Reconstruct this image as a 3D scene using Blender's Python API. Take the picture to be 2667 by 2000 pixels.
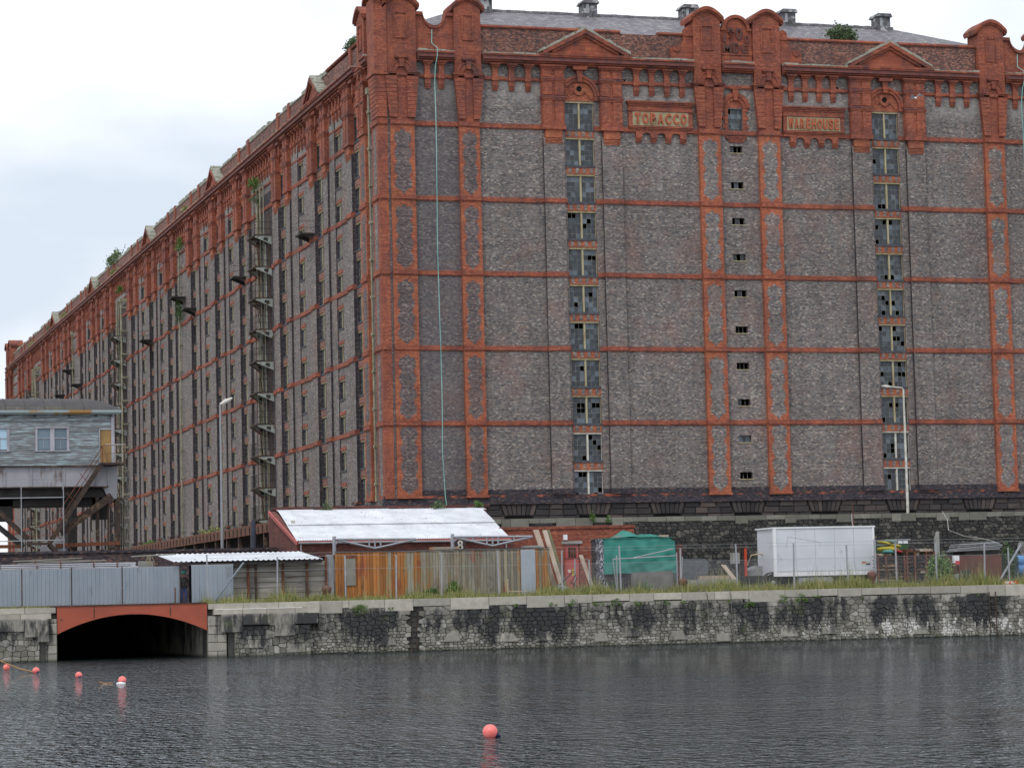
import bpy, bmesh, math, random
from mathutils import Vector, Matrix
R = math.radians
rnd = random.Random(7)
for o in list(bpy.data.objects): bpy.data.objects.remove(o)
scn = bpy.context.scene
COL = scn.collection
# ---------------- camera ----------------
cam_d = bpy.data.cameras.new('camera'); cam = bpy.data.objects.new('camera', cam_d); COL.objects.link(cam)
cam_d.sensor_width = 36.0; cam_d.lens = 36.0*6779.9/2667.0
cam_d.clip_start = 0.5; cam_d.clip_end = 12000
YAW, PIT, ROL = 0.2978, 0.0833, -0.0244
fw = Vector((math.sin(YAW)*math.cos(PIT), math.cos(YAW)*math.cos(PIT), math.sin(PIT)))
rt0 = Vector((math.cos(YAW), -math.sin(YAW), 0)); up0 = rt0.cross(fw)
rt = math.cos(ROL)*rt0 + math.sin(ROL)*up0; up = -math.sin(ROL)*rt0 + math.cos(ROL)*up0
CAM = Vector((-41.657, -163.411, 2.4))
cam.matrix_world = Matrix(((rt.x, up.x, -fw.x, CAM.x), (rt.y, up.y, -fw.y, CAM.y), (rt.z, up.z, -fw.z, CAM.z), (0, 0, 0, 1)))
scn.camera = cam
# ---------------- sky and sun ----------------
SUN_EL, SUN_AZ = R(52), R(222)          # compass azimuth of the sun measured from +Y clockwise
w = bpy.data.worlds.new('World'); scn.world = w; w.use_nodes = True
nt = w.node_tree; nt.nodes.clear()
def N(t, typ, **kw):
    n = t.nodes.new(typ)
    for k, v in kw.items(): setattr(n, k, v)
    return n
out = N(nt, 'ShaderNodeOutputWorld'); bg = N(nt, 'ShaderNodeBackground'); bg.inputs[1].default_value = 0.1
sky = N(nt, 'ShaderNodeTexSky', sky_type='NISHITA', sun_disc=False, sun_elevation=SUN_EL, sun_rotation=SUN_AZ, dust_density=2.0)
tc = N(nt, 'ShaderNodeTexCoord'); mp = N(nt, 'ShaderNodeMapping'); mp.inputs['Scale'].default_value = (1.0, 1.0, 2.4); mp.inputs['Location'].default_value = (7.7, 0.4, 1.4)
no = N(nt, 'ShaderNodeTexNoise'); no.inputs['Scale'].default_value = 3.1; no.inputs['Detail'].default_value = 5; no.inputs['Roughness'].default_value = 0.5
cr = N(nt, 'ShaderNodeValToRGB'); cr.color_ramp.elements[0].position = 0.34; cr.color_ramp.elements[0].color = (0.61, 0.675, 0.77, 1)
cr.color_ramp.elements[1].position = 0.525; cr.color_ramp.elements[1].color = (0.97, 1.0, 1.05, 1)
sc = N(nt, 'ShaderNodeVectorMath', operation='SCALE'); sc.inputs['Scale'].default_value = 12.5
mx = N(nt, 'ShaderNodeMix', data_type='RGBA'); mx.inputs['Factor'].default_value = 0.94
L = nt.links.new
L(tc.outputs['Generated'], mp.inputs[0]); L(mp.outputs[0], no.inputs['Vector']); L(no.outputs['Fac'], cr.inputs[0]); L(cr.outputs[0], sc.inputs[0])
L(sky.outputs[0], mx.inputs['A']); L(sc.outputs[0], mx.inputs['B']); L(mx.outputs['Result'], bg.inputs[0]); L(bg.outputs[0], out.inputs[0])
sd = bpy.data.lights.new('sun', 'SUN'); sd.energy = 1.0; sd.angle = R(14); sd.color = (1.0, 0.97, 0.93)
sun = bpy.data.objects.new('sun', sd); COL.objects.link(sun)
sdir = Vector((math.sin(SUN_AZ)*math.cos(SUN_EL), math.cos(SUN_AZ)*math.cos(SUN_EL), math.sin(SUN_EL)))
sun.rotation_euler = (-sdir).to_track_quat('-Z', 'Y').to_euler()
scn.view_settings.view_transform = 'Standard'; scn.view_settings.look = 'None'
scn.view_settings.exposure = 0.0; scn.view_settings.gamma = 1.0; scn.view_settings.use_curve_mapping = False
scn.cycles.max_bounces = 6; scn.cycles.use_denoising = True

# ---------------- mesh builder ----------------
ORG = {}
def IDT(a, b, c): return (a, b, c)
def FRONT(u, n, z): return (u, -n, z)          # front of the warehouse, u = X, n = outward
def LEFT(u, n, z): return (-n, u, z)           # long side of the warehouse, u = Y
QS = 0.143
def qy(x): return -34.87 - QS*x                # line of the quay edge
def QUAY(u, n, z): return (u, qy(u) - n, z)    # n = out over the water
class MB:
    def __init__(s, T=IDT): s.v = []; s.f = []; s.m = []; s.T = T; s.smooth = False
    def face(s, pts, mi=0):
        i = len(s.v); s.v += [s.T(*p) for p in pts]; s.f.append(tuple(range(i, i+len(pts)))); s.m.append(mi)
    def mesh(s, vs, fs, mi=0):
        i = len(s.v); s.v += [s.T(*p) for p in vs]
        for f in fs: s.f.append(tuple(i+k for k in f)); s.m.append(mi)
    def box(s, a0, a1, b0, b1, c0, c1, mi=0, mis=None):
        vs = [(a0,b0,c0),(a1,b0,c0),(a1,b1,c0),(a0,b1,c0),(a0,b0,c1),(a1,b0,c1),(a1,b1,c1),(a0,b1,c1)]
        fs = [(0,3,2,1),(4,5,6,7),(0,1,5,4),(1,2,6,5),(2,3,7,6),(3,0,4,7)]  # bottom top b0 a1 b1 a0
        i = len(s.v); s.v += [s.T(*p) for p in vs]
        for k, f in enumerate(fs): s.f.append(tuple(i+q for q in f)); s.m.append(mis[k] if mis else mi)
        return s
    def cbox(s, c, d, rot=0, mi=0, tilt=None):
        cx, cy, cz = c; M = Matrix.Rotation(rot, 3, 'Z')
        if tilt: M = M @ Matrix.Rotation(tilt[1], 3, tilt[0])
        vs = [M @ Vector((x*d[0]/2, y*d[1]/2, z*d[2]/2)) + Vector(c) for x, y, z in [(-1,-1,-1),(1,-1,-1),(1,1,-1),(-1,1,-1),(-1,-1,1),(1,-1,1),(1,1,1),(-1,1,1)]]
        s.mesh([tuple(v) for v in vs], [(0,3,2,1),(4,5,6,7),(0,1,5,4),(1,2,6,5),(2,3,7,6),(3,0,4,7)], mi); return s
    def prism(s, poly, lo, hi, mi=0, plane='uz', cap=True, side=None):
        n = len(poly)
        mk = {'uz': lambda a, b, t: (a, t, b), 'un': lambda a, b, t: (a, b, t), 'nz': lambda a, b, t: (t, a, b)}[plane]
        vs = [mk(a, b, lo) for a, b in poly] + [mk(a, b, hi) for a, b in poly]
        fs = [(i, (i+1) % n, n+(i+1) % n, n+i) for i in range(n)]
        s.mesh(vs, fs, mi if side is None else side)
        if cap: s.mesh(vs, [tuple(range(n))[::-1], tuple(range(n, 2*n))], mi)
        return s
    def tube(s, pts, r, n=6, mi=0, cap=True):
        P = [Vector(s.T(*p)) for p in pts]; rr = r if isinstance(r, (list, tuple)) else [r]*len(P)
        rings = []
        for i, p in enumerate(P):
            d = (P[min(i+1, len(P)-1)] - P[max(i-1, 0)]).normalized()
            a = d.cross(Vector((0, 0, 1)) if abs(d.z) < 0.9 else Vector((1, 0, 0))).normalized(); b = d.cross(a)
            rings.append([p + rr[i]*(math.cos(2*math.pi*k/n)*a + math.sin(2*math.pi*k/n)*b) for k in range(n)])
        i0 = len(s.v); s.v += [tuple(v) for g in rings for v in g]
        for g in range(len(P)-1):
            for k in range(n):
                s.f.append((i0+g*n+k, i0+g*n+(k+1) % n, i0+(g+1)*n+(k+1) % n, i0+(g+1)*n+k)); s.m.append(mi)
        if cap:
            s.f.append(tuple(i0+k for k in range(n))); s.m.append(mi)
            s.f.append(tuple(i0+(len(P)-1)*n+k for k in range(n))); s.m.append(mi)
        return s
    def lathe(s, c, prof, n=14, mi=0, axis='z', a0=0.0):
        vs = []; fs = []
        for r, h in prof:
            for k in range(n):
                a = a0 + 2*math.pi*k/n; x, y = r*math.cos(a), r*math.sin(a)
                vs.append({'z': (c[0]+x, c[1]+y, c[2]+h), 'y': (c[0]+x, c[1]+h, c[2]+y), 'x': (c[0]+h, c[1]+x, c[2]+y)}[axis])
        for g in range(len(prof)-1):
            for k in range(n): fs.append((g*n+k, g*n+(k+1) % n, (g+1)*n+(k+1) % n, (g+1)*n+k))
        fs.append(tuple(range(n))); fs.append(tuple(range((len(prof)-1)*n, len(prof)*n)))
        s.mesh(vs, fs, mi); return s
    def ring(s, cu, cz, r0, r1, n0, n1, a0=0, a1=math.pi, k=16, mi=0):
        for i in range(k):
            t0 = a0+(a1-a0)*i/k; t1 = a0+(a1-a0)*(i+1)/k
            P = [(cu+r*math.cos(t), cz+r*math.sin(t)) for r, t in ((r0, t0), (r1, t0), (r1, t1), (r0, t1))]
            s.prism(P, n0, n1, mi)
        return s
    def mk(s, name, mats, org=(0, 0, 0)):
        me = bpy.data.meshes.new(name)
        if not isinstance(mats, (list, tuple)): mats = [mats]
        me.from_pydata([(v[0]-org[0], v[1]-org[1], v[2]-org[2]) for v in s.v], [], s.f)
        for m in mats: me.materials.append(m)
        if len(mats) > 1: me.polygons.foreach_set('material_index', s.m)
        bm = bmesh.new(); bm.from_mesh(me); bmesh.ops.recalc_face_normals(bm, faces=bm.faces)
        uv = bm.loops.layers.uv.new('UVMap'); ox, oy, oz = org
        for f in bm.faces:
            nx, ny, nz = abs(f.normal.x), abs(f.normal.y), abs(f.normal.z)
            if s.smooth: f.smooth = True
            for l in f.loops:
                x, y, z = l.vert.co; x += ox; y += oy; z += oz
                l[uv].uv = (x, y) if nz > nx and nz > ny else ((y, z) if nx > ny else (x, z))
        bm.to_mesh(me); bm.free(); return me
    def build(s, name, mats, parent=None, org=None, **tg):
        o_ = ORG[parent.name] if parent else Vector(org or (0, 0, 0))
        if parent and org: o_ = Vector(org)
        ob = bpy.data.objects.new(name, s.mk(name, mats, o_)); COL.objects.link(ob)
        if parent:
            ob.parent = parent; ob.location = o_ - ORG[parent.name]
        else: ob.location = o_
        ORG[ob.name] = o_
        for k, v in tg.items(): ob[k] = v
        return ob
def empty(name, loc, **tg):
    o = bpy.data.objects.new(name, None); COL.objects.link(o); o.location = loc; o.empty_display_size = 0.3
    ORG[o.name] = Vector(loc)
    for k, v in tg.items(): o[k] = v
    return o
def inst(me, name, parent, loc, **tg):          # a piece that shares its mesh; loc in world metres
    o = bpy.data.objects.new(name, me); COL.objects.link(o)
    if parent: o.parent = parent; o.location = Vector(loc) - ORG[parent.name]
    else: o.location = loc
    ORG[o.name] = Vector(loc)
    for k, v in tg.items(): o[k] = v
    return o
def tg(label, category, group=None, kind=None):
    d = dict(label=label, category=category)
    if group: d['group'] = group
    if kind: d['kind'] = kind
    return d
# ---------------- materials ----------------
def _new(name):
    m = bpy.data.materials.new(name); m.use_nodes = True; t = m.node_tree; t.nodes.clear()
    o = N(t, 'ShaderNodeOutputMaterial'); b = N(t, 'ShaderNodeBsdfPrincipled'); t.links.new(b.outputs[0], o.inputs[0])
    return m, t, b
def rgb(c): return (c[0], c[1], c[2], 1.0)
def ramp(t, fac, stops, interp='LINEAR'):
    r = N(t, 'ShaderNodeValToRGB'); r.color_ramp.interpolation = interp; e = r.color_ramp.elements
    while len(e) < len(stops): e.new(0.5)
    for i, (p, c) in enumerate(stops): e[i].position = p; e[i].color = rgb(c) if isinstance(c, (tuple, list)) else (c, c, c, 1)
    t.links.new(fac, r.inputs[0]); return r.outputs[0]
def noise(t, vec, scale, detail=4, rough=0.55, sc3=None, loc=None):
    if sc3 or loc:
        mpn = N(t, 'ShaderNodeMapping')
        if sc3: mpn.inputs['Scale'].default_value = sc3
        if loc: mpn.inputs['Location'].default_value = loc
        t.links.new(vec, mpn.inputs[0]); vec = mpn.outputs[0]
    n = N(t, 'ShaderNodeTexNoise'); n.inputs['Scale'].default_value = scale; n.inputs['Detail'].default_value = detail; n.inputs['Roughness'].default_value = rough
    t.links.new(vec, n.inputs['Vector']); return n.outputs['Fac']
def mixc(t, fac, a, b, typ='MIX'):
    m = N(t, 'ShaderNodeMix', data_type='RGBA', blend_type=typ)
    for s, v in (('Factor', fac), ('A', a), ('B', b)):
        i = m.inputs[s] if s == 'Factor' else [x for x in m.inputs if x.name == s and x.type == 'RGBA'][0]
        if hasattr(v, 'is_linked') or hasattr(v, 'links'): t.links.new(v, i)
        elif isinstance(v, (tuple, list)): i.default_value = rgb(v)
        else: i.default_value = v
    return [x for x in m.outputs if x.type == 'RGBA'][0]
def math_(t, op, a, b=None):
    m = N(t, 'ShaderNodeMath', operation=op)
    for i, v in enumerate((a, b)):
        if v is None: continue
        if hasattr(v, 'links'): t.links.new(v, m.inputs[i])
        else: m.inputs[i].default_value = v
    return m.outputs[0]
def bumpn(t, b, h, strength=0.3, dist=0.02):
    n = N(t, 'ShaderNodeBump'); n.inputs['Strength'].default_value = strength; n.inputs['Distance'].default_value = dist
    t.links.new(h, n.inputs['Height']); t.links.new(n.outputs[0], b.inputs['Normal'])
def pos(t): return N(t, 'ShaderNodeNewGeometry').outputs['Position']
def objrand(t):
    a = N(t, 'ShaderNodeObjectInfo').outputs['Random']; g = N(t, 'ShaderNodeNewGeometry').outputs['Random Per Island']
    return math_(t, 'FRACT', math_(t, 'ADD', a, g))
def mat(name, c, c2=None, rough=0.8, metal=0.0, scale=2.0, sc3=None, lo=0.35, hi=0.65, var=0.0, bump=0.0, detail=5, c3=None, s3=8.0, lo3=0.6, hi3=0.7):
    m, t, b = _new(name); p = pos(t); col = None
    if c2 is not None:
        f = noise(t, p, scale, detail, sc3=sc3); col = ramp(t, f, [(lo, c), (hi, c2)])
        if bump: bumpn(t, b, f, bump, 0.03)
    if c3 is not None:
        f3 = noise(t, p, s3, 5, sc3=sc3, loc=(5, 3, 1)); col = mixc(t, ramp(t, f3, [(lo3, 0.0), (hi3, 1.0)]), col if col else c, c3)
    if var:
        v = math_(t, 'ADD', math_(t, 'MULTIPLY', objrand(t), 2*var), 1-var)
        cmb = N(t, 'ShaderNodeVectorMath', operation='SCALE')
        if col: t.links.new(col, cmb.inputs[0])
        else: cmb.inputs[0].default_value = c
        t.links.new(v, cmb.inputs['Scale']); col = cmb.outputs[0]
    if col: t.links.new(col, b.inputs['Base Color'])
    else: b.inputs['Base Color'].default_value = rgb(c)
    b.inputs['Roughness'].default_value = rough; b.inputs['Metallic'].default_value = metal
    return m
def brick(name, stops, mortar, bw=0.165, rh=0.076, ms=0.005, dirt=(0.05, 0.045, 0.05), dlo=0.58, dhi=0.72, damt=0.7, patch=None, plo=0.55, phi=0.7, pamt=0.6, bump=0.5, pscale=0.35, lime=False):
    m, t, b = _new(name); uvn = N(t, 'ShaderNodeUVMap'); uvn.uv_map = 'UVMap'; uv = uvn.outputs[0]; p = pos(t)
    bt = N(t, 'ShaderNodeTexBrick'); bt.offset = 0.5
    for k, v in (('Color1', (0, 0, 0, 1)), ('Color2', (1, 1, 1, 1)), ('Mortar', (0, 0, 0, 1)), ('Scale', 1.0), ('Mortar Size', ms), ('Mortar Smooth', 0.1), ('Bias', 0.0), ('Brick Width', bw), ('Row Height', rh)):
        bt.inputs[k].default_value = v
    t.links.new(uv, bt.inputs['Vector'])
    col = ramp(t, bt.outputs['Color'], stops, 'LINEAR')
    col = mixc(t, bt.outputs['Fac'], col, mortar)
    fr_ = noise(t, p, 1.0, 3, 0.6, sc3=(0.35, 0.35, 11.0)); fb_ = noise(t, p, 9.0, 5, 0.75); fs_ = noise(t, p, 1.0, 6, 0.65, sc3=(0.9, 0.9, 0.09), loc=(2, 5, 3)); fl_ = noise(t, p, 0.13, 4, 0.6, loc=(4, 4, 8))
    vv = math_(t, 'MULTIPLY', math_(t, 'MULTIPLY', ramp(t, fr_, [(0.3, 0.74), (0.7, 1.26)]), ramp(t, fb_, [(0.3, 0.86), (0.7, 1.14)])), math_(t, 'MULTIPLY', ramp(t, fs_, [(0.35, 1.06), (0.72, 0.78)]), ramp(t, fl_, [(0.3, 0.86), (0.7, 1.12)])))
    vs_ = N(t, 'ShaderNodeVectorMath', operation='SCALE'); t.links.new(col, vs_.inputs[0]); t.links.new(vv, vs_.inputs['Scale']); col = vs_.outputs[0]
    if patch:
        f = noise(t, p, pscale, 6, 0.65, loc=(3.1, 1.7, 9.2)); col = mixc(t, ramp(t, f, [(plo, 0.0), (phi, pamt)]), col, mixc(t, 0.55, col, patch))
    f2 = noise(t, p, 0.9, 8, 0.7, sc3=(1, 1, 0.55)); col = mixc(t, ramp(t, f2, [(dlo, 0.0), (dhi, damt)]), col, dirt)
    if lime:
        f4 = noise(t, p, 0.55, 7, 0.65, loc=(7.7, 2.2, 1.1)); col = mixc(t, ramp(t, f4, [(0.56, 0.0), (0.78, 0.45)]), col, (0.30, 0.285, 0.27))
        sz = N(t, 'ShaderNodeSeparateXYZ'); t.links.new(p, sz.inputs[0]); zf = math_(t, 'DIVIDE', sz.outputs['Z'], 50.0)
        zr_ = ramp(t, zf, [(0.70, 0.0), (0.715, 0.85), (0.735, 0.75), (0.742, 0.0)]); f5 = noise(t, p, 0.8, 7, 0.7, loc=(1, 1, 4)); col = mixc(t, math_(t, 'MULTIPLY', zr_, ramp(t, f5, [(0.42, 0.0), (0.6, 0.75)])), col, (0.36, 0.34, 0.32))
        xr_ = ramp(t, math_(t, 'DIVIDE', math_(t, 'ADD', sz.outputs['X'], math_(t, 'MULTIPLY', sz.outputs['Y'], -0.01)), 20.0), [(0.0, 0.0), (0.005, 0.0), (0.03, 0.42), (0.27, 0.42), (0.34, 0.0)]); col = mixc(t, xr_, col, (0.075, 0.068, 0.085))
    t.links.new(col, b.inputs['Base Color']); b.inputs['Roughness'].default_value = 0.88
    inv = math_(t, 'SUBTRACT', 1.0, bt.outputs['Fac'])
    if bump: bumpn(t, b, inv, bump, 0.012)
    return m
GREY_ST = [(p_, (c_[0]*1.32, c_[1]*1.25, c_[2]*1.2)) for p_, c_ in [(0.0, (0.07, 0.064, 0.072)), (0.16, (0.105, 0.096, 0.102)), (0.4, (0.148, 0.137, 0.139)), (0.6, (0.172, 0.16, 0.159)), (0.76, (0.19, 0.147, 0.128)), (0.88, (0.2, 0.187, 0.178)), (1.0, (0.34, 0.315, 0.285))]]
RED_ST = [(p_, (c_[0]*1.08, c_[1]*1.06, c_[2]*1.05)) for p_, c_ in [(0.0, (0.185, 0.05, 0.035)), (0.3, (0.255, 0.066, 0.04)), (0.6, (0.30, 0.078, 0.043)), (0.85, (0.345, 0.095, 0.05)), (1.0, (0.39, 0.13, 0.075))]]
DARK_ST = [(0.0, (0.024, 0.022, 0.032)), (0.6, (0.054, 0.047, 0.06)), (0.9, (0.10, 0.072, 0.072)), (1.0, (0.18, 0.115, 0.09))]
M = {}
M['grey'] = brick('grey_brick', GREY_ST, (0.125, 0.118, 0.115), patch=(0.30, 0.125, 0.075), plo=0.52, phi=0.72, pamt=0.55, dirt=(0.045, 0.042, 0.05), dlo=0.52, dhi=0.8, damt=0.55, lime=True)
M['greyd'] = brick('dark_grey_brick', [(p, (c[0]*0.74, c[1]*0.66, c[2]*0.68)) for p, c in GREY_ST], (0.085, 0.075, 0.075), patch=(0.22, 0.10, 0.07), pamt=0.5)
M['red'] = brick('red_brick', RED_ST, (0.15, 0.07, 0.052), ms=0.004, dirt=(0.055, 0.034, 0.04), dlo=0.46, dhi=0.74, damt=0.75, bump=0.3, patch=(0.46, 0.15, 0.07), plo=0.45, phi=0.65, pscale=0.7)
M['redo'] = brick('orange_red_brick', [(p, (c[0]*1.15, c[1]*1.22, c[2]*1.1)) for p, c in RED_ST], (0.19, 0.085, 0.055), ms=0.004, dirt=(0.065, 0.038, 0.042), dlo=0.5, dhi=0.76, damt=0.65, bump=0.3, patch=(0.50, 0.17, 0.07), plo=0.45, phi=0.65, pscale=0.7)
M['terra'] = brick('terracotta', [(0, (0.25, 0.062, 0.036)), (0.5, (0.32, 0.082, 0.042)), (1, (0.385, 0.11, 0.055))], (0.13, 0.05, 0.04), bw=0.42, rh=0.3, ms=0.008, dirt=(0.05, 0.036, 0.042), dlo=0.44, dhi=0.68, damt=0.8, bump=0.3)
M['terrad'] = mat('sooty_terracotta', (0.13, 0.055, 0.055), (0.23, 0.075, 0.055), scale=2.5, detail=8, rough=0.8, c3=(0.045, 0.035, 0.05), s3=3.0)
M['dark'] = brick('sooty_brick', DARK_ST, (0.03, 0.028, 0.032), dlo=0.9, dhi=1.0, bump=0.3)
M['parap'] = brick('parapet_brick', [(0, (0.05, 0.04, 0.045)), (0.35, (0.17, 0.08, 0.065)), (0.7, (0.29, 0.11, 0.075)), (1, (0.38, 0.2, 0.15))], (0.13, 0.09, 0.08), dlo=0.48, dhi=0.68, damt=0.6, dirt=(0.06, 0.05, 0.052))
M['orng'] = mat('orange_plinth_brick', (0.36, 0.09, 0.045), (0.04, 0.03, 0.035), scale=1.8, detail=9, sc3=(1, 1, 3), lo=0.38, hi=0.5)
M['lichen'] = mat('lichen_stone', (0.25, 0.25, 0.2), (0.37, 0.36, 0.31), scale=2.0, c3=(0.11, 0.13, 0.07), s3=3.5, lo3=0.55, hi3=0.65, detail=8)
M['cream'] = mat('old_cream_paint', (0.42, 0.37, 0.23), (0.29, 0.21, 0.10), scale=2.6, sc3=(1, 1, 0.4), lo=0.45, hi=0.7)
M['white'] = mat('old_white_paint', (0.68, 0.66, 0.60), (0.45, 0.42, 0.36), scale=2.6)
M['sill'] = mat('slate_sill', (0.045, 0.05, 0.062), (0.09, 0.09, 0.1), scale=5)
M['void'] = mat('dark_interior', (0.008, 0.008, 0.009), rough=1.0)
M['bar'] = mat('window_iron', (0.05, 0.055, 0.06), (0.25, 0.24, 0.2), scale=4)
def glassm(name, base, rough):
    m, t, b = _new(name); r = objrand(t)
    col = ramp(t, r, [(0.0, tuple(x*0.6 for x in base)), (0.6, base), (0.85, tuple(x*1.9 for x in base)), (1.0, tuple(x*3.0 for x in base))])
    t.links.new(col, b.inputs['Base Color']); b.inputs['Roughness'].default_value = rough; b.inputs['Specular IOR Level'].default_value = 0.4
    f = noise(t, pos(t), 6, 3); bumpn(t, b, f, 0.25, 0.02); return m
M['glass'] = glassm('sky_tint_glass', (0.046, 0.057, 0.07), 0.22)  # blue-grey base colour stands in for sky reflected in the panes
M['cglass'] = glassm('pale_glass', (0.17, 0.24, 0.29), 0.2)
M['sand'] = mat('sand_panel', (0.42, 0.36, 0.22), (0.3, 0.24, 0.14), scale=3)
m, t, b = _new('slate_roof'); uvn = N(t, 'ShaderNodeUVMap'); uvn.uv_map = 'UVMap'
bt = N(t, 'ShaderNodeTexBrick'); bt.offset = 0.5
for k, v in (('Color1', (0, 0, 0, 1)), ('Color2', (1, 1, 1, 1)), ('Mortar', (0, 0, 0, 1)), ('Scale', 1.0), ('Mortar Size', 0.012), ('Bias', 0.0), ('Brick Width', 0.32), ('Row Height', 0.24)): bt.inputs[k].default_value = v
t.links.new(uvn.outputs[0], bt.inputs['Vector'])
col = mixc(t, bt.outputs['Fac'], ramp(t, bt.outputs['Color'], [(0, (0.13, 0.12, 0.14)), (0.7, (0.2, 0.185, 0.2)), (1, (0.28, 0.26, 0.27))]), (0.07, 0.065, 0.075))
t.links.new(col, b.inputs['Base Color']); b.inputs['Roughness'].default_value = 0.6; M['slate'] = m
M['lead'] = mat('vent_timber', (0.05, 0.05, 0.055), (0.18, 0.18, 0.19), scale=3, c3=(0.42, 0.42, 0.42), s3=1.8, lo3=0.56, hi3=0.6)
# masonry of the quay
def stonem(name, stops, stain=True, dark=(0.02, 0.021, 0.025), moss=0.55):
    m, t, b = _new(name); p = pos(t); r = objrand(t)
    col = ramp(t, r, stops)
    f = noise(t, p, 3.5, 8, 0.65); col = mixc(t, ramp(t, f, [(0.35, 0.0), (0.75, moss)]), col, tuple(0.45*x for x in stops[1][1]))
    if stain:
        s1 = noise(t, p, 0.5, 7, 0.66, sc3=(1.0, 1.0, 0.3), loc=(4.6, 0, 2.0)); s2 = noise(t, p, 3.4, 8, 0.75, sc3=(1, 1, 0.3))
        sepz = N(t, 'ShaderNodeSeparateXYZ'); t.links.new(p, sepz.inputs[0]); z = sepz.outputs['Z']
        band = ramp(t, math_(t, 'DIVIDE', z, 3.0), [(0.0, 0.0), (0.2, 0.6), (0.45, 1.0), (0.66, 0.95), (0.76, 0.25), (1.0, 0.0)])
        k = math_(t, 'ADD', math_(t, 'MULTIPLY', s1, 0.72), math_(t, 'MULTIPLY', s2, 0.38))
        k = ramp(t, math_(t, 'ADD', k, math_(t, 'MULTIPLY', band, 0.13)), [(0.60, 0.0), (0.685, 0.93)])
        col = mixc(t, k, col, dark)
        g1 = noise(t, p, 1.3, 6, 0.7, loc=(9, 2, 4)); col = mixc(t, ramp(t, g1, [(0.56, 0.0), (0.72, 0.6)]), col, (0.075, 0.095, 0.03))
        # bird lime low on the wall at the east end
        xw = ramp(t, math_(t, 'DIVIDE', math_(t, 'ADD', sepz.outputs['X'], 20), 50.0), [(0.52, 0.0), (0.72, 1.0)])
        zb = ramp(t, math_(t, 'DIVIDE', z, 3.0), [(0.0, 1.0), (0.26, 1.0), (0.44, 0.0)])
        l1 = noise(t, p, 2.6, 7, 0.75, sc3=(1, 1, 0.4), loc=(1, 7, 0)); l1 = ramp(t, math_(t, 'ADD', l1, math_(t, 'MULTIPLY', math_(t, 'MULTIPLY', xw, zb), 0.14)), [(0.675, 0.0), (0.70, 0.95)])
        col = mixc(t, l1, col, (0.62, 0.61, 0.57))
        wl = ramp(t, math_(t, 'DIVIDE', z, 3.0), [(0.0, 0.75), (0.05, 0.0)]); col = mixc(t, wl, col, (0.035, 0.04, 0.02))
    t.links.new(col, b.inputs['Base Color']); b.inputs['Roughness'].default_value = 0.85; bumpn(t, b, f, 0.5, 0.03); return m
M['rubble'] = stonem('quay_rubble', [(0, (0.15, 0.142, 0.118)), (0.4, (0.25, 0.236, 0.2)), (0.8, (0.34, 0.322, 0.28)), (1, (0.45, 0.43, 0.385))])
M['ash'] = stonem('quay_granite', [(0, (0.25, 0.235, 0.2)), (0.6, (0.34, 0.32, 0.275)), (1, (0.42, 0.39, 0.33))])
M['cope'] = stonem('coping_granite', [(0, (0.33, 0.31, 0.265)), (0.6, (0.42, 0.395, 0.335)), (1, (0.50, 0.465, 0.395))], stain=False)
M['mort'] = mat('dark_mortar', (0.028, 0.028, 0.026), (0.06, 0.06, 0.05), scale=3)
M['rub2'] = stonem('retaining_rubble', [(0, (0.02, 0.021, 0.022)), (0.5, (0.05, 0.048, 0.045)), (0.85, (0.088, 0.083, 0.075)), (1, (0.15, 0.14, 0.12))], stain=False)
M['plin'] = stonem('plinth_stone', [(0, (0.028, 0.025, 0.027)), (0.5, (0.052, 0.045, 0.045)), (0.85, (0.075, 0.06, 0.056)), (1, (0.11, 0.085, 0.075))], stain=False, moss=0.25)
M['asph'] = mat('yard_dirt', (0.10, 0.095, 0.08), (0.16, 0.15, 0.12), scale=0.7, detail=8)
M['rust'] = mat('rusty_steel', (0.19, 0.062, 0.028), (0.09, 0.036, 0.022), scale=3.0, detail=8, rough=0.85, c3=(0.26, 0.10, 0.04), s3=5)
M['rustd'] = mat('dark_rust', (0.03, 0.022, 0.02), (0.075, 0.045, 0.032), scale=3.0, detail=9, rough=0.85, c3=(0.15, 0.095, 0.055), s3=3.0, lo3=0.56, hi3=0.64)
M['galv'] = mat('galvanised_steel', (0.36, 0.37, 0.39), (0.29, 0.3, 0.32), scale=3, rough=0.5, metal=0.3)
M['black'] = mat('black_rubber', (0.02, 0.02, 0.022), (0.035, 0.035, 0.037), scale=3, rough=0.9)
M['bsteel'] = mat('sooty_ironwork', (0.022, 0.022, 0.024), (0.05, 0.042, 0.038), scale=2.0, rough=0.85)
def leafm(name, a, b_, c):
    m, t, b = _new(name); col = ramp(t, objrand(t), [(0, a), (0.5, b_), (1, c)]); t.links.new(col, b.inputs['Base Color'])
    b.inputs['Roughness'].default_value = 0.7; return m
M['leaf'] = leafm('green_leaves', (0.05, 0.115, 0.018), (0.095, 0.19, 0.03), (0.15, 0.25, 0.05))
M['leafd'] = leafm('dark_leaves', (0.03, 0.075, 0.02), (0.055, 0.12, 0.03), (0.10, 0.17, 0.05))
M['leafp'] = leafm('pale_leaves', (0.06, 0.10, 0.04), (0.10, 0.155, 0.06), (0.17, 0.22, 0.11))
M['grass'] = leafm('grass_blades', (0.12, 0.17, 0.03), (0.23, 0.25, 0.07), (0.40, 0.33, 0.16))
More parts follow.
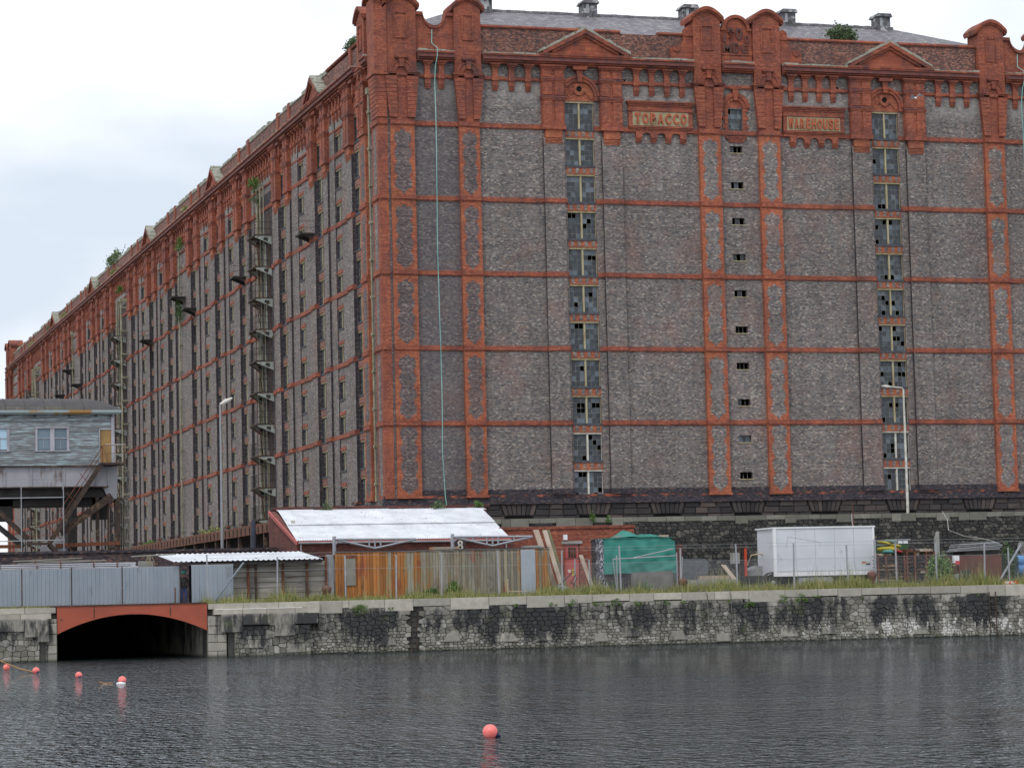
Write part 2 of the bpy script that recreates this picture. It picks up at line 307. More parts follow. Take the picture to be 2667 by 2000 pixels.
# leaf clumps
def leafclump(mb, c, r, n, leaf=0.12, seed=0, flat=False):
    rg = random.Random(seed); k = max(3, n//28); cl = []
    for _ in range(k):
        while True:
            p = Vector((rg.uniform(-1, 1), rg.uniform(-1, 1), rg.uniform(-1, 1)))
            if p.length < 1: break
        cl.append((Vector((p.x*r[0]*0.8, p.y*r[1]*0.8, p.z*r[2]*0.8)), rg.uniform(0.25, 0.5)))
    for _ in range(n):
        q, s = cl[rg.randrange(k)]
        p = Vector(c) + q + Vector((rg.gauss(0, s*r[0]*0.5), rg.gauss(0, s*r[1]*0.5), rg.gauss(0, s*r[2]*0.5)))
        a = Vector((rg.gauss(0, 1), rg.gauss(0, 1), rg.gauss(0, 0.6))).normalized(); b_ = a.cross(Vector((rg.gauss(0, 1), rg.gauss(0, 1), rg.gauss(0, 1)))).normalized()
        l = leaf*rg.uniform(0.6, 1.3)
        mb.face([tuple(p - a*l*0.5), tuple(p + b_*l*0.3), tuple(p + a*l*0.5), tuple(p - b_*l*0.3)])
# ---------------- the warehouse ----------------
ZB0, ST = 33.82, 2.47                      # sill of the top row, storey height
BANDS = [13.90 + 4.942*k for k in range(5)]
W = empty('warehouse', (0, 0, 5.2), **tg('vast red and grey brick warehouse with TOBACCO WAREHOUSE lettering and rows of windows', 'building'))
def wall_open(mb, u0, u1, z0, z1, ops, n=0.0, depth=0.3, m_wall=0, m_near=0, m_far=0):
    us = sorted({u0, u1, *[o[0] for o in ops], *[o[1] for o in ops]}); us = [u for u in us if u0 <= u <= u1]
    zs = sorted({z0, z1, *[o[2] for o in ops], *[o[3] for o in ops]}); zs = [z for z in zs if z0 <= z <= z1]
    for i in range(len(us)-1):
        col = [o for o in ops if o[0] < us[i+1]-1e-6 and o[1] > us[i]+1e-6]
        cuts = sorted((o[2], o[3]) for o in col); z = z0
        for a, b_ in cuts + [(z1, z1)]:
            if a > z + 1e-6: mb.face([(us[i], n, z), (us[i+1], n, z), (us[i+1], n, a), (us[i], n, a)], m_wall)
            z = max(z, b_)
    for a, b_, c, d in ops:
        mb.face([(a, n, c), (a, n-depth, c), (a, n-depth, d), (a, n, d)], m_far); mb.face([(b_, n, c), (b_, n, d), (b_, n-depth, d), (b_, n-depth, c)], m_near)
        mb.face([(a, n, d), (a, n-depth, d), (b_, n-depth, d), (b_, n, d)], m_wall); mb.face([(a, n, c), (b_, n, c), (b_, n-depth, c), (a, n-depth, c)], m_wall)
FC = [13.67, 36.07]                        # front window bays
fops = [(c-1.0, c+1.0, ZB0-ST*k, ZB0-ST*k+1.86) for c in FC for k in range(11)]
fops += [(24.45, 25.35, 32.5-ST*k, 32.96-ST*k) for k in range(10)] + [(24.38, 25.42, 33.85, 35.53)] + [(16.72, 17.05, 36.98, 37.3), (32.35, 32.68, 36.98, 37.3)]
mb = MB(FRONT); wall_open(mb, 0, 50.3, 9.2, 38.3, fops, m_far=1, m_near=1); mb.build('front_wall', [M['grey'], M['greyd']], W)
BAYS = [6.7, 18.25, 31.0, 46.8, 57.9, 69.8, 82.6, 93.7, 105.6, 122.6, 133.7, 145.6, 158.4, 169.5, 181.4, 198.4, 209.5]
SMALL = [(BAYS[i]+BAYS[i+1])/2 for i in range(len(BAYS)-1) if BAYS[i+1]-BAYS[i] < 13 and not (72 < (BAYS[i]+BAYS[i+1])/2 < 80) and not (150 < (BAYS[i]+BAYS[i+1])/2 < 155)]
LEND = 229.0
lops = [(c-0.95, c+0.95, ZB0-ST*k, ZB0-ST*k+1.86) for c in BAYS for k in range(11)] + [(c-0.8, c+0.8, ZB0-ST*k+0.15, ZB0-ST*k+1.5) for c in SMALL for k in range(11)]
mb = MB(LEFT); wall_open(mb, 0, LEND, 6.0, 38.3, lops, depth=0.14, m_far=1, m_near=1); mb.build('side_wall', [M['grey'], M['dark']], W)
mb = MB(); mb.box(1.0, 49.3, 1.0, LEND-1, 5.5, 40.2); mb.build('dark_interior', M['void'], W)
mb = MB(); mb.box(50.0, 50.3, 0.4, LEND, 5.2, 40.4); mb.box(0.4, 50, LEND-0.3, LEND, 5.2, 40.4); mb.build('rear_wall', M['grey'], W)

# --- windows of the front: each with lintel, mullion and panes
pw, ph = 0.29, 0.34
pb = MB(FRONT); pb.box(-pw/2, pw/2, -0.01, 0.0, -ph/2, ph/2); PANE = pb.mk('pane', M['glass'])
spare = MB(FRONT); wr = random.Random(3)
def front_window(c, k, parts):
    z0 = ZB0-ST*k; z1 = z0+1.86
    mb = MB(FRONT)
    mb.box(c-0.06, c+0.06, -0.2, -0.08, z0, z1-0.1, 0)                                     # mullion
    mb.box(c-1.0, c+1.0, -0.2, -0.03, z1-0.11, z1, 0)                                      # lintel
    mb.box(c+0.97, c+1.0, -0.2, -0.12, z0, z1-0.11, 0)
    for s in (-1, 1):
        for i in range(4): x = c+s*(0.08+i*0.297); mb.box(x-0.012, x+0.012, -0.2, -0.165, z0, z1-0.14, 1)
    for j in range(6): z = z0+0.01+j*0.341; mb.box(c-1.0, c+1.0, -0.2, -0.166, z-0.012, z+0.012, 1)
    mb.box(c-1.02, c+1.02, -0.2, 0.06, z0-0.15, z0, 2)                                     # sill
    wo = mb.build('window', [M['white'] if k > 8 else M['cream'], M['bar'], M['sill']], W, org=FRONT(c, 0, z0))
    brk = set()
    if k > 0:
        for _ in range(wr.choice([1, 2, 3, 4, 5] if k > 2 else [0, 1])):
            q = (wr.randrange(6), wr.randrange(5)); brk.add(q)
            if wr.random() < 0.35: brk.add((min(5, q[0]+1), q[1]))
    for i in range(6):
        for j in range(5):
            if (i, j) in brk: continue
            x = c + (-1 if i < 3 else 1)*(0.08+0.1485+(2-i if i < 3 else i-3)*0.297); z = z0+0.01+0.17+j*0.341
            if parts: inst(PANE, 'pane', wo, FRONT(x, -0.18, z))
            else: spare.box(x-pw/2, x+pw/2, -0.19, -0.18, z-ph/2, z+ph/2)
for c in FC:
    for k in range(11): front_window(c, k, c < 20 or k > 8)
spare.build('panes', M['glass'], W, kind='stuff')
for c in FC:                                # chequered spandrels between the windows
    for k in range(1, 11):
        z0 = ZB0-ST*k+1.862; z1 = z0+ST-1.86-0.152
        mb = MB(FRONT); mb.box(c-1.0, c+1.0, -0.1, 0.014, z0, z1, 0)
        for i in range(4): x = c-0.75+i*0.5; mb.box(x-0.11, x+0.11, 0.0, 0.03, z0+0.08, z1-0.03, 1)
        mb.build('spandrel', [M['redo'], M['grey']], W)
for k in range(10):                         # slit windows of the centre
    z0 = 32.5-ST*k; mb = MB(FRONT)
    mb.box(24.37, 25.43, -0.2, 0.05, z0-0.06, z0-0.003, 1)
    for i in range(1, 3): x = 24.45+i*0.3; mb.box(x-0.015, x+0.015, -0.22, -0.19, z0, z0+0.46, 0)
    for i in range(3):
        if (k in (8,)) or wr.random() < 0.3: x = 24.45+i*0.3; mb.box(x+0.015, x+0.285, -0.215, -0.2, z0, z0+0.46, 2)
    mb.build('slit_window', [M['bar'], M['cream'], M['glass']], W)
mb = MB(FRONT)                              # arched centre window
for i in range(5): x = 24.38+i*0.26; mb.box(x-0.014, x+0.014, -0.2, -0.17, 33.85, 35.53, 0)
for j in range(6): z = 33.87+j*0.33; mb.box(24.38, 25.42, -0.2, -0.171, z-0.013, z+0.013, 0)
mb.box(24.2, 25.6, -0.2, 0.08, 33.7, 33.84, 1)
cw = mb.build('window', [M['bar'], M['sill']], W, org=(24.9, 0, 33.85))
pb = MB(FRONT); pb.box(-0.122, 0.122, -0.01, 0, -0.155, 0.155); P2 = pb.mk('pane', M['glass'])
for i in range(4):
    for j in range(5):
        if (i, j) != (0, 4): inst(P2, 'pane', cw, FRONT(24.51+i*0.26, -0.185, 34.035+j*0.33))
mb = MB(FRONT); mb.ring(24.9, 35.6, 0.0, 0.52, -0.02, 0.03, k=12); mb.build('tympanum', M['terra'], W)
mb = MB(FRONT); mb.ring(24.9, 35.6, 0.52, 0.78, -0.1, 0.1, k=14, mi=0); mb.ring(24.9, 35.6, 0.78, 1.05, -0.1, 0.16, k=14, mi=0)
mb.prism([(24.78, 36.08), (25.02, 36.08), (25.12, 36.85), (24.68, 36.85)], 0, 0.26); mb.box(24.5, 25.3, 0, 0.3, 36.86, 36.98)
mb.build('window_arch', M['terra'], W)
mb = MB(FRONT)
for j in range(6):
    d = 0.42 if j % 2 else 0.28; z = 33.86+j*0.3
    mb.box(24.38-d, 24.36, -0.1, 0.07, z, z+0.27); mb.box(25.44, 25.42+d, -0.1, 0.07, z, z+0.27)
for j in range(5): mb.box(24.1+j*0.07, 25.7-j*0.07, -0.05, 0.14-j*0.02, 33.62-j*0.085-0.075, 33.62-j*0.085)
mb.build('window_surround', M['red'], W)

# --- bay pilasters, heads and arches (shared by both fronts)
def bay_meshes(T, offs, dark_near, tag):
    out = {}
    for key, (a, b_) in offs.items():
        mb = MB(T)     # grey shaft below the first string course; the flank nearer the corner is sooty
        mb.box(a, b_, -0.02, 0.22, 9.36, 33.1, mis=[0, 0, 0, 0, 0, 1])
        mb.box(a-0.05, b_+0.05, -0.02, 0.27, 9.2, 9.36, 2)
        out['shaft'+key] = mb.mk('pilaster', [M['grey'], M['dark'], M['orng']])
        mb = MB(T); mid = (a+b_)/2
        mb.box(a-0.08, b_+0.08, -0.03, 0.34, 33.68, 38.0)
        mb.box(a-0.02, mid-0.1, 0.34, 0.40, 34.0, 35.6); mb.box(mid+0.1, b_+0.02, 0.34, 0.40, 34.0, 35.6)
        mb.box(a-0.02, mid-0.1, 0.34, 0.40, 36.0, 36.85); mb.box(mid+0.1, b_+0.02, 0.34, 0.40, 36.0, 36.85)
        mb.box(a-0.02, mid-0.1, 0.34, 0.40, 37.2, 37.7); mb.box(mid+0.1, b_+0.02, 0.34, 0.40, 37.2, 37.7)
        for j in range(3):
            mb.box(a-0.1-0.03*j, b_+0.1+0.03*j, -0.03, 0.42+0.03*j, 35.62+0.1*j, 35.71+0.1*j, 1 if j == 2 else 0)
            mb.box(a-0.1-0.03*j, b_+0.1+0.03*j, -0.03, 0.42+0.03*j, 36.86+0.1*j, 36.95+0.1*j, 1 if j == 2 else 0)
        mb.box(a-0.12, b_+0.12, -0.03, 0.43, 33.67, 34.0)
        for j in range(3): mb.box(a-0.1-0.06*j, b_+0.1+0.06*j, -0.03, 0.42+0.08*j, 37.7+0.1*j, 37.8+0.1*j)
        out['head'+key] = mb.mk('pilaster_head', [M['red'], M['terrad']])
        mb = MB(T); mb.box(a+0.12, b_-0.12, -0.02, 0.32, 33.12, 33.66)
        for j in range(4): mb.box(a+0.12-0.0*j, b_-0.12, -0.02, 0.31-0.02*j, 33.1-0.09*(j+1), 33.1-0.09*j-0.025)
        out['corbel'+key] = mb.mk('corbel', M['redo'])
    mb = MB(T); mb.ring(0, 36.02, 1.05, 1.24, -0.05, 0.16, k=20); mb.ring(0, 36.02, 1.24, 1.4, -0.05, 0.22, k=20)
    mb.box(-1.4, -1.05, -0.05, 0.16, 35.72, 36.02); mb.box(1.05, 1.4, -0.05, 0.16, 35.72, 36.02)
    mb.prism([(-0.14, 36.95), (0.14, 36.95), (0.22, 37.75), (-0.22, 37.75)], 0, 0.34)
    mb.box(-0.5, 0.5, 0, 0.5, 37.75, 37.98)
    out['arch'] = mb.mk('arch', M['terra'])
    mb = MB(T); mb.ring(0, 36.02, 0, 1.05, -0.2, 0.02, k=16); mb.box(-1.05, 1.05, -0.2, 0.02, 35.7, 36.02)
    for s in (-1, 1):
        for j in range(4): mb.box(s*(0.45+0.14*j)-0.07, s*(0.45+0.14*j)+0.07, 0.02, 0.07, 35.85+(3-j)*0.13, 36.0+(3-j)*0.16)
    mb.ring(0, 36.5, 0.2, 0.42, 0.02, 0.12, 0, 2*math.pi, 18)
    out['tymp'] = mb.mk('tympanum', M['redo'])
    mb = MB(T); mb.ring(0, 36.5, 0, 0.2, 0.021, 0.03, 0, 2*math.pi, 12); out['eye'] = mb.mk('round_vent', M['void'])
    return out
FO = {'near': (-2.62, -1.2), 'far': (1.5, 2.9)}
LO = {'near': (-3.25, -1.75), 'far': (1.0, 2.6)}
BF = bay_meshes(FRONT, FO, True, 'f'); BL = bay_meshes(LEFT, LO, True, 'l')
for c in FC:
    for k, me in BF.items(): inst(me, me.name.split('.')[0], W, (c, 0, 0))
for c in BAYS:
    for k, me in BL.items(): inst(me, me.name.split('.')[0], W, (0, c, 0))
# --- windows of the long side (shared mesh)
def side_win(hw, z0, z1, nx, nz, name):
    mb = MB(LEFT); mb.box(-hw, hw, -0.14, -0.12, z0, z1, 0); mb.box(-0.05, 0.05, -0.12, -0.07, z0, z1-0.1, 1); mb.box(-hw, hw, -0.12, -0.03, z1-0.1, z1, 1)
    mb.box(-hw-0.03, hw+0.03, -0.12, 0.05, z0-0.12, z0, 2)
    for i in range(1, nx): x = -hw+2*hw*i/nx; mb.box(x-0.012, x+0.012, -0.12, -0.1, z0, z1, 3)
    for j in range(1, nz): z = z0+(z1-z0)*j/nz; mb.box(-hw, hw, -0.12, -0.101, z-0.012, z+0.012, 3)
    mats = [M['glass'], M['cream'], M['sill'], M['bar']]
    return mb, mats
lw, lm = side_win(0.95, 0, 1.86, 6, 5, 'window'); LW = lw.mk('window', lm)
sw, sm = side_win(0.8, 0, 1.35, 4, 3, 'window'); SW = sw.mk('window', sm)
sp = MB(LEFT); sp.box(-0.95, 0.95, -0.1, 0.014, 0, 0.44, 0)
for i in range(4): sp.box(-0.86+i*0.5, -0.64+i*0.5, 0.0, 0.03, 0.06, 0.4, 1)
SPM = sp.mk('spandrel', [M['redo'], M['grey']])
hd = MB(LEFT); hd.box(-0.85, 0.85, -0.1, 0.03, 1.36, 1.62, 0); HD = hd.mk('window_head', M['red'])
far = MB()
def addmesh(mbx, me, loc, mi):
    i = len(mbx.v); mbx.v += [(v.co.x+loc[0], v.co.y+loc[1], v.co.z+loc[2]) for v in me.vertices]
    for p in me.polygons: mbx.f.append(tuple(i+q for q in p.vertices)); mbx.m.append(mi+p.material_index)
farw = MB(); fars = MB()
for k in range(11):
    z = ZB0-ST*k
    for c in BAYS:
        if c < 135: inst(LW, 'window', W, (0, c, z)); 
        else: addmesh(farw, LW, (0, c, z), 0)
        if k:
            if c < 75: inst(SPM, 'spandrel', W, (0, c, z+1.865))
            else: addmesh(fars, SPM, (0, c, z+1.865), 0)
    for c in SMALL:
        if c < 110: inst(SW, 'window', W, (0, c, z+0.15)); inst(HD, 'window_head', W, (0, c, z+0.15))
        else: addmesh(farw, SW, (0, c, z+0.15), 0); addmesh(fars, HD, (0, c, z+0.15), 2)
farw.build('far_windows', lm, W, kind='stuff'); fars.build('far_spandrels', [M['redo'], M['grey'], M['red']], W, kind='stuff')

# thin brick strip that thickens the wall beyond every small window
for c in SMALL:
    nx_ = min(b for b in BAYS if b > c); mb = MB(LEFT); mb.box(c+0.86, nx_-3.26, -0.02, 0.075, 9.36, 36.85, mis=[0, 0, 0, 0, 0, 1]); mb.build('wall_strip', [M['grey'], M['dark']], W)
# --- piers
FP = [(0.5, 2.15), (5.2, 6.6), (22.12, 23.66), (26.5, 28.05), (43.58, 45.12), (48.15, 49.8)]
LP_ = [(3.4, 5.0), (221.5, 223.4), (226.2, 228.0)]
def lobes(T, u0, u1, n, m):
    mid = (u0+u1)/2; hw = (u1-u0)/2
    for zb in [9.36]+BANDS[:4]:
        mb = MB(T)
        z0 = zb+(0.42 if zb > 10 else 0.1); z1 = zb+4.55; L_ = []; z = z0
        while z < z1:
            s = (z-z0)/(z1-z0); wv = abs(math.sin(math.pi*4*s)); e = min(1, (z-z0)/0.25, (z1-z)/0.25)
            h = (0.36+0.2*wv)*max(0.35, e)*hw/0.8; L_.append((round(h/0.04)*0.04+(0.02 if len(L_) % 2 else 0), z)); z += 0.156
        for h, z in L_: mb.box(mid-h, mid+h, n-0.01, n+0.005, z, z+0.156)
        mb.build('brick_pattern', m, W)
def pier(T, u0, u1, n=0.3, rustic=True, name='pier'):
    mid = (u0+u1)/2; hw = (u1-u0)/2
    mb = MB(T); mb.box(u0, u1, -0.1, n, 9.36, 33.7); mb.box(u0-0.06, u1+0.06, -0.1, n+0.08, 9.2, 9.36)
    mb.build(name, M['redo'], W)
    lobes(T, u0, u1, n, M['greyd'] if mid < 6 else M['grey'])
    mb = MB(T); mb.box(u0, u1, -0.1, n, 33.7, 34.2); t = hw+0.27
    mb.prism([(mid-hw, 34.2), (mid+hw, 34.2), (mid+t-0.03, 37.0), (mid-t+0.03, 37.0)], -0.2, n)
    ph_ = MB(T); ph_.box(0, 1, 0, 1, 0, 1)
    mb.build('pier_head', M['red'], W)
    if rustic:
        ncr = 10; ch = 2.75/ncr
        for j in range(ncr):
            z = 34.15+j*ch; t0 = hw+0.27*j/ncr; t1 = hw+0.27*(j+1)/ncr; inn = 0.34*hw/0.8
            for s in (-1, 1):
                bb = MB(T); P = [(mid+s*inn, z+0.02), (mid+s*(t0+0.03), z+0.02), (mid+s*(t1+0.05), z+ch), (mid+s*inn, z+ch)]
                if s < 0: P = P[::-1]
                bb.prism(P, n, n+0.15); bb.build('brick_block', M['red'], W)
    mb = MB(T)                     # moulded band, niche arch and hood
    for s in (-1, 1):
        for j in range(3):
            a, b_ = sorted((mid+s*0.36*hw/0.8, mid+s*(t+0.04+0.05*j))); mb.box(a, b_, -0.2, n+0.12+0.05*j, 36.95+0.09*j, 37.03+0.09*j)
    mb.ring(mid, 37.2, 0.36, 0.68, n-0.05, n+0.12, k=14); mb.ring(mid, 37.2, 0.68, 0.8, n-0.05, n+0.17, k=14)
    mb.prism([(mid-0.12, 37.5), (mid+0.12, 37.5), (mid+0.2, 38.1), (mid-0.2, 38.1)], n, n+0.24)
    mb.box(mid-0.45, mid+0.45, n-0.05, n+0.3, 38.1, 38.24); mb.box(mid-0.38, mid+0.38, n-0.05, n+0.2, 38.02, 38.1)
    mb.build('niche_arch', M['terra'], W)
    s_ = t-0.05                    # shaft above the cornice with a framed panel and a curved cap
    mb = MB(T); mb.box(mid-s_, mid+s_, -1.3, n, 37.0, 41.55); 
    arc = [(mid+(s_)*math.cos(a), 41.55+0.75*math.sin(a)) for a in [math.pi*i/12 for i in range(13)]]
    mb.prism(arc, -1.3, n); mb.build('pier_shaft', M['red'], W)
    mb = MB(T); pz0, pz1, px = 39.45, 41.2, 0.46*hw/0.8
    for a, b_, c, d in ((mid-px, mid+px, pz0, pz0+0.09), (mid-px, mid+px, pz1-0.09, pz1), (mid-px, mid-px+0.09, pz0+0.09, pz1-0.09), (mid+px-0.09, mid+px, pz0+0.09, pz1-0.09)):
        mb.box(a, b_, n-0.02, n+0.07, c, d)
    mb.build('panel_frame', M['red'], W)
    mb = MB(T); e = s_+0.22; k = 14; lo = []; hi = []
    for i in range(k+1):
        s = -1+2*i/k; x = mid+e*s; h = 41.62+0.72*max(0, math.cos(s*math.pi/2))**0.9
        lo.append((x, h-0.1)); hi.append((x, h+0.14))
    for i in range(k): mb.prism([lo[i], lo[i+1], hi[i+1], hi[i]], -1.5, n+0.22)
    for i in range(k): mb.prism([(lo[i][0]*0.97+mid*0.03, lo[i][1]-0.12), (lo[i+1][0]*0.97+mid*0.03, lo[i+1][1]-0.12), lo[i+1], lo[i]], -1.4, n+0.12)
    mb.build('pier_cap', M['terra'], W)
for a, b_ in FP: pier(FRONT, a, b_)
for a, b_ in LP_: pier(LEFT, a, b_)
# the corner itself
mb = MB(); mb.box(-0.3, 0.32, -0.28, 1.5, 9.2, 42.3); mb.build('corner_pier', M['red'], W)
for zb in [9.36]+BANDS[:4]: mb = MB(LEFT); mb.box(0.35, 1.1, 0.29, 0.305, zb+(0.42 if zb > 10 else 0.1), zb+4.75); mb.build('brick_pattern', M['grey'], W)
mb = MB()
for j in range(10): z = 34.15+j*0.275; mb.box(-0.36-0.02*j, 0.3, -0.38, 1.3, z+0.02, z+0.275)
mb.box(-0.62, 0.36, -0.5, 1.6, 36.95, 37.2); mb.box(-0.5, 0.34, -0.42, 1.55, 37.2, 42.1)
mb.build('corner_quoins', M['red'], W)
mb = MB(); 
for i in range(12):
    s0 = -1+2*i/12; s1 = -1+2*(i+1)/12; f = lambda s: 42.1+0.55*max(0, math.cos(s*math.pi/2))
    mb.prism([(0.6+1.3*s0, f(s0)-0.15), (0.6+1.3*s1, f(s1)-0.15), (0.6+1.3*s1, f(s1)+0.12), (0.6+1.3*s0, f(s0)+0.12)], -0.72, 0.6, plane='nz')
mb.build('corner_cap', M['terra'], W)
mb = MB(FRONT); mb.box(0.32, 0.5, -0.1, 0.2, 9.2, 36.9); mb.build('corner_recess', M['grey'], W)
# --- string courses that step round every pier and pilaster
def segs(length, items, n0=0.0):
    items = sorted(items); o = []; u = 0
    for a, b_, n in items:
        if a > u: o.append((u, a, n0))
        o.append((a, b_, n)); u = b_
    if u < length: o.append((u, length, n0))
    return o
fit = [(-0.3, 0.32, 0.28)]+[(a, b_, 0.3) for a, b_ in FP]
for c in FC: fit += [(c+FO[k][0], c+FO[k][1], 0.22) for k in FO]+[(c-1.01, c+1.01, None)]
lit = [(-0.28, 1.5, 0.3)]+[(a, b_, 0.3) for a, b_ in LP_]
for c in BAYS: lit += [(c+LO[k][0], c+LO[k][1], 0.22) for k in LO if not (c < 7 and k == 'near')]+[(c-0.96, c+0.96, None)]
def course(T, items, length, z, h, p, m, name):
    mb = MB(T)
    for a, b_, n in segs(length, items)+[(0, 0, None)]:
        if n is None:
            if mb.v: mb.build(name, m, W)
            mb = MB(T); continue
        mb.box(a-0.002, b_, -0.05, n+p, z+0.05, z+h); mb.box(a-0.002, b_, -0.05, n+p*0.55, z, z+0.048)
for z in BANDS:
    course(FRONT, fit, 50.3, z, 0.34, 0.1, M['red'], 'string_course'); course(LEFT, lit, LEND, z, 0.34, 0.1, M['red'], 'string_course')
course(FRONT, [i for i in fit if i[2] and i[2] > 0.25], 50.3, 36.9, 0.24, 0.12, M['red'], 'frieze_band')
course(LEFT, [i for i in lit if i[2] and i[2] > 0.25], LEND, 36.9, 0.24, 0.12, M['red'], 'frieze_band')
course(LEFT, [i for i in lit if i[2] and i[2] > 0.25]+[(c-1.0, c+1.0, None) for c in BAYS], LEND, 35.55, 0.2, 0.1, M['red'], 'frieze_band')
# --- brackets of the corbel table
def bracket(T):
    mb = MB(T); mb.box(-0.19, 0.19, -0.02, 0.18, 36.5, 37.7)
    for j in range(3): mb.box(-0.22-0.07*j, 0.22+0.07*j, -0.02, 0.2+0.1*j, 37.68+0.11*j, 37.79+0.11*j)
    mb.box(-0.24, 0.24, -0.02, 0.24, 36.86, 37.16)
    for j in range(3): mb.box(-0.18, 0.18, -0.02, 0.15-0.035*j, 36.5-0.1*(j+1), 36.5-0.1*j-0.02)
    return mb.mk('bracket', M['red'])
BKF, BKL = bracket(FRONT), bracket(LEFT)
for u in (3.15, 4.1, 7.8, 8.95, 10.1, 17.75, 18.85, 19.95, 21.05, 29.05, 30.1, 31.15, 32.2, 40.2, 41.3, 42.4, 46.2, 47.2): inst(BKF, 'bracket', W, (u, 0, 0))
gaps = [(7.0+2.9, 18.25-3.4)]+[(BAYS[i]+2.95, BAYS[i+1]-3.4) for i in range(1, len(BAYS)-1)]
for a, b_ in gaps:
    n = max(3, round((b_-a)/1.05)); 
    for i in range(n): inst(BKL, 'bracket', W, (0, a+(i+0.5)*(b_-a)/n, 0))
# --- cornice, parapet, pediments
def cornice(T, u0, u1):
    mb = MB(T); mb.box(u0, u1, -0.3, 0.32, 38.0, 38.1, 0); mb.box(u0, u1, -0.3, 0.48, 38.1, 38.22, 0)
    mb.box(u0, u1, -0.3, 0.66, 38.22, 38.48, 1); mb.box(u0, u1, -0.3, 0.76, 38.48, 38.6, 0); mb.build('cornice', [M['terra'], M['terrad']], W)
    mb = MB(T); n = int((u1-u0)/0.5); rg = random.Random(int(u0*7)); step = (u1-u0)/max(1, n)
    for i in range(max(1, n)):
        a = u0+i*step; mb.box(a, a+step, -0.3, 0.72-rg.random()*0.1, 38.6, 38.66+rg.random()*0.1)
    mb.build('lichen_crust', M['lichen'], W, kind='stuff')
for a, b_ in ((2.45, 4.9), (6.95, 21.8), (23.98, 26.2), (28.4, 43.2), (45.45, 47.8)): cornice(FRONT, a, b_)
cornice(LEFT, 1.7, 3.1); cornice(LEFT, 5.3, 221.2); cornice(LEFT, 223.7, 225.9)
mb = MB(FRONT); mb.box(6.9, 21.9, -0.5, -0.12, 38.5, 40.45); mb.build('parapet', M['parap'], W); mb = MB(FRONT); mb.box(28.3, 43.3, -0.5, -0.12, 38.5, 40.45); mb.build('parapet', M['parap'], W)
mb = MB(LEFT); mb.box(5.2, 221.4, -0.5, -0.12, 38.5, 40.3); mb.build('parapet', M['parap'], W)
def coping(T, u0, u1, skip=()):
    mb = MB(T); u = u0; rg = random.Random(int(u0*3))
    while u < u1-0.1:
        v = min(u1, u+0.9)
        if not any(a < (u+v)/2 < b_ for a, b_ in skip): mb.prism([(-0.6, 40.46), (-0.04, 40.46), (0.0, 40.55), (-0.1, 40.68), (-0.5, 40.68), (-0.64, 40.55)], u+0.01, v-0.01, plane='nz')
        u = v
    mb.build('coping', M['terra'], W)
coping(FRONT, 6.9, 21.9, [(14.3, 15.3), (17.0, 19.2)]); coping(FRONT, 28.3, 43.3, [(36.6, 37.3)])
coping(LEFT, 5.2, 16); 
mb = MB(LEFT); rg = random.Random(5); u = 16
while u < 221:
    v = u+rg.uniform(0.7, 2.2); h = 40.3+rg.uniform(0.05, 0.4); mb.box(u, min(v, 221.4), -0.55, -0.06, 40.3, h); u = v
mb.build('lichen_coping', M['lichen'], W, kind='stuff')
mb = MB(LEFT)
for i, c in enumerate(BAYS):
    if i in (1, 4, 7, 10, 13): continue
    for d in (-2.2, 1.9): mb = MB(LEFT); mb.box(c+d-0.35, c+d+0.35, -0.55, 0.0, 38.6, 40.62); mb.build('parapet_pier', M['red'], W)
def pediment(T, c, hw=3.25, d=0.0):
    mb = MB(T); z0, z1 = 38.68, 40.35
    mb.prism([(c-hw+0.5, z0), (c+hw-0.5, z0), (c, z1-0.28)], -0.4, 0.45, 0)
    for s in (-1, 1):
        P = lambda a, b_, th: [(c+s*hw*a, z0+(z1-z0)*(1-a)), (c+s*hw*b_, z0+(z1-z0)*(1-b_)), (c+s*hw*b_, z0+(z1-z0)*(1-b_)+th), (c+s*hw*a, z0+(z1-z0)*(1-a)+th)]
        f = lambda L_: L_ if s > 0 else L_[::-1]
        mb.prism(f([(x, z-0.16) for x, z in P(0.0, 0.93, 0.3)]), -0.4, 0.7, 0)
        mb.prism(f([(x, z-0.36) for x, z in P(0.0, 0.72, 0.19)]), -0.2, 0.58, 0)
    mb.box(c-hw, c+hw, -0.3, 0.8, z0-0.09, z0+0.06, 0); mb.build('pediment', [M['terra'], M['lichen']], W)
    mb = MB(T)
    for s in (-1, 1):
        k = 10; rg = random.Random(int(c*9+s))
        for i in range(k):
            a, b_ = i/k*0.98, (i+1)/k*0.98; t_ = 0.1+rg.random()*0.12
            L_ = [(c+s*hw*a, z0+(z1-z0)*(1-a)+0.141), (c+s*hw*b_, z0+(z1-z0)*(1-b_)+0.141), (c+s*hw*b_, z0+(z1-z0)*(1-b_)+0.141+t_), (c+s*hw*a, z0+(z1-z0)*(1-a)+0.141+t_)]
            mb.prism(L_ if s > 0 else L_[::-1], -0.4, 0.66)
    mb.build('lichen_crust', M['lichen'], W, kind='stuff')
pediment(FRONT, 14.05); pediment(FRONT, 36.4)
for i in (1, 4, 7, 10, 13): pediment(LEFT, BAYS[i], 2.7)
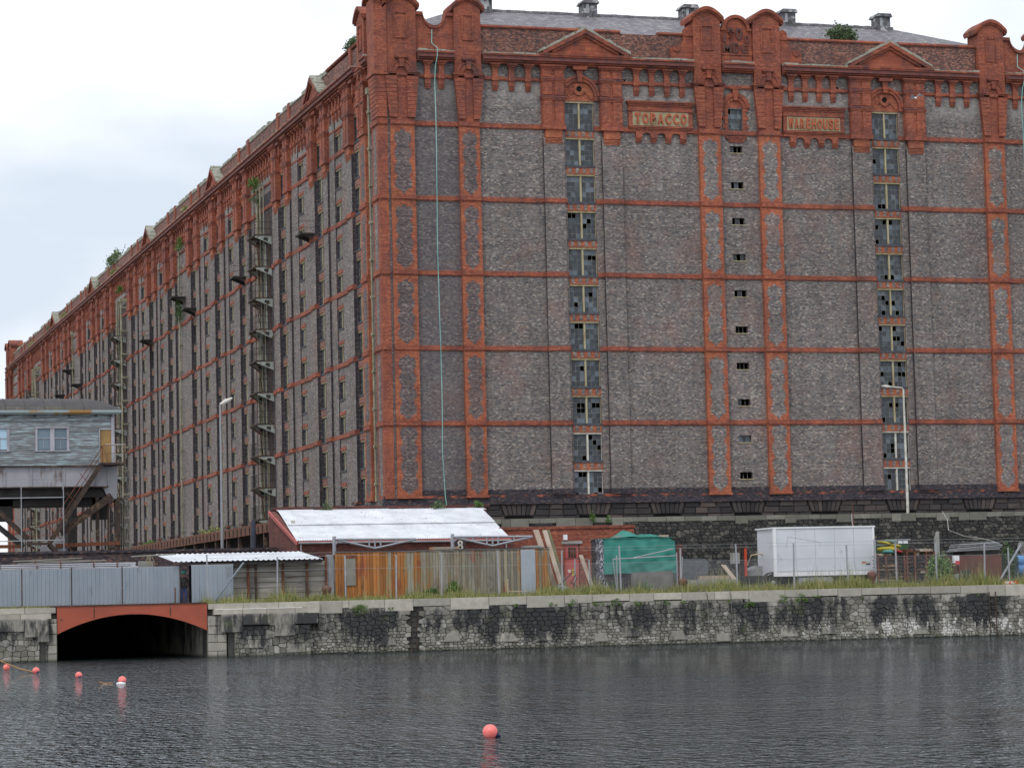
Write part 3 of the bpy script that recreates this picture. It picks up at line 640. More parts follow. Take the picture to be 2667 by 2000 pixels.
def bowl(T, u0, u1):                          # parapet with a scooped top between two piers
    c = (u0+u1)/2; hw = (u1-u0)/2; r = min(0.78, hw-0.3); k = 12
    top = [(u0, 41.2), (c-r-0.12, 41.2)]+[(c-r*math.cos(math.pi*i/k), 41.2-0.88*math.sin(math.pi*i/k)) for i in range(k+1)]+[(c+r+0.12, 41.2), (u1, 41.2)]
    mb = MB(T)
    for i in range(len(top)-1): mb.prism([(top[i][0], 38.4), (top[i+1][0], 38.4), top[i+1], top[i]], -0.5, 0.05)
    mb.build('scooped_parapet', M['red'], W)
    mb = MB(T)
    for i in range(len(top)-1):
        a, b_ = top[i], top[i+1]; 
        if abs(b_[0]-a[0]) < 1e-4: continue
        mb.prism([(a[0], a[1]-0.12), (b_[0], b_[1]-0.12), (b_[0], b_[1]+0.1), (a[0], a[1]+0.1)], -0.6, 0.2)
    mb.build('scooped_coping', M['terra'], W)
bowl(FRONT, 2.35, 5.0); bowl(FRONT, 45.4, 48.0); bowl(LEFT, 1.5, 3.3); bowl(LEFT, 223.6, 226.0)
# --- centre gable with the date
mb = MB(FRONT); mb.box(23.9, 26.25, -0.4, 0.12, 38.6, 41.0); mb.ring(25.06, 41.0, 0, 0.93, -0.4, 0.12, k=16); mb.build('date_gable', M['terra'], W)
mb = MB(FRONT); mb.ring(25.06, 41.0, 0.8, 1.02, 0.1, 0.3, k=18); mb.box(23.95, 24.3, 0.1, 0.28, 40.92, 41.06); mb.box(25.85, 26.2, 0.1, 0.28, 40.92, 41.06)
mb.box(23.95, 26.2, 0.1, 0.26, 39.22, 39.32); mb.box(23.95, 26.2, 0.1, 0.2, 38.75, 39.2); mb.build('gable_moulding', M['terra'], W)
for s, c in ((1, 20.3), (-1, 29.9)):          # scrolls beside the centre piers
    P = [(0, 38.7), (1.6, 38.7), (1.6, 41.0), (1.35, 41.15), (1.05, 40.95), (1.0, 40.55), (0.95, 40.1), (0.75, 39.75), (0.4, 39.62), (0.0, 39.6)]
    P = [(c+s*x, z) for x, z in P]; mb = MB(FRONT); mb.prism(P if s > 0 else P[::-1], -0.3, 0.16); mb.box(c+(1.0 if s > 0 else -1.6), c+(1.6 if s > 0 else -1.0), -0.3, 0.28, 40.42, 40.58)
    mb.ring(c+s*0.4, 39.55, 0.0, 0.26, 0.1, 0.24, 0, 2*math.pi, 12); mb.build('scroll', M['terra'], W)
# --- sign frames
for a, b_ in ((17.0, 21.85), (28.25, 33.05)):
    mb = MB(FRONT); mb.box(a+0.12, b_-0.12, -0.02, 0.18, 33.72, 35.5)
    for j in range(3): mb.box(a+0.1-0.06*j, b_-0.1+0.06*j, -0.02, 0.24+0.06*j, 35.5+0.11*j, 35.6+0.11*j)
    mb.box(a+0.05, b_-0.05, 0.1, 0.26, 35.13, 35.24)
    for j in range(3): mb.box(a+0.1+0.08*j, b_-0.1-0.08*j, -0.02, 0.3-0.05*j, 34.02-0.1*j, 34.1-0.1*j)
    n = 4; p_ = (b_-a-0.6)/n
    for i in range(n):
        x = a+0.3+(i+0.5)*p_; mb.box(x-0.22, x+0.22, -0.02, 0.2, 33.3, 33.72)
        for j in range(3): mb.box(x-0.2, x+0.2, -0.02, 0.16-0.04*j, 33.3-0.1*(j+1), 33.3-0.1*j-0.02)
    for i in range(n-1):
        x = a+0.3+(i+1)*p_; r_ = p_/2-0.22
        for q in range(6):
            t0, t1 = math.pi*q/6, math.pi*(q+1)/6
            mb.prism([(x+r_*math.cos(t1), 33.45+r_*0.7*math.sin(t1)), (x+r_*math.cos(t0), 33.45+r_*0.7*math.sin(t0)), (x+r_*math.cos(t0), 33.73), (x+r_*math.cos(t1), 33.73)], -0.02, 0.19)
    mb.build('sign_frame', M['red'], W)
    mb = MB(FRONT); mb.box(a+0.4, b_-0.45, 0.17, 0.195, 34.16, 35.1); mb.build('sign_panel', M['sand'], W)
def letter(ch, size, cx, z, n, wid, m, ext=0.05, off=0.02):
    cu = bpy.data.curves.new('letter', 'FONT'); cu.body = ch; cu.size = 1.0; cu.extrude = ext; cu.offset = off; cu.align_x = 'CENTER'
    ob = bpy.data.objects.new('letter', cu); COL.objects.link(ob); dg = bpy.context.evaluated_depsgraph_get(); dg.update()
    me = bpy.data.meshes.new_from_object(ob.evaluated_get(dg)); bpy.data.objects.remove(ob)
    xs = [v.co.x for v in me.vertices]; ys = [v.co.y for v in me.vertices]; x0, x1, y0, y1 = min(xs), max(xs), min(ys), max(ys)
    for v in me.vertices:
        X = (v.co.x-(x0+x1)/2)/(x1-x0)*wid; Z = (v.co.y-y0)/(y1-y0)*size
        v.co = FRONT(cx+X, n+v.co.z, z+Z)
        v.co -= ORG[W.name]
    me.materials.clear(); me.materials.append(m)
    o = bpy.data.objects.new('letter', me); COL.objects.link(o); o.parent = W
LTR = mat('letter_terracotta', (0.44, 0.115, 0.05), (0.36, 0.09, 0.045), scale=3)
for s, a, b_ in (('TOBACCO', 17.47, 21.32), ('WAREHOUSE', 28.7, 32.55)):
    n = len(s); p_ = (b_-a)/n
    for i, ch in enumerate(s): letter(ch, 0.74, a+(i+0.5)*p_, 34.26, 0.245, p_*(0.86 if ch == 'W' else 0.74), LTR, 0.05, 0.035)
for ch, x, z, s, wd in (('1', 24.22, 40.1, 0.55, 0.2), ('9', 24.68, 40.3, 0.85, 0.46), ('0', 25.3, 40.3, 0.85, 0.5), ('0', 25.87, 40.05, 0.6, 0.36), ('M', 24.4, 39.38, 0.62, 0.58), ('D', 25.08, 39.38, 0.72, 0.5), ('E', 25.72, 39.38, 0.62, 0.46)):
    letter(ch, s, x, z, 0.17, wd, M['terra'], 0.06, 0.03)
# --- slate roof with ridge vents
mb = MB(); za, zr = 40.35, 43.0
mb.face([(1.5, 0.5, za), (46.6, 0.5, za), (39.7, 6, zr), (7.0, 6, zr)]); mb.face([(46.6, 0.5, za), (46.6, 11.5, za), (39.7, 6, zr)])
mb.face([(46.6, 11.5, za), (1.5, 11.5, za), (7.0, 6, zr), (39.7, 6, zr)]); mb.face([(1.5, 11.5, za), (1.5, 0.5, za), (7.0, 6, zr)])
ro = mb.build('roof', M['slate'], W)
mb = MB(); mb.box(0.6, 49.9, 11.6, LEND-0.5, 40.0, 40.2); mb.box(0.6, 49.9, 0.4, 11.6, 40.0, 40.3); mb.build('roof_deck', M['lead'], W)
mb = MB(); rg = random.Random(2); x = 7.0
while x < 39.6: mb.box(x, x+0.42, 5.86, 6.14, zr-0.06, zr+0.1+rg.random()*0.04); x += 0.45
mb.build('ridge_tiles', M['slate'], ro)
for vx in (8.9, 16.55, 23.98, 31.5, 38.9):
    v = empty('dummy', (0, 0, 0)); bpy.data.objects.remove(v)
    mb = MB(); mb.box(vx-0.52, vx+0.52, 5.5, 6.5, zr-0.3, zr+0.75, 0); mb.box(vx-0.3, vx-0.1, 5.46, 5.5, zr+0.05, zr+0.7, 1)
    vo = mb.build('ridge_vent', [M['lead'], M['galv']], ro)
    mb = MB(); mb.prism([(vx-0.64, zr+0.751), (vx+0.64, zr+0.751), (vx+0.5, zr+0.98), (vx-0.5, zr+0.98)], 5.3, 6.7); mb.build('vent_cap', M['lead'], vo)
# --- stone plinth with basement arches
mb = MB(FRONT); mb.box(-0.4, 50.4, -0.3, 0.0, 5.2, 8.9); mb.build('plinth_core', M['mort'], W)
ARC = [3.5, 8.73, 13.9, 19.1, 24.9, 30.5, 36.35, 42.15, 47.5]
prg = random.Random(12)
def block(poly, n0, n1, m, name, T=FRONT, ins=0.05, parent=None):
    cx = sum(p[0] for p in poly)/len(poly); cz = sum(p[1] for p in poly)/len(poly)
    k = len(poly); A = [(p[0], n0, p[1]) for p in poly]; B = [(p[0], n1-ins, p[1]) for p in poly]
    Cc = []
    for p in poly:
        d = math.hypot(p[0]-cx, p[1]-cz); s = max(0.4, 1-ins*1.3/d); Cc.append((cx+(p[0]-cx)*s, n1+prg.uniform(-0.4, 0.4)*ins, cz+(p[1]-cz)*s))
    bb = MB(T); vs = A+B+Cc; fs = [(i, (i+1) % k, k+(i+1) % k, k+i) for i in range(k)]+[(k+i, k+(i+1) % k, 2*k+(i+1) % k, 2*k+i) for i in range(k)]+[tuple(range(2*k, 3*k))]
    bb.mesh(vs, fs)
    if name: return bb.build(name, m, parent or W)
    return bb
for c in ARC:
    mb = MB(FRONT); mb.box(c-0.95, c+0.95, -0.05, 0.01, 5.4, 8.05); mb.build('basement_opening', M['void'], W)
    for i in range(7):                         # flat arch of radiating rock-faced voussoirs
        x0 = c-0.98+1.96*i/7+0.012; x1 = c-0.98+1.96*(i+1)/7-0.012; sp_ = 1.28
        block([(x0, 7.98), (x1, 7.98), (c+(x1-c)*sp_, 8.74), (c+(x0-c)*sp_, 8.74)], 0, 0.13+prg.random()*0.06, M['plin'], 'voussoir', ins=0.05)
for i in range(len(ARC)-1):
    a, b_ = ARC[i]+1.0, ARC[i+1]-1.0
    for z0, z1 in ((8.4, 8.74), (7.98, 8.38), (7.5, 7.96), (7.0, 7.48)):
        ins_ = 0.27*(max(0, z1-7.98)/0.76); x = a+ins_; e = b_-ins_; 
        if z1 < 7.98: x, e = a, b_
        k = max(1, round((e-x)/0.95)); p_ = (e-x)/k
        for j in range(k): block([(x+j*p_+0.012, z0), (x+(j+1)*p_-0.012, z0), (x+(j+1)*p_-0.012, z1), (x+j*p_+0.012, z1)], 0, 0.12+prg.random()*0.07, M['plin'], 'plinth_stone', ins=0.06)
mb = MB(FRONT)
for j in range(4): mb.box(-0.4, 50.4, -0.2, 0.27-0.02*j, 8.76+0.11*j, 8.87+0.11*j)
mb.build('plinth_course', M['dark'], W)
mb = MB(FRONT)
for a, b_, n in segs(50.3, fit):
    if n is None or n > 0.25: continue
    for j in range(5): mb.box(a+0.002, b_-0.002, -0.05, n+0.15-0.03*j, 9.362+0.075*j, 9.43+0.075*j)
mb.build('plinth_steps', M['dark'], W)
mb = MB(FRONT); mb.box(-0.36, 50.36, -0.2, 0.17, 9.2, 9.358); mb.build('plinth_chamfer', M['orng'], W)
# --- rainwater pipes
def downpipe(u, z0, z1, n=0.22, T=LEFT, r=0.075, kink=True):
    mb = MB(T); mb.tube([(u, n, z1), (u, n, z0+0.8)]+([(u-0.15, n+0.05, z0+0.35), (u-0.4, n+0.1, z0)] if kink else [(u, n, z0)]), r, 8)
    mb.box(u-0.22, u+0.22, 0, n+0.16, z1, z1+0.4)
    z = z0+1.2
    while z < z1: mb.box(u-0.2, u+0.2, 0, n+0.1, z-0.08, z+0.08); z += ST
    mb.build('downpipe', PIPE, W)
PIPE = mat('pipe_paint', (0.36, 0.34, 0.25), (0.2, 0.19, 0.12), scale=1.2, detail=8, c3=(0.10, 0.11, 0.05), s3=2)
downpipe(2.55, 9.1, 36.2)
for u in (76.9, 153.5): downpipe(u, 8.5, 36.0)
for u in (110.8, 188.6): downpipe(u, 8.5, 35.0, n=0.6, r=0.1)
# --- fire-escape balconies
GR = mat('pale_green_iron', (0.38, 0.42, 0.40), (0.27, 0.30, 0.27), scale=2.5, c3=(0.14, 0.09, 0.04), s3=3, lo3=0.56, hi3=0.64)
pl = MB(LEFT); pl.prism([(0.0, -0.72), (0.0, 0.0), (1.4, -0.06), (1.4, -0.14)], -0.025, 0.025, plane='nz'); PLATE = pl.mk('bracket_plate', GR)
hl = MB(LEFT); hl.prism([(0.35, -0.5), (0.3, -0.18), (0.62, -0.14), (0.7, -0.32)], -0.028, 0.028, plane='nz'); HOLE = hl.mk('plate_opening', M['bsteel'])
dk = MB(LEFT); dk.box(-0.05, 2.85, 0.0, 1.42, -0.05, 0.03, 0)
for i in range(8): dk.box(-0.05+i*0.4, 0.02+i*0.4, 1.36, 1.42, -0.14, -0.05, 0)
DECK = dk.mk('balcony', M['rustd'])
rl = MB(LEFT)
for h in (0.5, 1.0): rl.tube([(0, 1.38, h), (2.8, 1.38, h)], 0.02, 5); rl.tube([(0, 0, h), (0, 1.38, h)], 0.02, 5)
for i in range(8): rl.tube([(i*0.4, 1.38, 0), (i*0.4, 1.38, 1.0)], 0.015, 4)
RAIL = rl.mk('railing', M['bsteel'])
for u in (35.5, 111.5, 190.0):
    mb = MB(LEFT)
    for d, r_ in ((3.4, 0.1), (2.2, 0.07), (0.9, 0.05)): mb = MB(LEFT); mb.tube([(u+d, 0.45, 7.0), (u+d, 0.45, 35.5)], r_, 7); mb.build('riser_pipe', PIPE, W)
    mb = MB(LEFT); mb.box(u-0.2, u+4.6, -0.02, 0.03, 6.2, 35.0); mb.build('dark_strip', M['dark'], W)  # darker brick strip down the wall behind the balconies
    rg_ = random.Random(int(u))
    for q in range(7):
        d_ = rg_.uniform(0.1, 4.2); n_ = rg_.uniform(0.1, 0.7); za = rg_.uniform(8, 26); mb = MB(LEFT); mb.tube([(u+d_, n_, za), (u+d_+rg_.uniform(-0.3, 0.3), n_, za+rg_.uniform(4, 9))], rg_.uniform(0.025, 0.06), 5); mb.build('service_pipe', rg_.choice([PIPE, M['rust'], GR]), W)
    for q in (0.25, 0.65): mb = MB(LEFT); mb.tube([(u+3.6, q, 7.5), (u+3.6, q, 35.2)], 0.03, 4); mb.build('ladder_rail', M['rust'], W)
    for q in range(60): mb = MB(LEFT); mb.tube([(u+3.6, 0.25, 8+q*0.45), (u+3.6, 0.65, 8+q*0.45)], 0.02, 4); mb.build('rung', M['rust'], W)
    for k in range(11):
        z = 31.5-ST*k; mb = MB(LEFT); mb.box(u+0.5, u+1.7, 0.031, 0.06, z, z+1.9); mb.build('dark_doorway', M['rustd'], W)  # thin dark slab, its colour stands in for the unlit door opening
        a_ = (u+rg_.uniform(0.1, 0.8), 1.25, z); b2 = (u+rg_.uniform(1.8, 2.7), 0.5, z-ST); mb = MB(LEFT); mb.tube([a_, b2], 0.03, 4); mb.build('brace_rod', PIPE if k % 2 else M['rust'], W)
        mb = MB(LEFT); mb.tube([(u+2.8, 0.05, z-0.9), (u+2.8, 0.8, z-0.5), (u+2.8, 1.3, z-0.15)], 0.06, 5); mb.build('knee_brace', M['rust'], W)
    for k in range(11):
        z = 31.45-ST*k+(ST if u > 150 else 0)*0
        bo = inst(DECK, 'balcony', W, (0, u, z))
        for d in (0.0, 2.8): inst(PLATE, 'bracket_plate', bo, (0, u+d, z-0.03)); inst(HOLE, 'plate_opening', bo, (0, u+d, z-0.03))
        inst(RAIL, 'railing', bo, (0, u, z+0.03))
# small black loading platforms stuck to the wall
bp = MB(LEFT); bp.box(-0.9, 0.9, 0, 1.3, 0, 0.12); bp.prism([(0.0, -0.5), (0.0, 0.0), (1.2, 0.0)], -0.8, -0.74, plane='nz'); bp.prism([(0.0, -0.5), (0.0, 0.0), (1.2, 0.0)], 0.74, 0.8, plane='nz')
for h in (0.5, 0.95): bp.tube([(-0.9, 1.28, h), (0.9, 1.28, h)], 0.018, 5); bp.tube([(-0.9, 0, h), (-0.9, 1.28, h)], 0.018, 5)
BP = bp.mk('loading_platform', M['bsteel'])
for u, z in ((20.2, 29.2), (45.8, 29.3), (75.6, 31.2), (69.1, 29.4), (94.0, 29.1), (147.0, 29.3), (154.6, 31.7), (162.4, 29.3)): inst(BP, 'loading_platform', W, (0, u, z))
# teal ropes hanging down the front
TEAL = mat('teal_rope', (0.34, 0.58, 0.53), (0.13, 0.34, 0.32), scale=0.7, sc3=(1, 1, 0.5))
for k, x in enumerate((3.45, 46.4)):
    mb = MB(FRONT); rg = random.Random(k)
    pts = [(x+0.03, 0.25, 40.1), (x, 0.27, 39.2), (x+0.22, 0.85, 38.75), (x+0.2, 0.86, 38.2), (x+0.1, 0.7, 37.6)]+[(x+0.07+0.04*math.sin(i*0.9)+rg.uniform(-0.02, 0.02), 0.5, 36.5-i*2.2) for i in range(12)]+[(x+0.2, 0.4, 9.4), (x+0.3, 0.45, 8.6)]
    mb.tube(pts, 0.03, 6); mb.build('hanging_rope', TEAL, org=FRONT(x, 0.5, 8.6), **tg(['long teal rope hanging from the scooped parapet at the near warehouse corner', 'long teal rope hanging down the warehouse front at the right edge'][k], 'rope', 'teal ropes on the warehouse front'))
# ---------------- water, ground, quay ----------------
m, t, b = _new('dock_water'); p = pos(t)
n1 = noise(t, p, 0.9, 2, 0.5, sc3=(0.7, 0.6, 1)); n2 = noise(t, p, 3.0, 2, 0.5, sc3=(1.5, 0.75, 1)); n3 = noise(t, p, 0.07, 3, 0.55, sc3=(1, 0.5, 1)); n4 = noise(t, p, 7.0, 1, 0.5, sc3=(1.3, 0.8, 1))
n5 = noise(t, p, 1.7, 2, 0.5, sc3=(2.4, 0.6, 1), loc=(3, 9, 0))
crest = math_(t, 'POWER', n2, 2.2)
hgt = math_(t, 'ADD', math_(t, 'MULTIPLY', n1, 0.30), math_(t, 'ADD', math_(t, 'MULTIPLY', crest, 0.42), math_(t, 'MULTIPLY', n4, 0.06)))
hgt = math_(t, 'ADD', hgt, math_(t, 'MULTIPLY', n5, 0.2))
hgt = math_(t, 'MULTIPLY', hgt, ramp(t, n3, [(0.35, 0.4), (0.65, 1.3)]))
bumpn(t, b, hgt, 1.0, 0.6)
nrm = b.inputs['Normal'].links[0].from_socket; outm = [n for n in t.nodes if n.type == 'OUTPUT_MATERIAL'][0]
gl = N(t, 'ShaderNodeBsdfGlossy'); gl.inputs['Color'].default_value = (0.90, 0.94, 0.98, 1); gl.inputs['Roughness'].default_value = 0.03
df = N(t, 'ShaderNodeBsdfDiffuse'); df.inputs['Color'].default_value = (0.014, 0.019, 0.019, 1)
fn = N(t, 'ShaderNodeFresnel'); fn.inputs['IOR'].default_value = 1.33; mxs = N(t, 'ShaderNodeMixShader')
for n_ in (gl, df, fn): t.links.new(nrm, n_.inputs['Normal'])
t.links.new(fn.outputs[0], mxs.inputs[0]); t.links.new(df.outputs[0], mxs.inputs[1]); t.links.new(gl.outputs[0], mxs.inputs[2]); t.links.new(mxs.outputs[0], outm.inputs[0]); t.nodes.remove(b)
M['water'] = m
mb = MB(); mb.face([(-700, -900, 0), (700, -900, 0), (700, 40, 0), (-700, 40, 0)]); mb.build('water', M['water'], kind='structure')
BX0, BX1 = -25.3, -17.9                      # the passage under the iron bridge
G0 = 2.58
mb = MB(); mb.face([(BX1, qy(BX1)+0.5, G0), (75, qy(75)+0.5, G0), (75, -11.5, G0), (BX1, -11.5, G0)]); mb.face([(-90, qy(-90)+0.5, G0), (BX0, qy(BX0)+0.5, G0), (BX0, -11.5, G0), (-90, -11.5, G0)])
mb.build('yard_ground', M['asph'], kind='structure')
mb = MB(); mb.face([(-3000, -11.5, 4.9), (3000, -11.5, 4.9), (3000, 6000, 4.9), (-3000, 6000, 4.9)]); mb.build('street_ground', M['asph'], kind='structure')
def clip(poly, px, pz, nx, nz):
    o = []; k = len(poly)
    for i in range(k):
        a, c = poly[i], poly[(i+1) % k]; da = (a[0]-px)*nx+(a[1]-pz)*nz; dc = (c[0]-px)*nx+(c[1]-pz)*nz
        if da <= 0: o.append(a)
        if (da < 0 < dc) or (dc < 0 < da): s = da/(da-dc); o.append((a[0]+(c[0]-a[0])*s, a[1]+(c[1]-a[1])*s))
    return o
def rubble_cells(u0, u1, z0, z1, hfun, asp, rg, drop=0.12):
    S = []; z = z0
    while z < z1:
        h = hfun((z-z0)/(z1-z0)); u = u0-rg.random()*h
        while u < u1+h:
            wd = h*asp*rg.uniform(0.65, 1.5)
            if rg.random() > drop: S.append((u+wd/2+rg.uniform(-0.2, 0.2)*wd, z+h/2+rg.uniform(-0.1, 0.1)*h))
            u += wd
        z += h
    AN = 1.45; S = [(x, z*AN) for x, z in S]; G = {}; cs = 0.6
    for i, s in enumerate(S): G.setdefault((int(s[0]//cs), int(s[1]//cs)), []).append(i)
    out_ = []
    for i, (x, z) in enumerate(S):
        gx, gz = int(x//cs), int(z//cs); nb = []
        for a in range(-2, 3):
            for c in range(-2, 3): nb += G.get((gx+a, gz+c), [])
        nb = sorted((q for q in nb if q != i), key=lambda q: (S[q][0]-x)**2+(S[q][1]-z)**2)[:16]
        P = [(max(u0, x-1), max(z0*AN, z-0.8)), (min(u1, x+1), max(z0*AN, z-0.8)), (min(u1, x+1), min(z1*AN, z+0.8)), (max(u0, x-1), min(z1*AN, z+0.8))]
        for q in nb:
            qx, qz = S[q]; P = clip(P, (x+qx)/2, (z+qz)/2, qx-x, qz-z)
            if len(P) < 3: break
        if len(P) >= 3:
            P = [(a_, c_/AN) for a_, c_ in P]
            ar = abs(sum(P[k][0]*P[(k+1) % len(P)][1]-P[(k+1) % len(P)][0]*P[k][1] for k in range(len(P))))/2
            if ar > 0.004: out_.append((ar, P))
    return out_
def shrink(P, g):
    cx = sum(p[0] for p in P)/len(P); cz = sum(p[1] for p in P)/len(P); o = []
    for p in P:
        d = math.hypot(p[0]-cx, p[1]-cz); s = max(0.5, 1-g/max(d, 1e-3)); o.append((cx+(p[0]-cx)*s, cz+(p[1]-cz)*s))
    return o
def rubble(parent, cells_, T, n, m, rg, nparts, gap=0.014):
    cells_ = sorted(cells_, key=lambda c: -c[0]); rest = MB(T)
    for i, (ar, P) in enumerate(cells_):
        P = shrink(P, gap*0.8+rg.random()*0.008); th = rg.uniform(0.03, 0.08)
        nn = n(P) if callable(n) else n
        bb = block(P, nn-0.06, nn+th, None, None, T=T, ins=0.016)
        if i < nparts: bb.build('stone', m, parent)
        else:
            k = len(rest.v); rest.v += bb.v; rest.f += [tuple(k+q for q in f) for f in bb.f]; rest.m += bb.m
    if rest.v: rest.build('rubble_stones', m, parent, kind='stuff')
QW = empty('quay_wall', QUAY(0, 0, 0), **tg('mossy stone quay wall along the dock with granite coping, black stains and white streaks', 'wall'))
mb = MB(QUAY); mb.box(BX1, 75, -1.2, 0.0, -2, 2.3); mb.build('wall_core', M['mort'], QW)
mb = MB(QUAY); mb.box(-90, BX0, -1.2, 0.0, -2, 2.3); mb.build('wall_core', M['mort'], QW)
rg = random.Random(21)
cells_ = rubble_cells(-12.75, 30.0, -0.25, 2.26, lambda s: 0.13+0.17*s*s, 1.55, rg, 0.16)
cells_ += rubble_cells(-16.6, -12.8, -0.25, 1.5, lambda s: 0.2+0.05*s, 1.25, rg, 0.2)
cells_ += rubble_cells(-33, BX0-0.9, -0.25, 1.5, lambda s: 0.25+0.05*s, 1.25, rg, 0.25)
cells_ = [c for c in cells_ if not (-7.72 < sum(p[0] for p in c[1])/len(c[1]) < -7.2)]    # ladder chase
mb = MB(QUAY); mb.box(-16.9, -12.8, -0.1, 0.42, -1, 1.5); mb.build('wall_core', M['mort'], QW)
mb = MB(QUAY); mb.box(-40, BX0-0.6, -0.1, 0.42, -1, 1.5); mb.build('wall_core', M['mort'], QW)
rubble(QW, cells_, QUAY, lambda P: 0.45 if (P[0][0] < -12.8) else 0.05, M['rubble'], rg, 300)
def qstone(u0, u1, z0, z1, n0, n1, m=None, name='coping_stone', ins=0.025): block([(u0+0.008, z0), (u1-0.008, z0), (u1-0.008, z1), (u0+0.008, z1)], n0, n1, m or M['cope'], name, T=QUAY, ins=ins, parent=QW)
def cope_tops(u0, u1, n0, n1, z):            # flat top so the stone is solid from above
    mb = MB(QUAY); mb.box(u0+0.008, u1-0.008, n0, n1-0.03, z-0.1, z-0.003); return mb
u = -12.3; rg = random.Random(33); ct = MB(QUAY)
while u < 32:
    wd = rg.uniform(0.95, 2.0); dp = rg.choice([0.36, 0.38, 0.42, 0.42, 0.6]); qstone(u, u+wd, 2.66-dp, 2.66, -0.9, 0.14); u += wd
# heavier blocks just under the coping
u = -12.2
while u < 30:
    if rg.random() < 0.5: wd = rg.uniform(0.4, 0.8); qstone(u, u+wd, 1.82+rg.random()*0.1, 2.22, 0.0, 0.13, M['ash'], 'ashlar_stone', 0.03); u += wd
    u += rg.uniform(0.15, 1.2)
for u_ in (-15.9, -14.0, -9.3, -6.0, -3.1, -1.2, 1.8, 3.4, 5.7, 8.2, 11.6, 13.8, 16.2, 18.7):
    w2 = rg.uniform(0.6, 1.0); z0 = rg.uniform(0.02, 0.5); nn = 0.45 if u_ < -12.8 else 0.05
    block([(u_, z0), (u_+w2, z0), (u_+w2*rg.uniform(0.7, 1), z0+rg.uniform(0.35, 0.5)), (u_+w2*rg.uniform(0, 0.3), z0+rg.uniform(0.35, 0.5))], nn-0.05, nn+0.14, M['ash'], 'ashlar_stone', T=QUAY, ins=0.03, parent=QW)
# stepped coping either side of the bridge
def tiers(u0, u1, s):
    rg2 = random.Random(int(u0*10))
    for (z0, z1, n1, a, c, wd) in ((2.38, 2.66, 0.2, u0, u1, 1.5), (2.1, 2.37, 0.42, u0+0.25*s, u1, 1.3), (1.55, 2.09, 0.62, u0+0.6*s, u1, 1.2)):
        x = a
        while (x < c-0.05 if s > 0 else x > c+0.05):
            w2 = rg2.uniform(0.8, 1.2)*wd; y = min(c, x+w2) if s > 0 else max(c, x-w2); lo, hi = sorted((x, y))
            dz = rg2.choice([0, 0, 0.05, 0.35]) if z0 < 2 else 0
            qstone(lo, hi, z0-dz, z1, -0.9 if z0 > 2.3 else 0.0, n1, M['cope'] if z0 > 2 else M['ash']); x = y
tiers(BX1+0.05, -12.35, 1); tiers(BX0-0.05, -34, -1)
qstone(-14.6, -13.6, 0.95, 2.1, 0.0, 0.68, M['ash'], 'corner_stone'); qstone(-12.9, -12.3, 1.9, 2.66, -0.9, 0.45, M['cope'], 'corner_stone'); qstone(-12.3, -11.1, 2.02, 2.66, -0.9, 0.2, M['cope'], 'corner_stone')
qstone(BX0-1.0, BX0-0.45, 0.95, 2.1, 0.0, 0.66, M['ash'], 'corner_stone')
for x0, x1 in ((BX1+0.02, BX1+0.95), (BX0-0.95, BX0-0.02)):
    z = -0.2
    while z < 2.0:
        h = rg.uniform(0.35, 0.6); z2 = min(2.1, z+h); k = rg.choice([1, 2])
        for j in range(k): qstone(x0+(x1-x0)*j/k, x0+(x1-x0)*(j+1)/k, z+0.01, z2-0.01, -0.9, 0.3, M['ash'], 'ashlar_stone')
        z = z2
mb = MB(QUAY)                                # iron ladder in its chase
for x in (-7.62, -7.3): mb.tube([(x, 0.04, -0.3), (x, 0.04, 2.2)], 0.025, 5)
for j in range(9): mb.tube([(-7.62, 0.04, -0.1+j*0.27), (-7.3, 0.04, -0.1+j*0.27)], 0.018, 5)
mb.build('wall_ladder', M['rustd'], org=QUAY(-7.45, 0.04, 0), **tg('rusty iron ladder in a dark recess of the quay wall', 'ladder'))
mb = MB(QUAY); mb.box(-7.7, -7.22, -0.05, 0.001, -1, 2.2); mb.build('ladder_chase', M['mort'], QW)
mb = MB(QUAY)
for x in (22.9, 23.25): mb.tube([(x, 0.2, -0.3), (x, 0.2, 2.3)], 0.03, 5)
for j in range(9): mb.tube([(22.9, 0.2, -0.1+j*0.27), (23.25, 0.2, -0.1+j*0.27)], 0.02, 5)
mb.build('wall_ladder', M['rustd'], org=QUAY(23.1, 0.2, 0), **tg('rusty iron ladder on the quay wall near the right edge', 'ladder'))
ROPE = mat('old_rope', (0.10, 0.095, 0.085), (0.19, 0.18, 0.15), scale=6)
for i, (x, d) in enumerate(((7.75, 'rope with a knot'), (9.0, 'thin rope'))):
    mb = MB(QUAY); mb.tube([(x-0.3, -0.25, 2.72), (x-0.06, 0.1, 2.74), (x, 0.2, 2.5), (x+0.05, 0.19, 1.2), (x+0.08, 0.19, -0.1)], 0.025, 5)
    mb.build('mooring_rope', ROPE, org=QUAY(x, 0.2, 0), **tg('grey mooring '+d+' hanging down the middle of the quay wall', 'rope'))
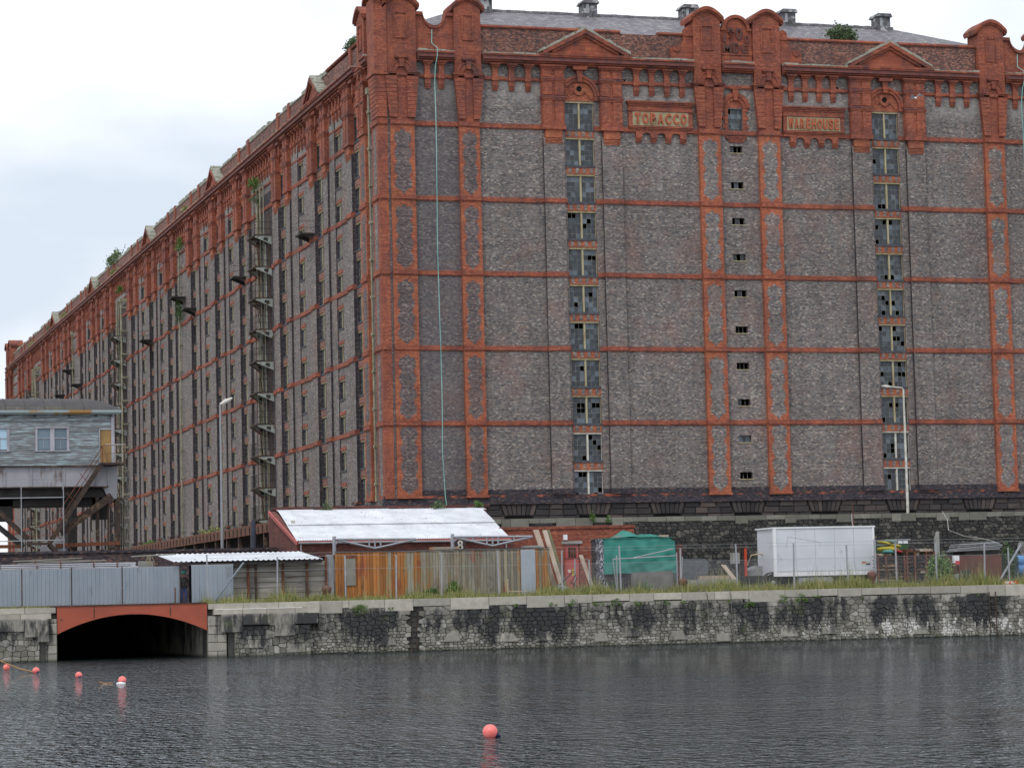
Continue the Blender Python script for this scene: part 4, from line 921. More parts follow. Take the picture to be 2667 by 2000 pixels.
# --- iron bridge over the passage
BR = mat('red_oxide_paint', (0.36, 0.075, 0.035), (0.29, 0.06, 0.03), scale=0.8, detail=9, rough=0.55, c3=(0.06, 0.035, 0.035), s3=1.6, lo3=0.66, hi3=0.72)
BG = empty('arch_bridge', QUAY(-21.6, 0.2, 2.0), **tg('low red painted iron arch bridge over the dark dock passage', 'bridge'))
k = 24; top = 2.7; mb = MB(QUAY); cx = (BX0+BX1)/2; hw = (BX1-BX0)/2
for i in range(k):
    x0 = BX0+2*hw*i/k; x1 = BX0+2*hw*(i+1)/k; f = lambda x: 1.36+0.92*(1-((x-cx)/hw)**2)
    mb.prism([(x0, f(x0)), (x1, f(x1)), (x1, top), (x0, top)], 0.1, 0.2)
mb.build('arch_girder', BR, BG)
mb = MB(QUAY)
for i in range(k):
    x0 = BX0+2*hw*i/k; x1 = BX0+2*hw*(i+1)/k
    mb.prism([(x0, f(x0)-0.04), (x1, f(x1)-0.04), (x1, f(x1)+0.03), (x0, f(x0)+0.03)], 0.05, 0.26)
mb.build('arch_flange', BR, BG)
mb = MB(QUAY); mb.box(BX0, BX1, -8, 0.26, top, top+0.05); mb.build('deck_edge', M['rustd'], BG)
for sx_ in (-1.88, 1.88): mb = MB(QUAY); mb.box(cx+sx_-0.02, cx+sx_+0.02, 0.2, 0.215, 2.05, top); mb.build('plate_joint', M['rustd'], BG)
for i in range(1, 6): mb = MB(QUAY); mb.box(BX0, BX1, -0.9*i-0.1, -0.9*i, 2.2, 2.69); mb.build('cross_beam', M['bsteel'], BG)
PW = empty('passage_wall', QUAY(cx, -6, 0), **tg('dark stone side walls of the water passage below the red bridge', 'wall'))
for x0, x1 in ((BX1, BX1+0.6), (BX0-0.6, BX0)):
    mb = MB(); mb.box(x0+0.003, x1, qy(x0)+0.9, 9, -1.5, 2.5); mb.build('side_wall', M['ash'], PW)
mb = MB(); mb.box(BX0, BX1, 6, 6.4, -1, 4.8); mb.build('end_wall', M['mort'], PW)
mb = MB(); mb.box(BX0-0.3, BX1+0.3, qy(cx)+7, 20, 2.4, 2.75); mb.build('passage_deck', M['bsteel'], PW)
# --- retaining wall with coping
RW = empty('retaining_wall', (20, -12, 2.6), **tg('tall black rubble retaining wall with pale coping stones below the warehouse', 'wall'))
RET = lambda u, n, z: (u, -12-n, z)
mb = MB(RET); mb.box(-2, 70, -0.6, 0.0, 2.0, 7.0); mb.build('wall_core', M['mort'], RW)
rg = random.Random(4); cells_ = rubble_cells(8.0, 44.0, 3.4, 7.12, lambda s: 0.2, 1.5, rg, 0.12)
rubble(RW, cells_, RET, 0.03, M['rub2'], rg, 300, 0.02)
RCOPE = stonem('retaining_coping', [(0, (0.15, 0.145, 0.12)), (0.6, (0.2, 0.195, 0.165)), (1, (0.26, 0.25, 0.21))], stain=False)
u = 2.0
while u < 46:
    wd = rg.uniform(0.55, 1.3); dp = rg.choice([0.27, 0.29, 0.29, 0.5]); bx = MB(RET); bx.box(u+0.012, u+wd-0.012, -0.62, 0.12, 7.4-dp, 7.4+rg.uniform(-0.01, 0.01)); bx.build('coping_stone', RCOPE, RW); u += wd
# --- buoys
PINK = mat('fluorescent_pink', (0.95, 0.24, 0.22), (0.86, 0.15, 0.13), scale=9, rough=0.42, c3=(0.55, 0.12, 0.1), s3=22, lo3=0.62, hi3=0.72)
NAVY = mat('navy_plastic', (0.012, 0.012, 0.06), rough=0.5)
def buoy(x, y, r, lab, ang=0.5, cap=True):
    prof = [(max(0.002, r*math.sin(a)), -r*math.cos(a)) for a in [math.pi*i/16 for i in range(17)]]
    root = empty('buoy', (x, y, 0), **tg(lab, 'buoy', 'pink buoys on the dock'))
    mb = MB(); mb.smooth = True; mb.lathe((x, y, r*0.68), prof, 24); mb.build('float', PINK, root)
    if cap:
        mb = MB(); d = Vector((math.cos(ang), math.sin(ang)*0.6, -0.45)).normalized(); c0 = Vector((x, y, r*0.68))
        mb.tube([tuple(c0+d*r*0.85), tuple(c0+d*r*1.05), tuple(c0+d*r*1.55)], [r*0.5, r*0.42, r*0.12], 10); mb.build('nozzle', NAVY, root)
buoy(-28.41, -118.4, 0.135, 'largest pink buoy floating alone nearest on the open water', -0.3)
buoy(-28.64, -75.7, 0.14, 'pink buoy at the right end of the row before the bridge', -1.5)
buoy(-28.86, -66.4, 0.128, 'second pink buoy from the right in the row before the bridge', -1.4)
buoy(-29.29, -56.7, 0.14, 'third pink buoy from the right in the row before the bridge', -1.2)
buoy(-29.63, -48.7, 0.144, 'leftmost pink buoy in the row at the left picture edge', 0, False)
FOAM = mat('white_foam', (0.75, 0.76, 0.78), rough=0.6)
mb = MB(); mb.lathe((-28.72, -75.95, 0.0), [(0.16, 0.0), (0.14, 0.03), (0.04, 0.05)], 12); mb.build('rope_float', FOAM, org=(-28.72, -75.95, 0), **tg('flat white float beside the right buoy of the row', 'float'))
OROPE = mat('orange_rope', (0.42, 0.2, 0.06), (0.25, 0.14, 0.06), scale=5)
mb = MB(); mb.tube([(-30.4, -40.0, 0.95), (-29.9, -43.5, 0.6), (-29.6, -48, 0.28), (-29.4, -52.5, 0.08), (-29.3, -56.5, 0.02)], 0.03, 5)
mb.build('buoy_line', OROPE, org=(-29.6, -48, 0), **tg('slack orange rope running to the left buoys', 'rope'))
mb = MB(); mb.tube([(-29.35, -75.2, 0.06), (-29.2, -75.35, 0.0), (-28.95, -75.6, 0.01)], 0.02, 5); mb.build('buoy_line', OROPE, org=(-29.2, -75.3, 0), **tg('short orange rope end left of the right buoy', 'rope'))
# ---------------- bridge cabin, canopy and street walls at the left ----------------
SID = mat('weathered_siding', (0.24, 0.255, 0.265), (0.13, 0.138, 0.145), scale=3.0, sc3=(0.4, 1, 4.0), detail=9, c3=(0.32, 0.41, 0.435), s3=3.7, lo3=0.52, hi3=0.60, var=0.25)
GRD = mat('grey_girder_paint', (0.29, 0.29, 0.32), (0.36, 0.355, 0.38), scale=1.2, sc3=(1, 1, 0.3), c3=(0.15, 0.12, 0.11), s3=1.5, lo3=0.6, hi3=0.7)
PLY = mat('weathered_plywood', (0.36, 0.22, 0.08), (0.20, 0.12, 0.05), scale=2.2, sc3=(1.4, 1, 0.35), c3=(0.42, 0.33, 0.2), s3=2)
FELT = mat('roofing_felt', (0.045, 0.042, 0.045), (0.065, 0.06, 0.06), scale=2.0, rough=0.7)
FRM = mat('lilac_frame_paint', (0.42, 0.41, 0.46), (0.28, 0.28, 0.3), scale=3, sc3=(1, 1, 0.4))
CB = empty('bridge_cabin', (-22, -8, 5.0), **tg('derelict blue-grey timber control cabin raised on rusty steel legs at the left edge', 'cabin'))
X0, X1, Y0, Y1, Z0, Z1 = -28.2, -18.95, -8.0, -3.5, 11.1, 14.12
mb = MB(); mb.box(X0+0.1, X1-0.1, Y0+0.1, Y1, Z0, Z1+0.1); mb.build('cabin_core', SID, CB)
wins = [(-26.1, -25.1), (-23.55, -21.6)]; door = (-19.75, -18.9, 11.2, 13.2)
nb = 26; bh = (Z1-Z0)/nb
for i in range(nb):
    z = Z0+i*bh; x = [(X0, X1)]
    for a, c in wins:
        if z+bh > 12.0 and z < 13.35: x = [q for s in x for q in ((s[0], min(s[1], a)), (max(s[0], c), s[1])) if q[1]-q[0] > 0.05]
    if z < 13.2: x = [q for s in x for q in ((s[0], min(s[1], door[0]-0.03)),) if q[1]-q[0] > 0.05]
    for a, c in x:
        bb = MB(); bb.mesh([(a, Y0-0.035, z), (c, Y0-0.035, z), (c, Y0-0.008, z+bh*1.05), (a, Y0-0.008, z+bh*1.05), (a, Y0+0.1, z), (c, Y0+0.1, z), (c, Y0+0.1, z+bh*1.05), (a, Y0+0.1, z+bh*1.05)], [(0, 1, 2, 3), (0, 4, 5, 1), (3, 2, 6, 7), (0, 3, 7, 4), (1, 5, 6, 2)]); bb.build('siding_board', SID, CB)
for a, c in wins:
    mid = (a+c)/2
    for s0, s1 in (((a+0.1, mid-0.13), (mid+0.13, c-0.1)) if c-a > 1.5 else ((a+0.1, c-0.12),)):
        mb = MB(); mb.box(s0, s1, Y0+0.02, Y0+0.06, 12.06, 13.28, 0)
        wo = mb.build('window', [M['cglass']], CB)
        mb = MB(); z = 12.72; mb.box(s0, s1, Y0-0.02, Y0+0.02, z-0.03, z+0.02); mb.box((s0+s1)/2-0.012, (s0+s1)/2+0.012, Y0-0.0, Y0+0.019, 12.06, 12.69); mb.build('glazing_bar', FRM, wo)
    mb = MB(); mb.box(a-0.02, a+0.1, Y0-0.06, Y0+0.05, 12.0, 13.3); mb.box(c-0.12, c+0.02, Y0-0.06, Y0+0.05, 12.0, 13.3)
    if c-a > 1.5: mb.box(mid-0.13, mid+0.13, Y0-0.06, Y0+0.05, 12.0, 13.3)
    mb.box(a-0.05, c+0.05, Y0-0.09, Y0+0.05, 13.302, 13.4); mb.box(a-0.08, c+0.08, Y0-0.12, Y0+0.05, 11.93, 11.998); mb.build('window_frame', FRM, CB)
mb = MB(); mb.box(door[0], door[1]-0.12, Y0-0.02, Y0+0.05, door[2], door[3]); do = mb.build('door', PLY, CB)
mb = MB(); mb.box(door[0]+0.05, door[0]+0.09, Y0-0.06, Y0-0.02, 12.1, 12.25); mb.build('handle', M['bsteel'], do)
mb = MB(); mb.box(X1-0.13, X1+0.06, Y0-0.09, Y0+0.15, Z0, Z1); mb.build('corner_board', FRM, CB)
mb = MB(); mb.box(door[0]-0.06, door[0]-0.002, Y0-0.06, Y0+0.03, door[2], door[3]+0.06); mb.box(door[0], door[1]-0.05, Y0-0.06, Y0+0.03, door[3]+0.002, door[3]+0.1); mb.build('door_frame', FRM, CB)
ED = mat('rusted_gutter', (0.30, 0.36, 0.36), (0.34, 0.19, 0.06), scale=0.9, detail=8, lo=0.45, hi=0.55)
mb = MB(); mb.box(X0-0.5, X1+0.45, Y0-0.4, Y0-0.28, 14.22, 14.36); mb.box(X0-0.45, X1+0.4, Y0-0.3, Y0+0.1, 14.13, 14.21); mb.build('gutter', ED, CB)
ez = 14.36; rz = 15.2; k = 8
def rsec(s, x0, x1, y0, y1):      # bulging hipped felt roof
    e = 1-s; q = 1-(1-s)**1.7
    return (x0+2.6*s*1.0, x1-2.2*s*1.0, y0+2.2*s, y1-2.2*s, ez+(rz-ez)*q)
mb = MB(); L_ = [rsec(i/k, X0-0.55, X1+0.5, Y0-0.4, Y1+0.4) for i in range(k+1)]
for i in range(k):
    a, c = L_[i], L_[i+1]
    A = [(a[0], a[2], a[4]), (a[1], a[2], a[4]), (a[1], a[3], a[4]), (a[0], a[3], a[4])]; C_ = [(c[0], c[2], c[4]), (c[1], c[2], c[4]), (c[1], c[3], c[4]), (c[0], c[3], c[4])]
    for j in range(4): mb.face([A[j], A[(j+1) % 4], C_[(j+1) % 4], C_[j]])
mb.face(C_); rf = mb.build('roof', FELT, CB)
mb = MB()
for x in (-27, -25.3, -24.15, -23.0, -21.85, -20.7):
    pts = []
    for i in range(k+1):
        s = L_[i]; pts.append((x, s[2]-0.01, s[4]+0.01)) if s[0] < x < s[1] else None
    if len(pts) > 2: mb = MB(); mb.tube(pts, 0.025, 4); mb.build('roof_seam', FELT, rf)
MOSS = leafm('dry_roof_grass', (0.16, 0.15, 0.05), (0.34, 0.28, 0.14), (0.42, 0.36, 0.2))
mb = MB(); rg = random.Random(8)
for _ in range(2600):
    x = rg.uniform(-28.5, -25.9) if rg.random() < 0.4 else rg.choice([rg.gauss(-24.6, 0.7), rg.gauss(-22.6, 0.45), rg.uniform(-26, -21)]); y = Y0-0.3+rg.random()*0.5; h = rg.uniform(0.05, 0.24); l = rg.uniform(-0.06, 0.06)
    mb.face([(x, y, 14.36), (x+0.025, y, 14.36), (x+l, y+rg.uniform(-0.04, 0.04), 14.36+h)])
mb.build('roof_grass', MOSS, CB, kind='stuff')
for x in (-25.3, -23.6, -21.55, -20.0, -19.1): mb = MB(); mb.box(x-0.05, x+0.05, Y0-0.3, Y0-0.05, 13.98, 14.13); mb.build('gutter_bracket', M['bsteel'], CB)
# girder with stiffened plates
for i, (a, c) in enumerate(((-28.4, -25.4), (-25.36, -23.86), (-23.82, -21.92), (-21.88, -20.02), (-19.98, -19.3))):
    mb = MB(); mb.box(a, c, -7.95, -7.85, 9.84, 11.02); mb.build('girder_plate', GRD, CB)
    mb = MB(); mb.box(c-0.02, c+0.06, -8.03, -7.85, 9.86, 11.0); mb.build('stiffener', GRD, CB)
mb = MB(); mb.box(-28.4, -18.9, -8.15, -7.8, 11.022, 11.09); mb.box(-28.4, -19.3, -8.12, -7.8, 9.77, 9.838); mb.build('girder_flange', M['rustd'], CB)
mb = MB(); mb.prism([(-19.98, 11.0), (-18.7, 11.0), (-18.75, 9.1), (-19.25, 9.05), (-19.55, 9.75), (-19.98, 9.84)], -7.84, -7.7); mb.build('end_bracket', GRD, CB)
mb = MB(); mb.box(-28.4, -19.2, -7.6, -3.0, 9.2, 9.9); mb.box(-28.4, -19.6, -7.0, -4.0, 8.75, 9.2); mb.box(-21.6, -21.05, -7.2, -5.5, 4.9, 9.3); mb.box(-28.5, -24.8, -7.0, -5, 7.9, 9.2); mb.box(-20.1, -19.2, -7.0, -6.2, 7.9, 9.2)
mb.build('dark_underframe', M['bsteel'], CB)
def beam(p, q, w_, m, name, parent, h=None):
    P, Q = Vector(p), Vector(q); d = (Q-P); L0 = d.length; d.normalize(); s = d.cross(Vector((0, 1, 0))).normalized(); y = Vector((0, 1, 0)); h = h or w_
    vs = [tuple(P+s*a*w_/2+y*b_*h/2) for a, b_ in ((-1, -1), (1, -1), (1, 1), (-1, 1))]+[tuple(Q+s*a*w_/2+y*b_*h/2) for a, b_ in ((-1, -1), (1, -1), (1, 1), (-1, 1))]
    bb = MB(); bb.mesh(vs, [(0, 1, 2, 3), (4, 7, 6, 5), (0, 4, 5, 1), (1, 5, 6, 2), (2, 6, 7, 3), (3, 7, 4, 0)]); return bb.build(name, m, parent)
beam((-19.1, -7.9, 9.25), (-22.1, -7.9, 7.1), 0.42, M['rustd'], 'raking_strut', CB, 0.5); beam((-25.9, -8.2, 8.5), (-24.05, -8.2, 6.75), 0.26, M['rustd'], 'raking_strut', CB, 0.4); beam((-26.3, -7.7, 8.0), (-24.3, -7.7, 6.3), 0.3, M['bsteel'], 'raking_strut', CB)
for x, w_ in ((-18.72, 0.32), (-19.25, 0.12), (-19.9, 0.2), (-18.35, 0.06), (-18.48, 0.06)): beam((x, -7.6, 4.9), (x, -7.6, 9.2), w_, M['rustd'] if w_ > 0.1 else M['bsteel'], 'leg', CB)
beam((-22.4, -7.8, 6.35), (-18.6, -7.8, 6.45), 0.22, M['rust'], 'tie_beam', CB); beam((-28, -7.8, 6.35), (-24.4, -7.8, 6.35), 0.2, M['rust'], 'tie_beam', CB)
mb = MB(); mb.prism([(-23.3, 5.3), (-21.7, 5.3), (-21.9, 6.9), (-22.6, 6.95), (-23.3, 6.3)], -7.75, -7.6); mb.build('gusset', GRD, CB)
# stairs
mb = MB(); mb.box(-19.85, -18.4, -9.1, -8.0, 11.06, 11.19); mb.build('landing', M['rustd'], CB)
mb = MB(); mb.box(-24.15, -22.85, -9.1, -8.1, 6.4, 6.52); mb.build('landing', M['rustd'], CB)
for y in (-9.05, -8.2): beam((-19.8, y, 11.08), (-22.9, y, 6.45), 0.22, M['rustd'], 'stair_string', CB, 0.06); beam((-22.9, y, 6.4), (-20.6, y, 4.0), 0.2, M['rustd'], 'stair_string', CB, 0.06)
for i in range(17):
    s = (i+0.5)/17; mb = MB(); x = -19.8-3.1*s; z = 11.08-4.63*s; mb.box(x-0.12, x+0.12, -9.0, -8.25, z-0.02, z+0.02); mb.build('tread', M['rustd'], CB)
for i in range(8):
    s = (i+0.5)/9; mb = MB(); x = -22.9+2.3*s; z = 6.4-2.4*s; mb.box(x-0.12, x+0.12, -9.0, -8.25, z-0.02, z+0.02); mb.build('tread', M['rustd'], CB)
mb = MB(); y = -9.08
RR = M['rust']
mb.tube([(-18.4, y, 12.25), (-19.7, y, 12.2), (-22.95, y, 7.45), (-24.1, y, 7.4), (-24.1, y, 6.5)], 0.026, 5); mb.tube([(-18.4, y, 11.75), (-19.8, y, 11.7), (-22.9, y, 6.95), (-24.1, y, 6.9)], 0.02, 5)
mb.tube([(-22.95, y, 7.45), (-20.7, y, 5.0)], 0.026, 5)
for x, z in ((-18.45, 11.19), (-19.75, 11.15), (-24.1, 6.5), (-22.9, 6.5)): mb.tube([(x, y, z), (x, y, z+1.05)], 0.024, 5)
for s in (0.25, 0.5, 0.75): x = -19.8-3.1*s; z = 11.1-4.6*s; mb.tube([(x, y, z), (x-0.55, y, z+0.62)], 0.02, 5)
mb.build('handrail', RR, CB)
mb = MB(); mb.tube([(-18.4, y-0.02, 12.25), (-19.6, y-0.02, 12.25)], 0.02, 5)
for x in (-18.6, -19.0): mb.tube([(x, -9.08, 11.19), (x, -9.08, 12.25)], 0.012, 4)
mb.build('white_rail', M['white'], CB)
for x in (-18.3, -18.2, -18.1): mb = MB(); mb.tube([(x, -8.0, 11.0), (x+0.15, -8, 10.2), (x+0.05, -8, 9.0), (x, -8, 7.5), (x+0.1, -8, 5.2)], 0.025, 5); mb.build('cable', M['bar'], CB)
mb = MB()                                     # scaffold screen in front of the legs
for x in (-24.6, -22.15): mb.tube([(x, -9.6, 4.9), (x, -9.6, 9.9)], 0.03, 5)
for z in (9.1, 6.6): mb.tube([(-28, -9.6, z), (-22.1, -9.6, z+0.03)], 0.03, 5)
mb.tube([(-28, -9.6, 10.2), (-21.7, -9.6, 10.25)], 0.015, 4); mb.tube([(-22.2, -9.6, 9.6), (-22.2, -9.6, 10.8)], 0.015, 4)
sc_ = mb.build('scaffold_screen', M['galv'], org=(-24, -9.6, 4.9), **tg('thin galvanised scaffold frame with wire mesh below the timber cabin', 'scaffold'))
# --- loading canopy along the long side
CN = empty('loading_canopy', (-6, 40, 5.0), **tg('rusty steel loading canopy with weeds on top along the long warehouse side', 'canopy'))
mb = MB(); mb.box(-6.0, -0.35, 6, 125, 7.9, 8.1); mb.build('canopy_roof', mat('mossy_felt', (0.07, 0.075, 0.05), (0.12, 0.115, 0.08), scale=0.8, c3=(0.08, 0.13, 0.025), s3=0.4, lo3=0.55, hi3=0.62), CN)
mb = MB(); mb.box(-6.12, -6.0, 6, 125, 7.45, 8.12); mb.build('edge_girder', M['rust'], CN)
y = 6.5; cp = MB(); cp.box(-6.05, -5.8, -0.12, 0.12, 4.9, 7.5); CPM = cp.mk('post', M['rustd']); hp = MB(); hp.box(-6.18, -6.13, -0.16, 0.16, 7.55, 8.0); HPM = hp.mk('stiffener', M['rustd'])
while y < 124:
    inst(CPM, 'post', CN, (0, y, 0)); y += 4.5
y = 6.5
while y < 124: inst(HPM, 'stiffener', CN, (0, y, 0)); y += 1.5
mb = MB(); mb.box(-2.5, -2.3, 6, 125, 4.9, 7.9); mb.build('dark_back_wall', M['dark'], CN)
# --- street boundary wall
BW = empty('boundary_wall', (-20, -18, 2.6), **tg('dark sooty brick boundary wall with a flat coping behind the grey hoarding', 'wall'))
mb = MB(); mb.box(-45, -11.1, -18.0, -17.6, 2.4, 5.65); mb.build('brickwork', brick('boundary_brick', [(p, (c[0]*1.3, c[1]*1.1, c[2])) for p, c in DARK_ST], (0.05, 0.04, 0.04)), BW)
mb = MB(); mb.box(-45, -11.1, -18.1, -17.5, 5.65, 5.79); mb.build('wall_coping', M['dark'], BW)
# --- street lamps
LG = mat('lamp_grey', (0.25, 0.255, 0.27), (0.29, 0.295, 0.31), scale=2, rough=0.5)
def lamp(x, y, z0, z1, arm, lab, m, r=0.09, tilt=0.35):
    root = empty('street_lamp', (x, y, z0), **tg(lab, 'lamp post'))
    mb = MB(); mb.tube([(x, y, z0-1.5), (x, y, z0+2.5), (x, y, z1)], [r*1.3, r*1.0, r*0.7], 8); mb.build('post', m, root)
    if arm < 0:
        mb = MB(); mb.tube([(x, y, z1), (x-0.1, y, z1+0.12), (x-0.35, y, z1+0.15), (x+arm*0.6, y, z1+0.2)], 0.045, 6); mb.build('arm', m, root)
        mb = MB(); mb.tube([(x+arm*0.55, y, z1+0.19), (x+arm*0.8, y, z1+0.22), (x+arm, y, z1+0.25)], [0.05, 0.1, 0.03], 8); mb.build('lantern', M['white'], root)
    else:
        mb = MB(); mb.tube([(x, y, z1), (x+0.12, y, z1+0.05), (x+0.3, y, z1+0.16), (x+arm, y, z1+0.36)], [0.07, 0.08, 0.13, 0.05], 8); mb.build('lantern', M['white'], root)
lamp(-13.6, -14, 5.8, 14.25, 0.72, 'tall grey street lamp with a small tilted head before the long side', LG, 0.075)
lamp(31.95, -10, 7.2, 15.45, -1.55, 'cream street lamp with a long arm in front of the right windows', M['white'], 0.085)
mb = MB(); mb.tube([(-12.15, -16, 4.0), (-12.15, -16, 6.6), (-12.15, -16, 7.25), (-12.15, -16, 7.5)], [0.17, 0.16, 0.13, 0.06], 10); mb.build('bollard_post', mat('navy_paint', (0.03, 0.036, 0.055), (0.05, 0.055, 0.075), scale=3), org=(-12.15, -16, 4.9), **tg('thick navy blue steel post beside the white-roofed building', 'post'))
# far house glimpsed past the end of the warehouse
FH = empty('far_building', (-27, 260, 5), **tg('small distant grey building glimpsed below the cabin at the left edge', 'building'))
mb = MB(); mb.box(-60, -24.5, 255, 270, 5, 13.4); mb.build('wall', M['plin'], FH); mb = MB(); mb.prism([(-60.5, 13.4), (-24, 13.4), (-34, 17), (-50, 17)], 254, 271); mb.build('roof', M['slate'], FH)
# ---------------- the yard on the quay ----------------
def YARD(u, d, z): return (u, qy(u)+d, z)
GZ = 2.6
# --- grey hoarding
HO = mat('blue_grey_sheet', (0.225, 0.265, 0.31), (0.27, 0.31, 0.355), scale=1.6, sc3=(1, 1, 0.3), detail=8, rough=0.5, c3=(0.15, 0.16, 0.17), s3=2.2, lo3=0.62, hi3=0.75)
HF = empty('hoarding_fence', YARD(-24, 3.6, GZ), **tg('row of blue-grey corrugated hoarding panels standing left of the bridge', 'fence'))
def sheet(u0, u1, z0, z1, d, pitch, amp, m, name, parent=None, slope=0.0, **k):
    mb = MB(YARD); n = int((u1-u0)/pitch); P = []
    for i in range(n+1):
        a = u0+(u1-u0)*i/n; w_ = (u1-u0)/n
        P += [(a, 0), (a+w_*0.25, 0), (a+w_*0.35, amp), (a+w_*0.6, amp), (a+w_*0.7, 0)]
    P = [(min(x, u1), y) for x, y in P if x <= u1+1e-6]
    for i in range(len(P)-1): mb.face([(P[i][0], d-P[i][1], z0), (P[i+1][0], d-P[i+1][1], z0), (P[i+1][0], d-P[i+1][1], z1+slope*(P[i+1][0]-u0)), (P[i][0], d-P[i][1], z1+slope*(P[i][0]-u0))])
    return mb.build(name, m, parent, **k)
for a, c in ((-30.0, -26.62), (-26.56, -24.12), (-24.06, -21.56), (-21.5, -18.62)):
    sheet(a, c, 2.8, 4.62, 3.6, 0.2, 0.03, HO, 'panel', HF)
    mb = MB(YARD); mb.box(a, c, 3.61, 3.65, 4.621, 4.66); mb.box(a, c, 3.605, 3.65, 2.76, 2.799); mb.build('rail', M['galv'], HF)
    mb = MB(YARD); mb.box(c+0.008, c+0.052, 3.58, 3.66, GZ, 4.7); mb.build('post', M['rustd'], HF)
HG = empty('hoarding_gate', YARD(-17.3, 3.4, GZ), **tg('single blue-grey corrugated gate leaf standing open beside the timber wall', 'gate'))
sheet(-18.05, -15.92, 2.72, 4.66, 3.3, 0.22, 0.03, HO, 'panel', HG)
mb = MB(YARD); mb.box(-18.07, -15.9, 3.31, 3.35, 4.661, 4.7); mb.build('rail', M['galv'], HG)
mb = MB(YARD); mb.tube([(-16.95, 3.2, 2.72), (-15.5, 2.6, 4.75)], 0.05, 5); mb.build('prop', HO, HG)
mb = MB(YARD); mb.tube([(-18.9, 3.25, GZ), (-18.9, 3.25, 3.55)], 0.035, 6); mb.build('stake', M['rust'], org=YARD(-18.9, 3.25, GZ), **tg('thin rusty stake in front of the hoarding above the bridge', 'post'))
# --- person behind the gap
SK = mat('dark_jacket', (0.03, 0.026, 0.026), (0.06, 0.045, 0.035), scale=5); JE = mat('blue_jeans', (0.05, 0.085, 0.22), (0.09, 0.13, 0.28), scale=6); HT = mat('turquoise_plastic', (0.03, 0.42, 0.36), rough=0.4); FL = mat('skin', (0.35, 0.19, 0.13))
px_, pd = -18.32, 4.1
pr = empty('person', YARD(px_, pd, GZ), **tg('person in a turquoise hard hat, dark jacket and jeans standing in the hoarding gap', 'person'))
vs = [(0, 0, 0.95), (0, 0, 1.15), (0, 0, 1.38), (0, -0.01, 1.48), (0, -0.02, 1.6), (0, -0.02, 1.7), (-0.1, 0, 0.9), (-0.11, -0.02, 0.5), (-0.11, 0.02, 0.09), (-0.11, -0.12, 0.04), (0.1, 0, 0.9), (0.11, -0.02, 0.5), (0.11, 0.02, 0.09), (0.11, -0.12, 0.04), (-0.19, 0, 1.36), (-0.25, -0.05, 1.1), (-0.16, -0.24, 1.0), (0.19, 0, 1.36), (0.25, -0.05, 1.1), (0.14, -0.24, 1.02), (-0.1, -0.3, 1.0), (0.08, -0.3, 1.02)]
es = [(0, 1), (1, 2), (2, 3), (3, 4), (4, 5), (0, 6), (6, 7), (7, 8), (8, 9), (0, 10), (10, 11), (11, 12), (12, 13), (2, 14), (14, 15), (15, 16), (16, 20), (2, 17), (17, 18), (18, 19), (19, 21)]
rad = [0.15, 0.145, 0.15, 0.06, 0.09, 0.085, 0.1, 0.07, 0.05, 0.04, 0.1, 0.07, 0.05, 0.04, 0.07, 0.05, 0.04, 0.07, 0.05, 0.04, 0.03, 0.03]
me = bpy.data.meshes.new('body'); me.from_pydata(vs, es, []); bo = bpy.data.objects.new('body', me); COL.objects.link(bo); bo.parent = pr
sk = bo.modifiers.new('skin', 'SKIN'); lay = me.skin_vertices[0].data if me.skin_vertices else None
if lay is None:
    bm = bmesh.new(); bm.from_mesh(me); bm.verts.layers.skin.verify(); bm.to_mesh(me); bm.free(); lay = me.skin_vertices[0].data
for i, r_ in enumerate(rad): lay[i].radius = (r_, r_*0.8 if i < 3 else r_)
lay[0].use_root = True
bo.modifiers.new('sub', 'SUBSURF').render_levels = 2
m, t, b = _new('person_clothes'); tcn = N(t, 'ShaderNodeTexCoord'); sx = N(t, 'ShaderNodeSeparateXYZ'); t.links.new(tcn.outputs['Object'], sx.inputs[0])
zz = math_(t, 'DIVIDE', sx.outputs['Z'], 2.0); t.links.new(ramp(t, zz, [(0.0, (0.03, 0.028, 0.03)), (0.05, (0.06, 0.1, 0.26)), (0.45, (0.035, 0.03, 0.03)), (0.745, (0.33, 0.18, 0.12))], 'CONSTANT'), b.inputs['Base Color']); me.materials.append(m)
mb = MB(); hx, hy, hz = YARD(px_, pd, GZ+1.68); mb.smooth = True; mb.lathe((hx, hy-0.02, hz), [(0.15, 0.0), (0.145, 0.02), (0.125, 0.03), (0.118, 0.08), (0.085, 0.135), (0.01, 0.155)], 16); mb.build('hard_hat', HT, pr)
# --- scaffold tubes stacked behind the hoarding
AL = mat('aluminium_tube', (0.5, 0.51, 0.54), (0.38, 0.39, 0.43), scale=0.7, sc3=(0.6, 1, 3), rough=0.4, metal=0.2, c3=(0.16, 0.2, 0.36), s3=0.6, lo3=0.64, hi3=0.66)
rg = random.Random(15)
TB = MB(); TB.tube([(-4.0, 0, 0), (4.0, 0, 0)], 0.032, 7); TBM = TB.mk('scaffold_tube', AL)
for i in range(18):
    r_, c_ = divmod(i, 6); x = -24.6+rg.uniform(-0.6, 0.25); d = 5.6+c_*0.1; o = inst(TBM, 'scaffold_tube', None, YARD(x, d, 4.72+r_*0.085+rg.uniform(0, 0.03)), **tg('long silver scaffold tube in the stack above the hoarding', 'tube', 'scaffold tubes stacked behind the hoarding'))
    o.rotation_euler = (0, rg.uniform(-0.008, 0.008), -0.142+rg.uniform(-0.006, 0.006))
RK = empty('tube_rack', YARD(-24, 5.9, GZ), **tg('rusty rack of short uprights that carries the scaffold tubes', 'rack'))
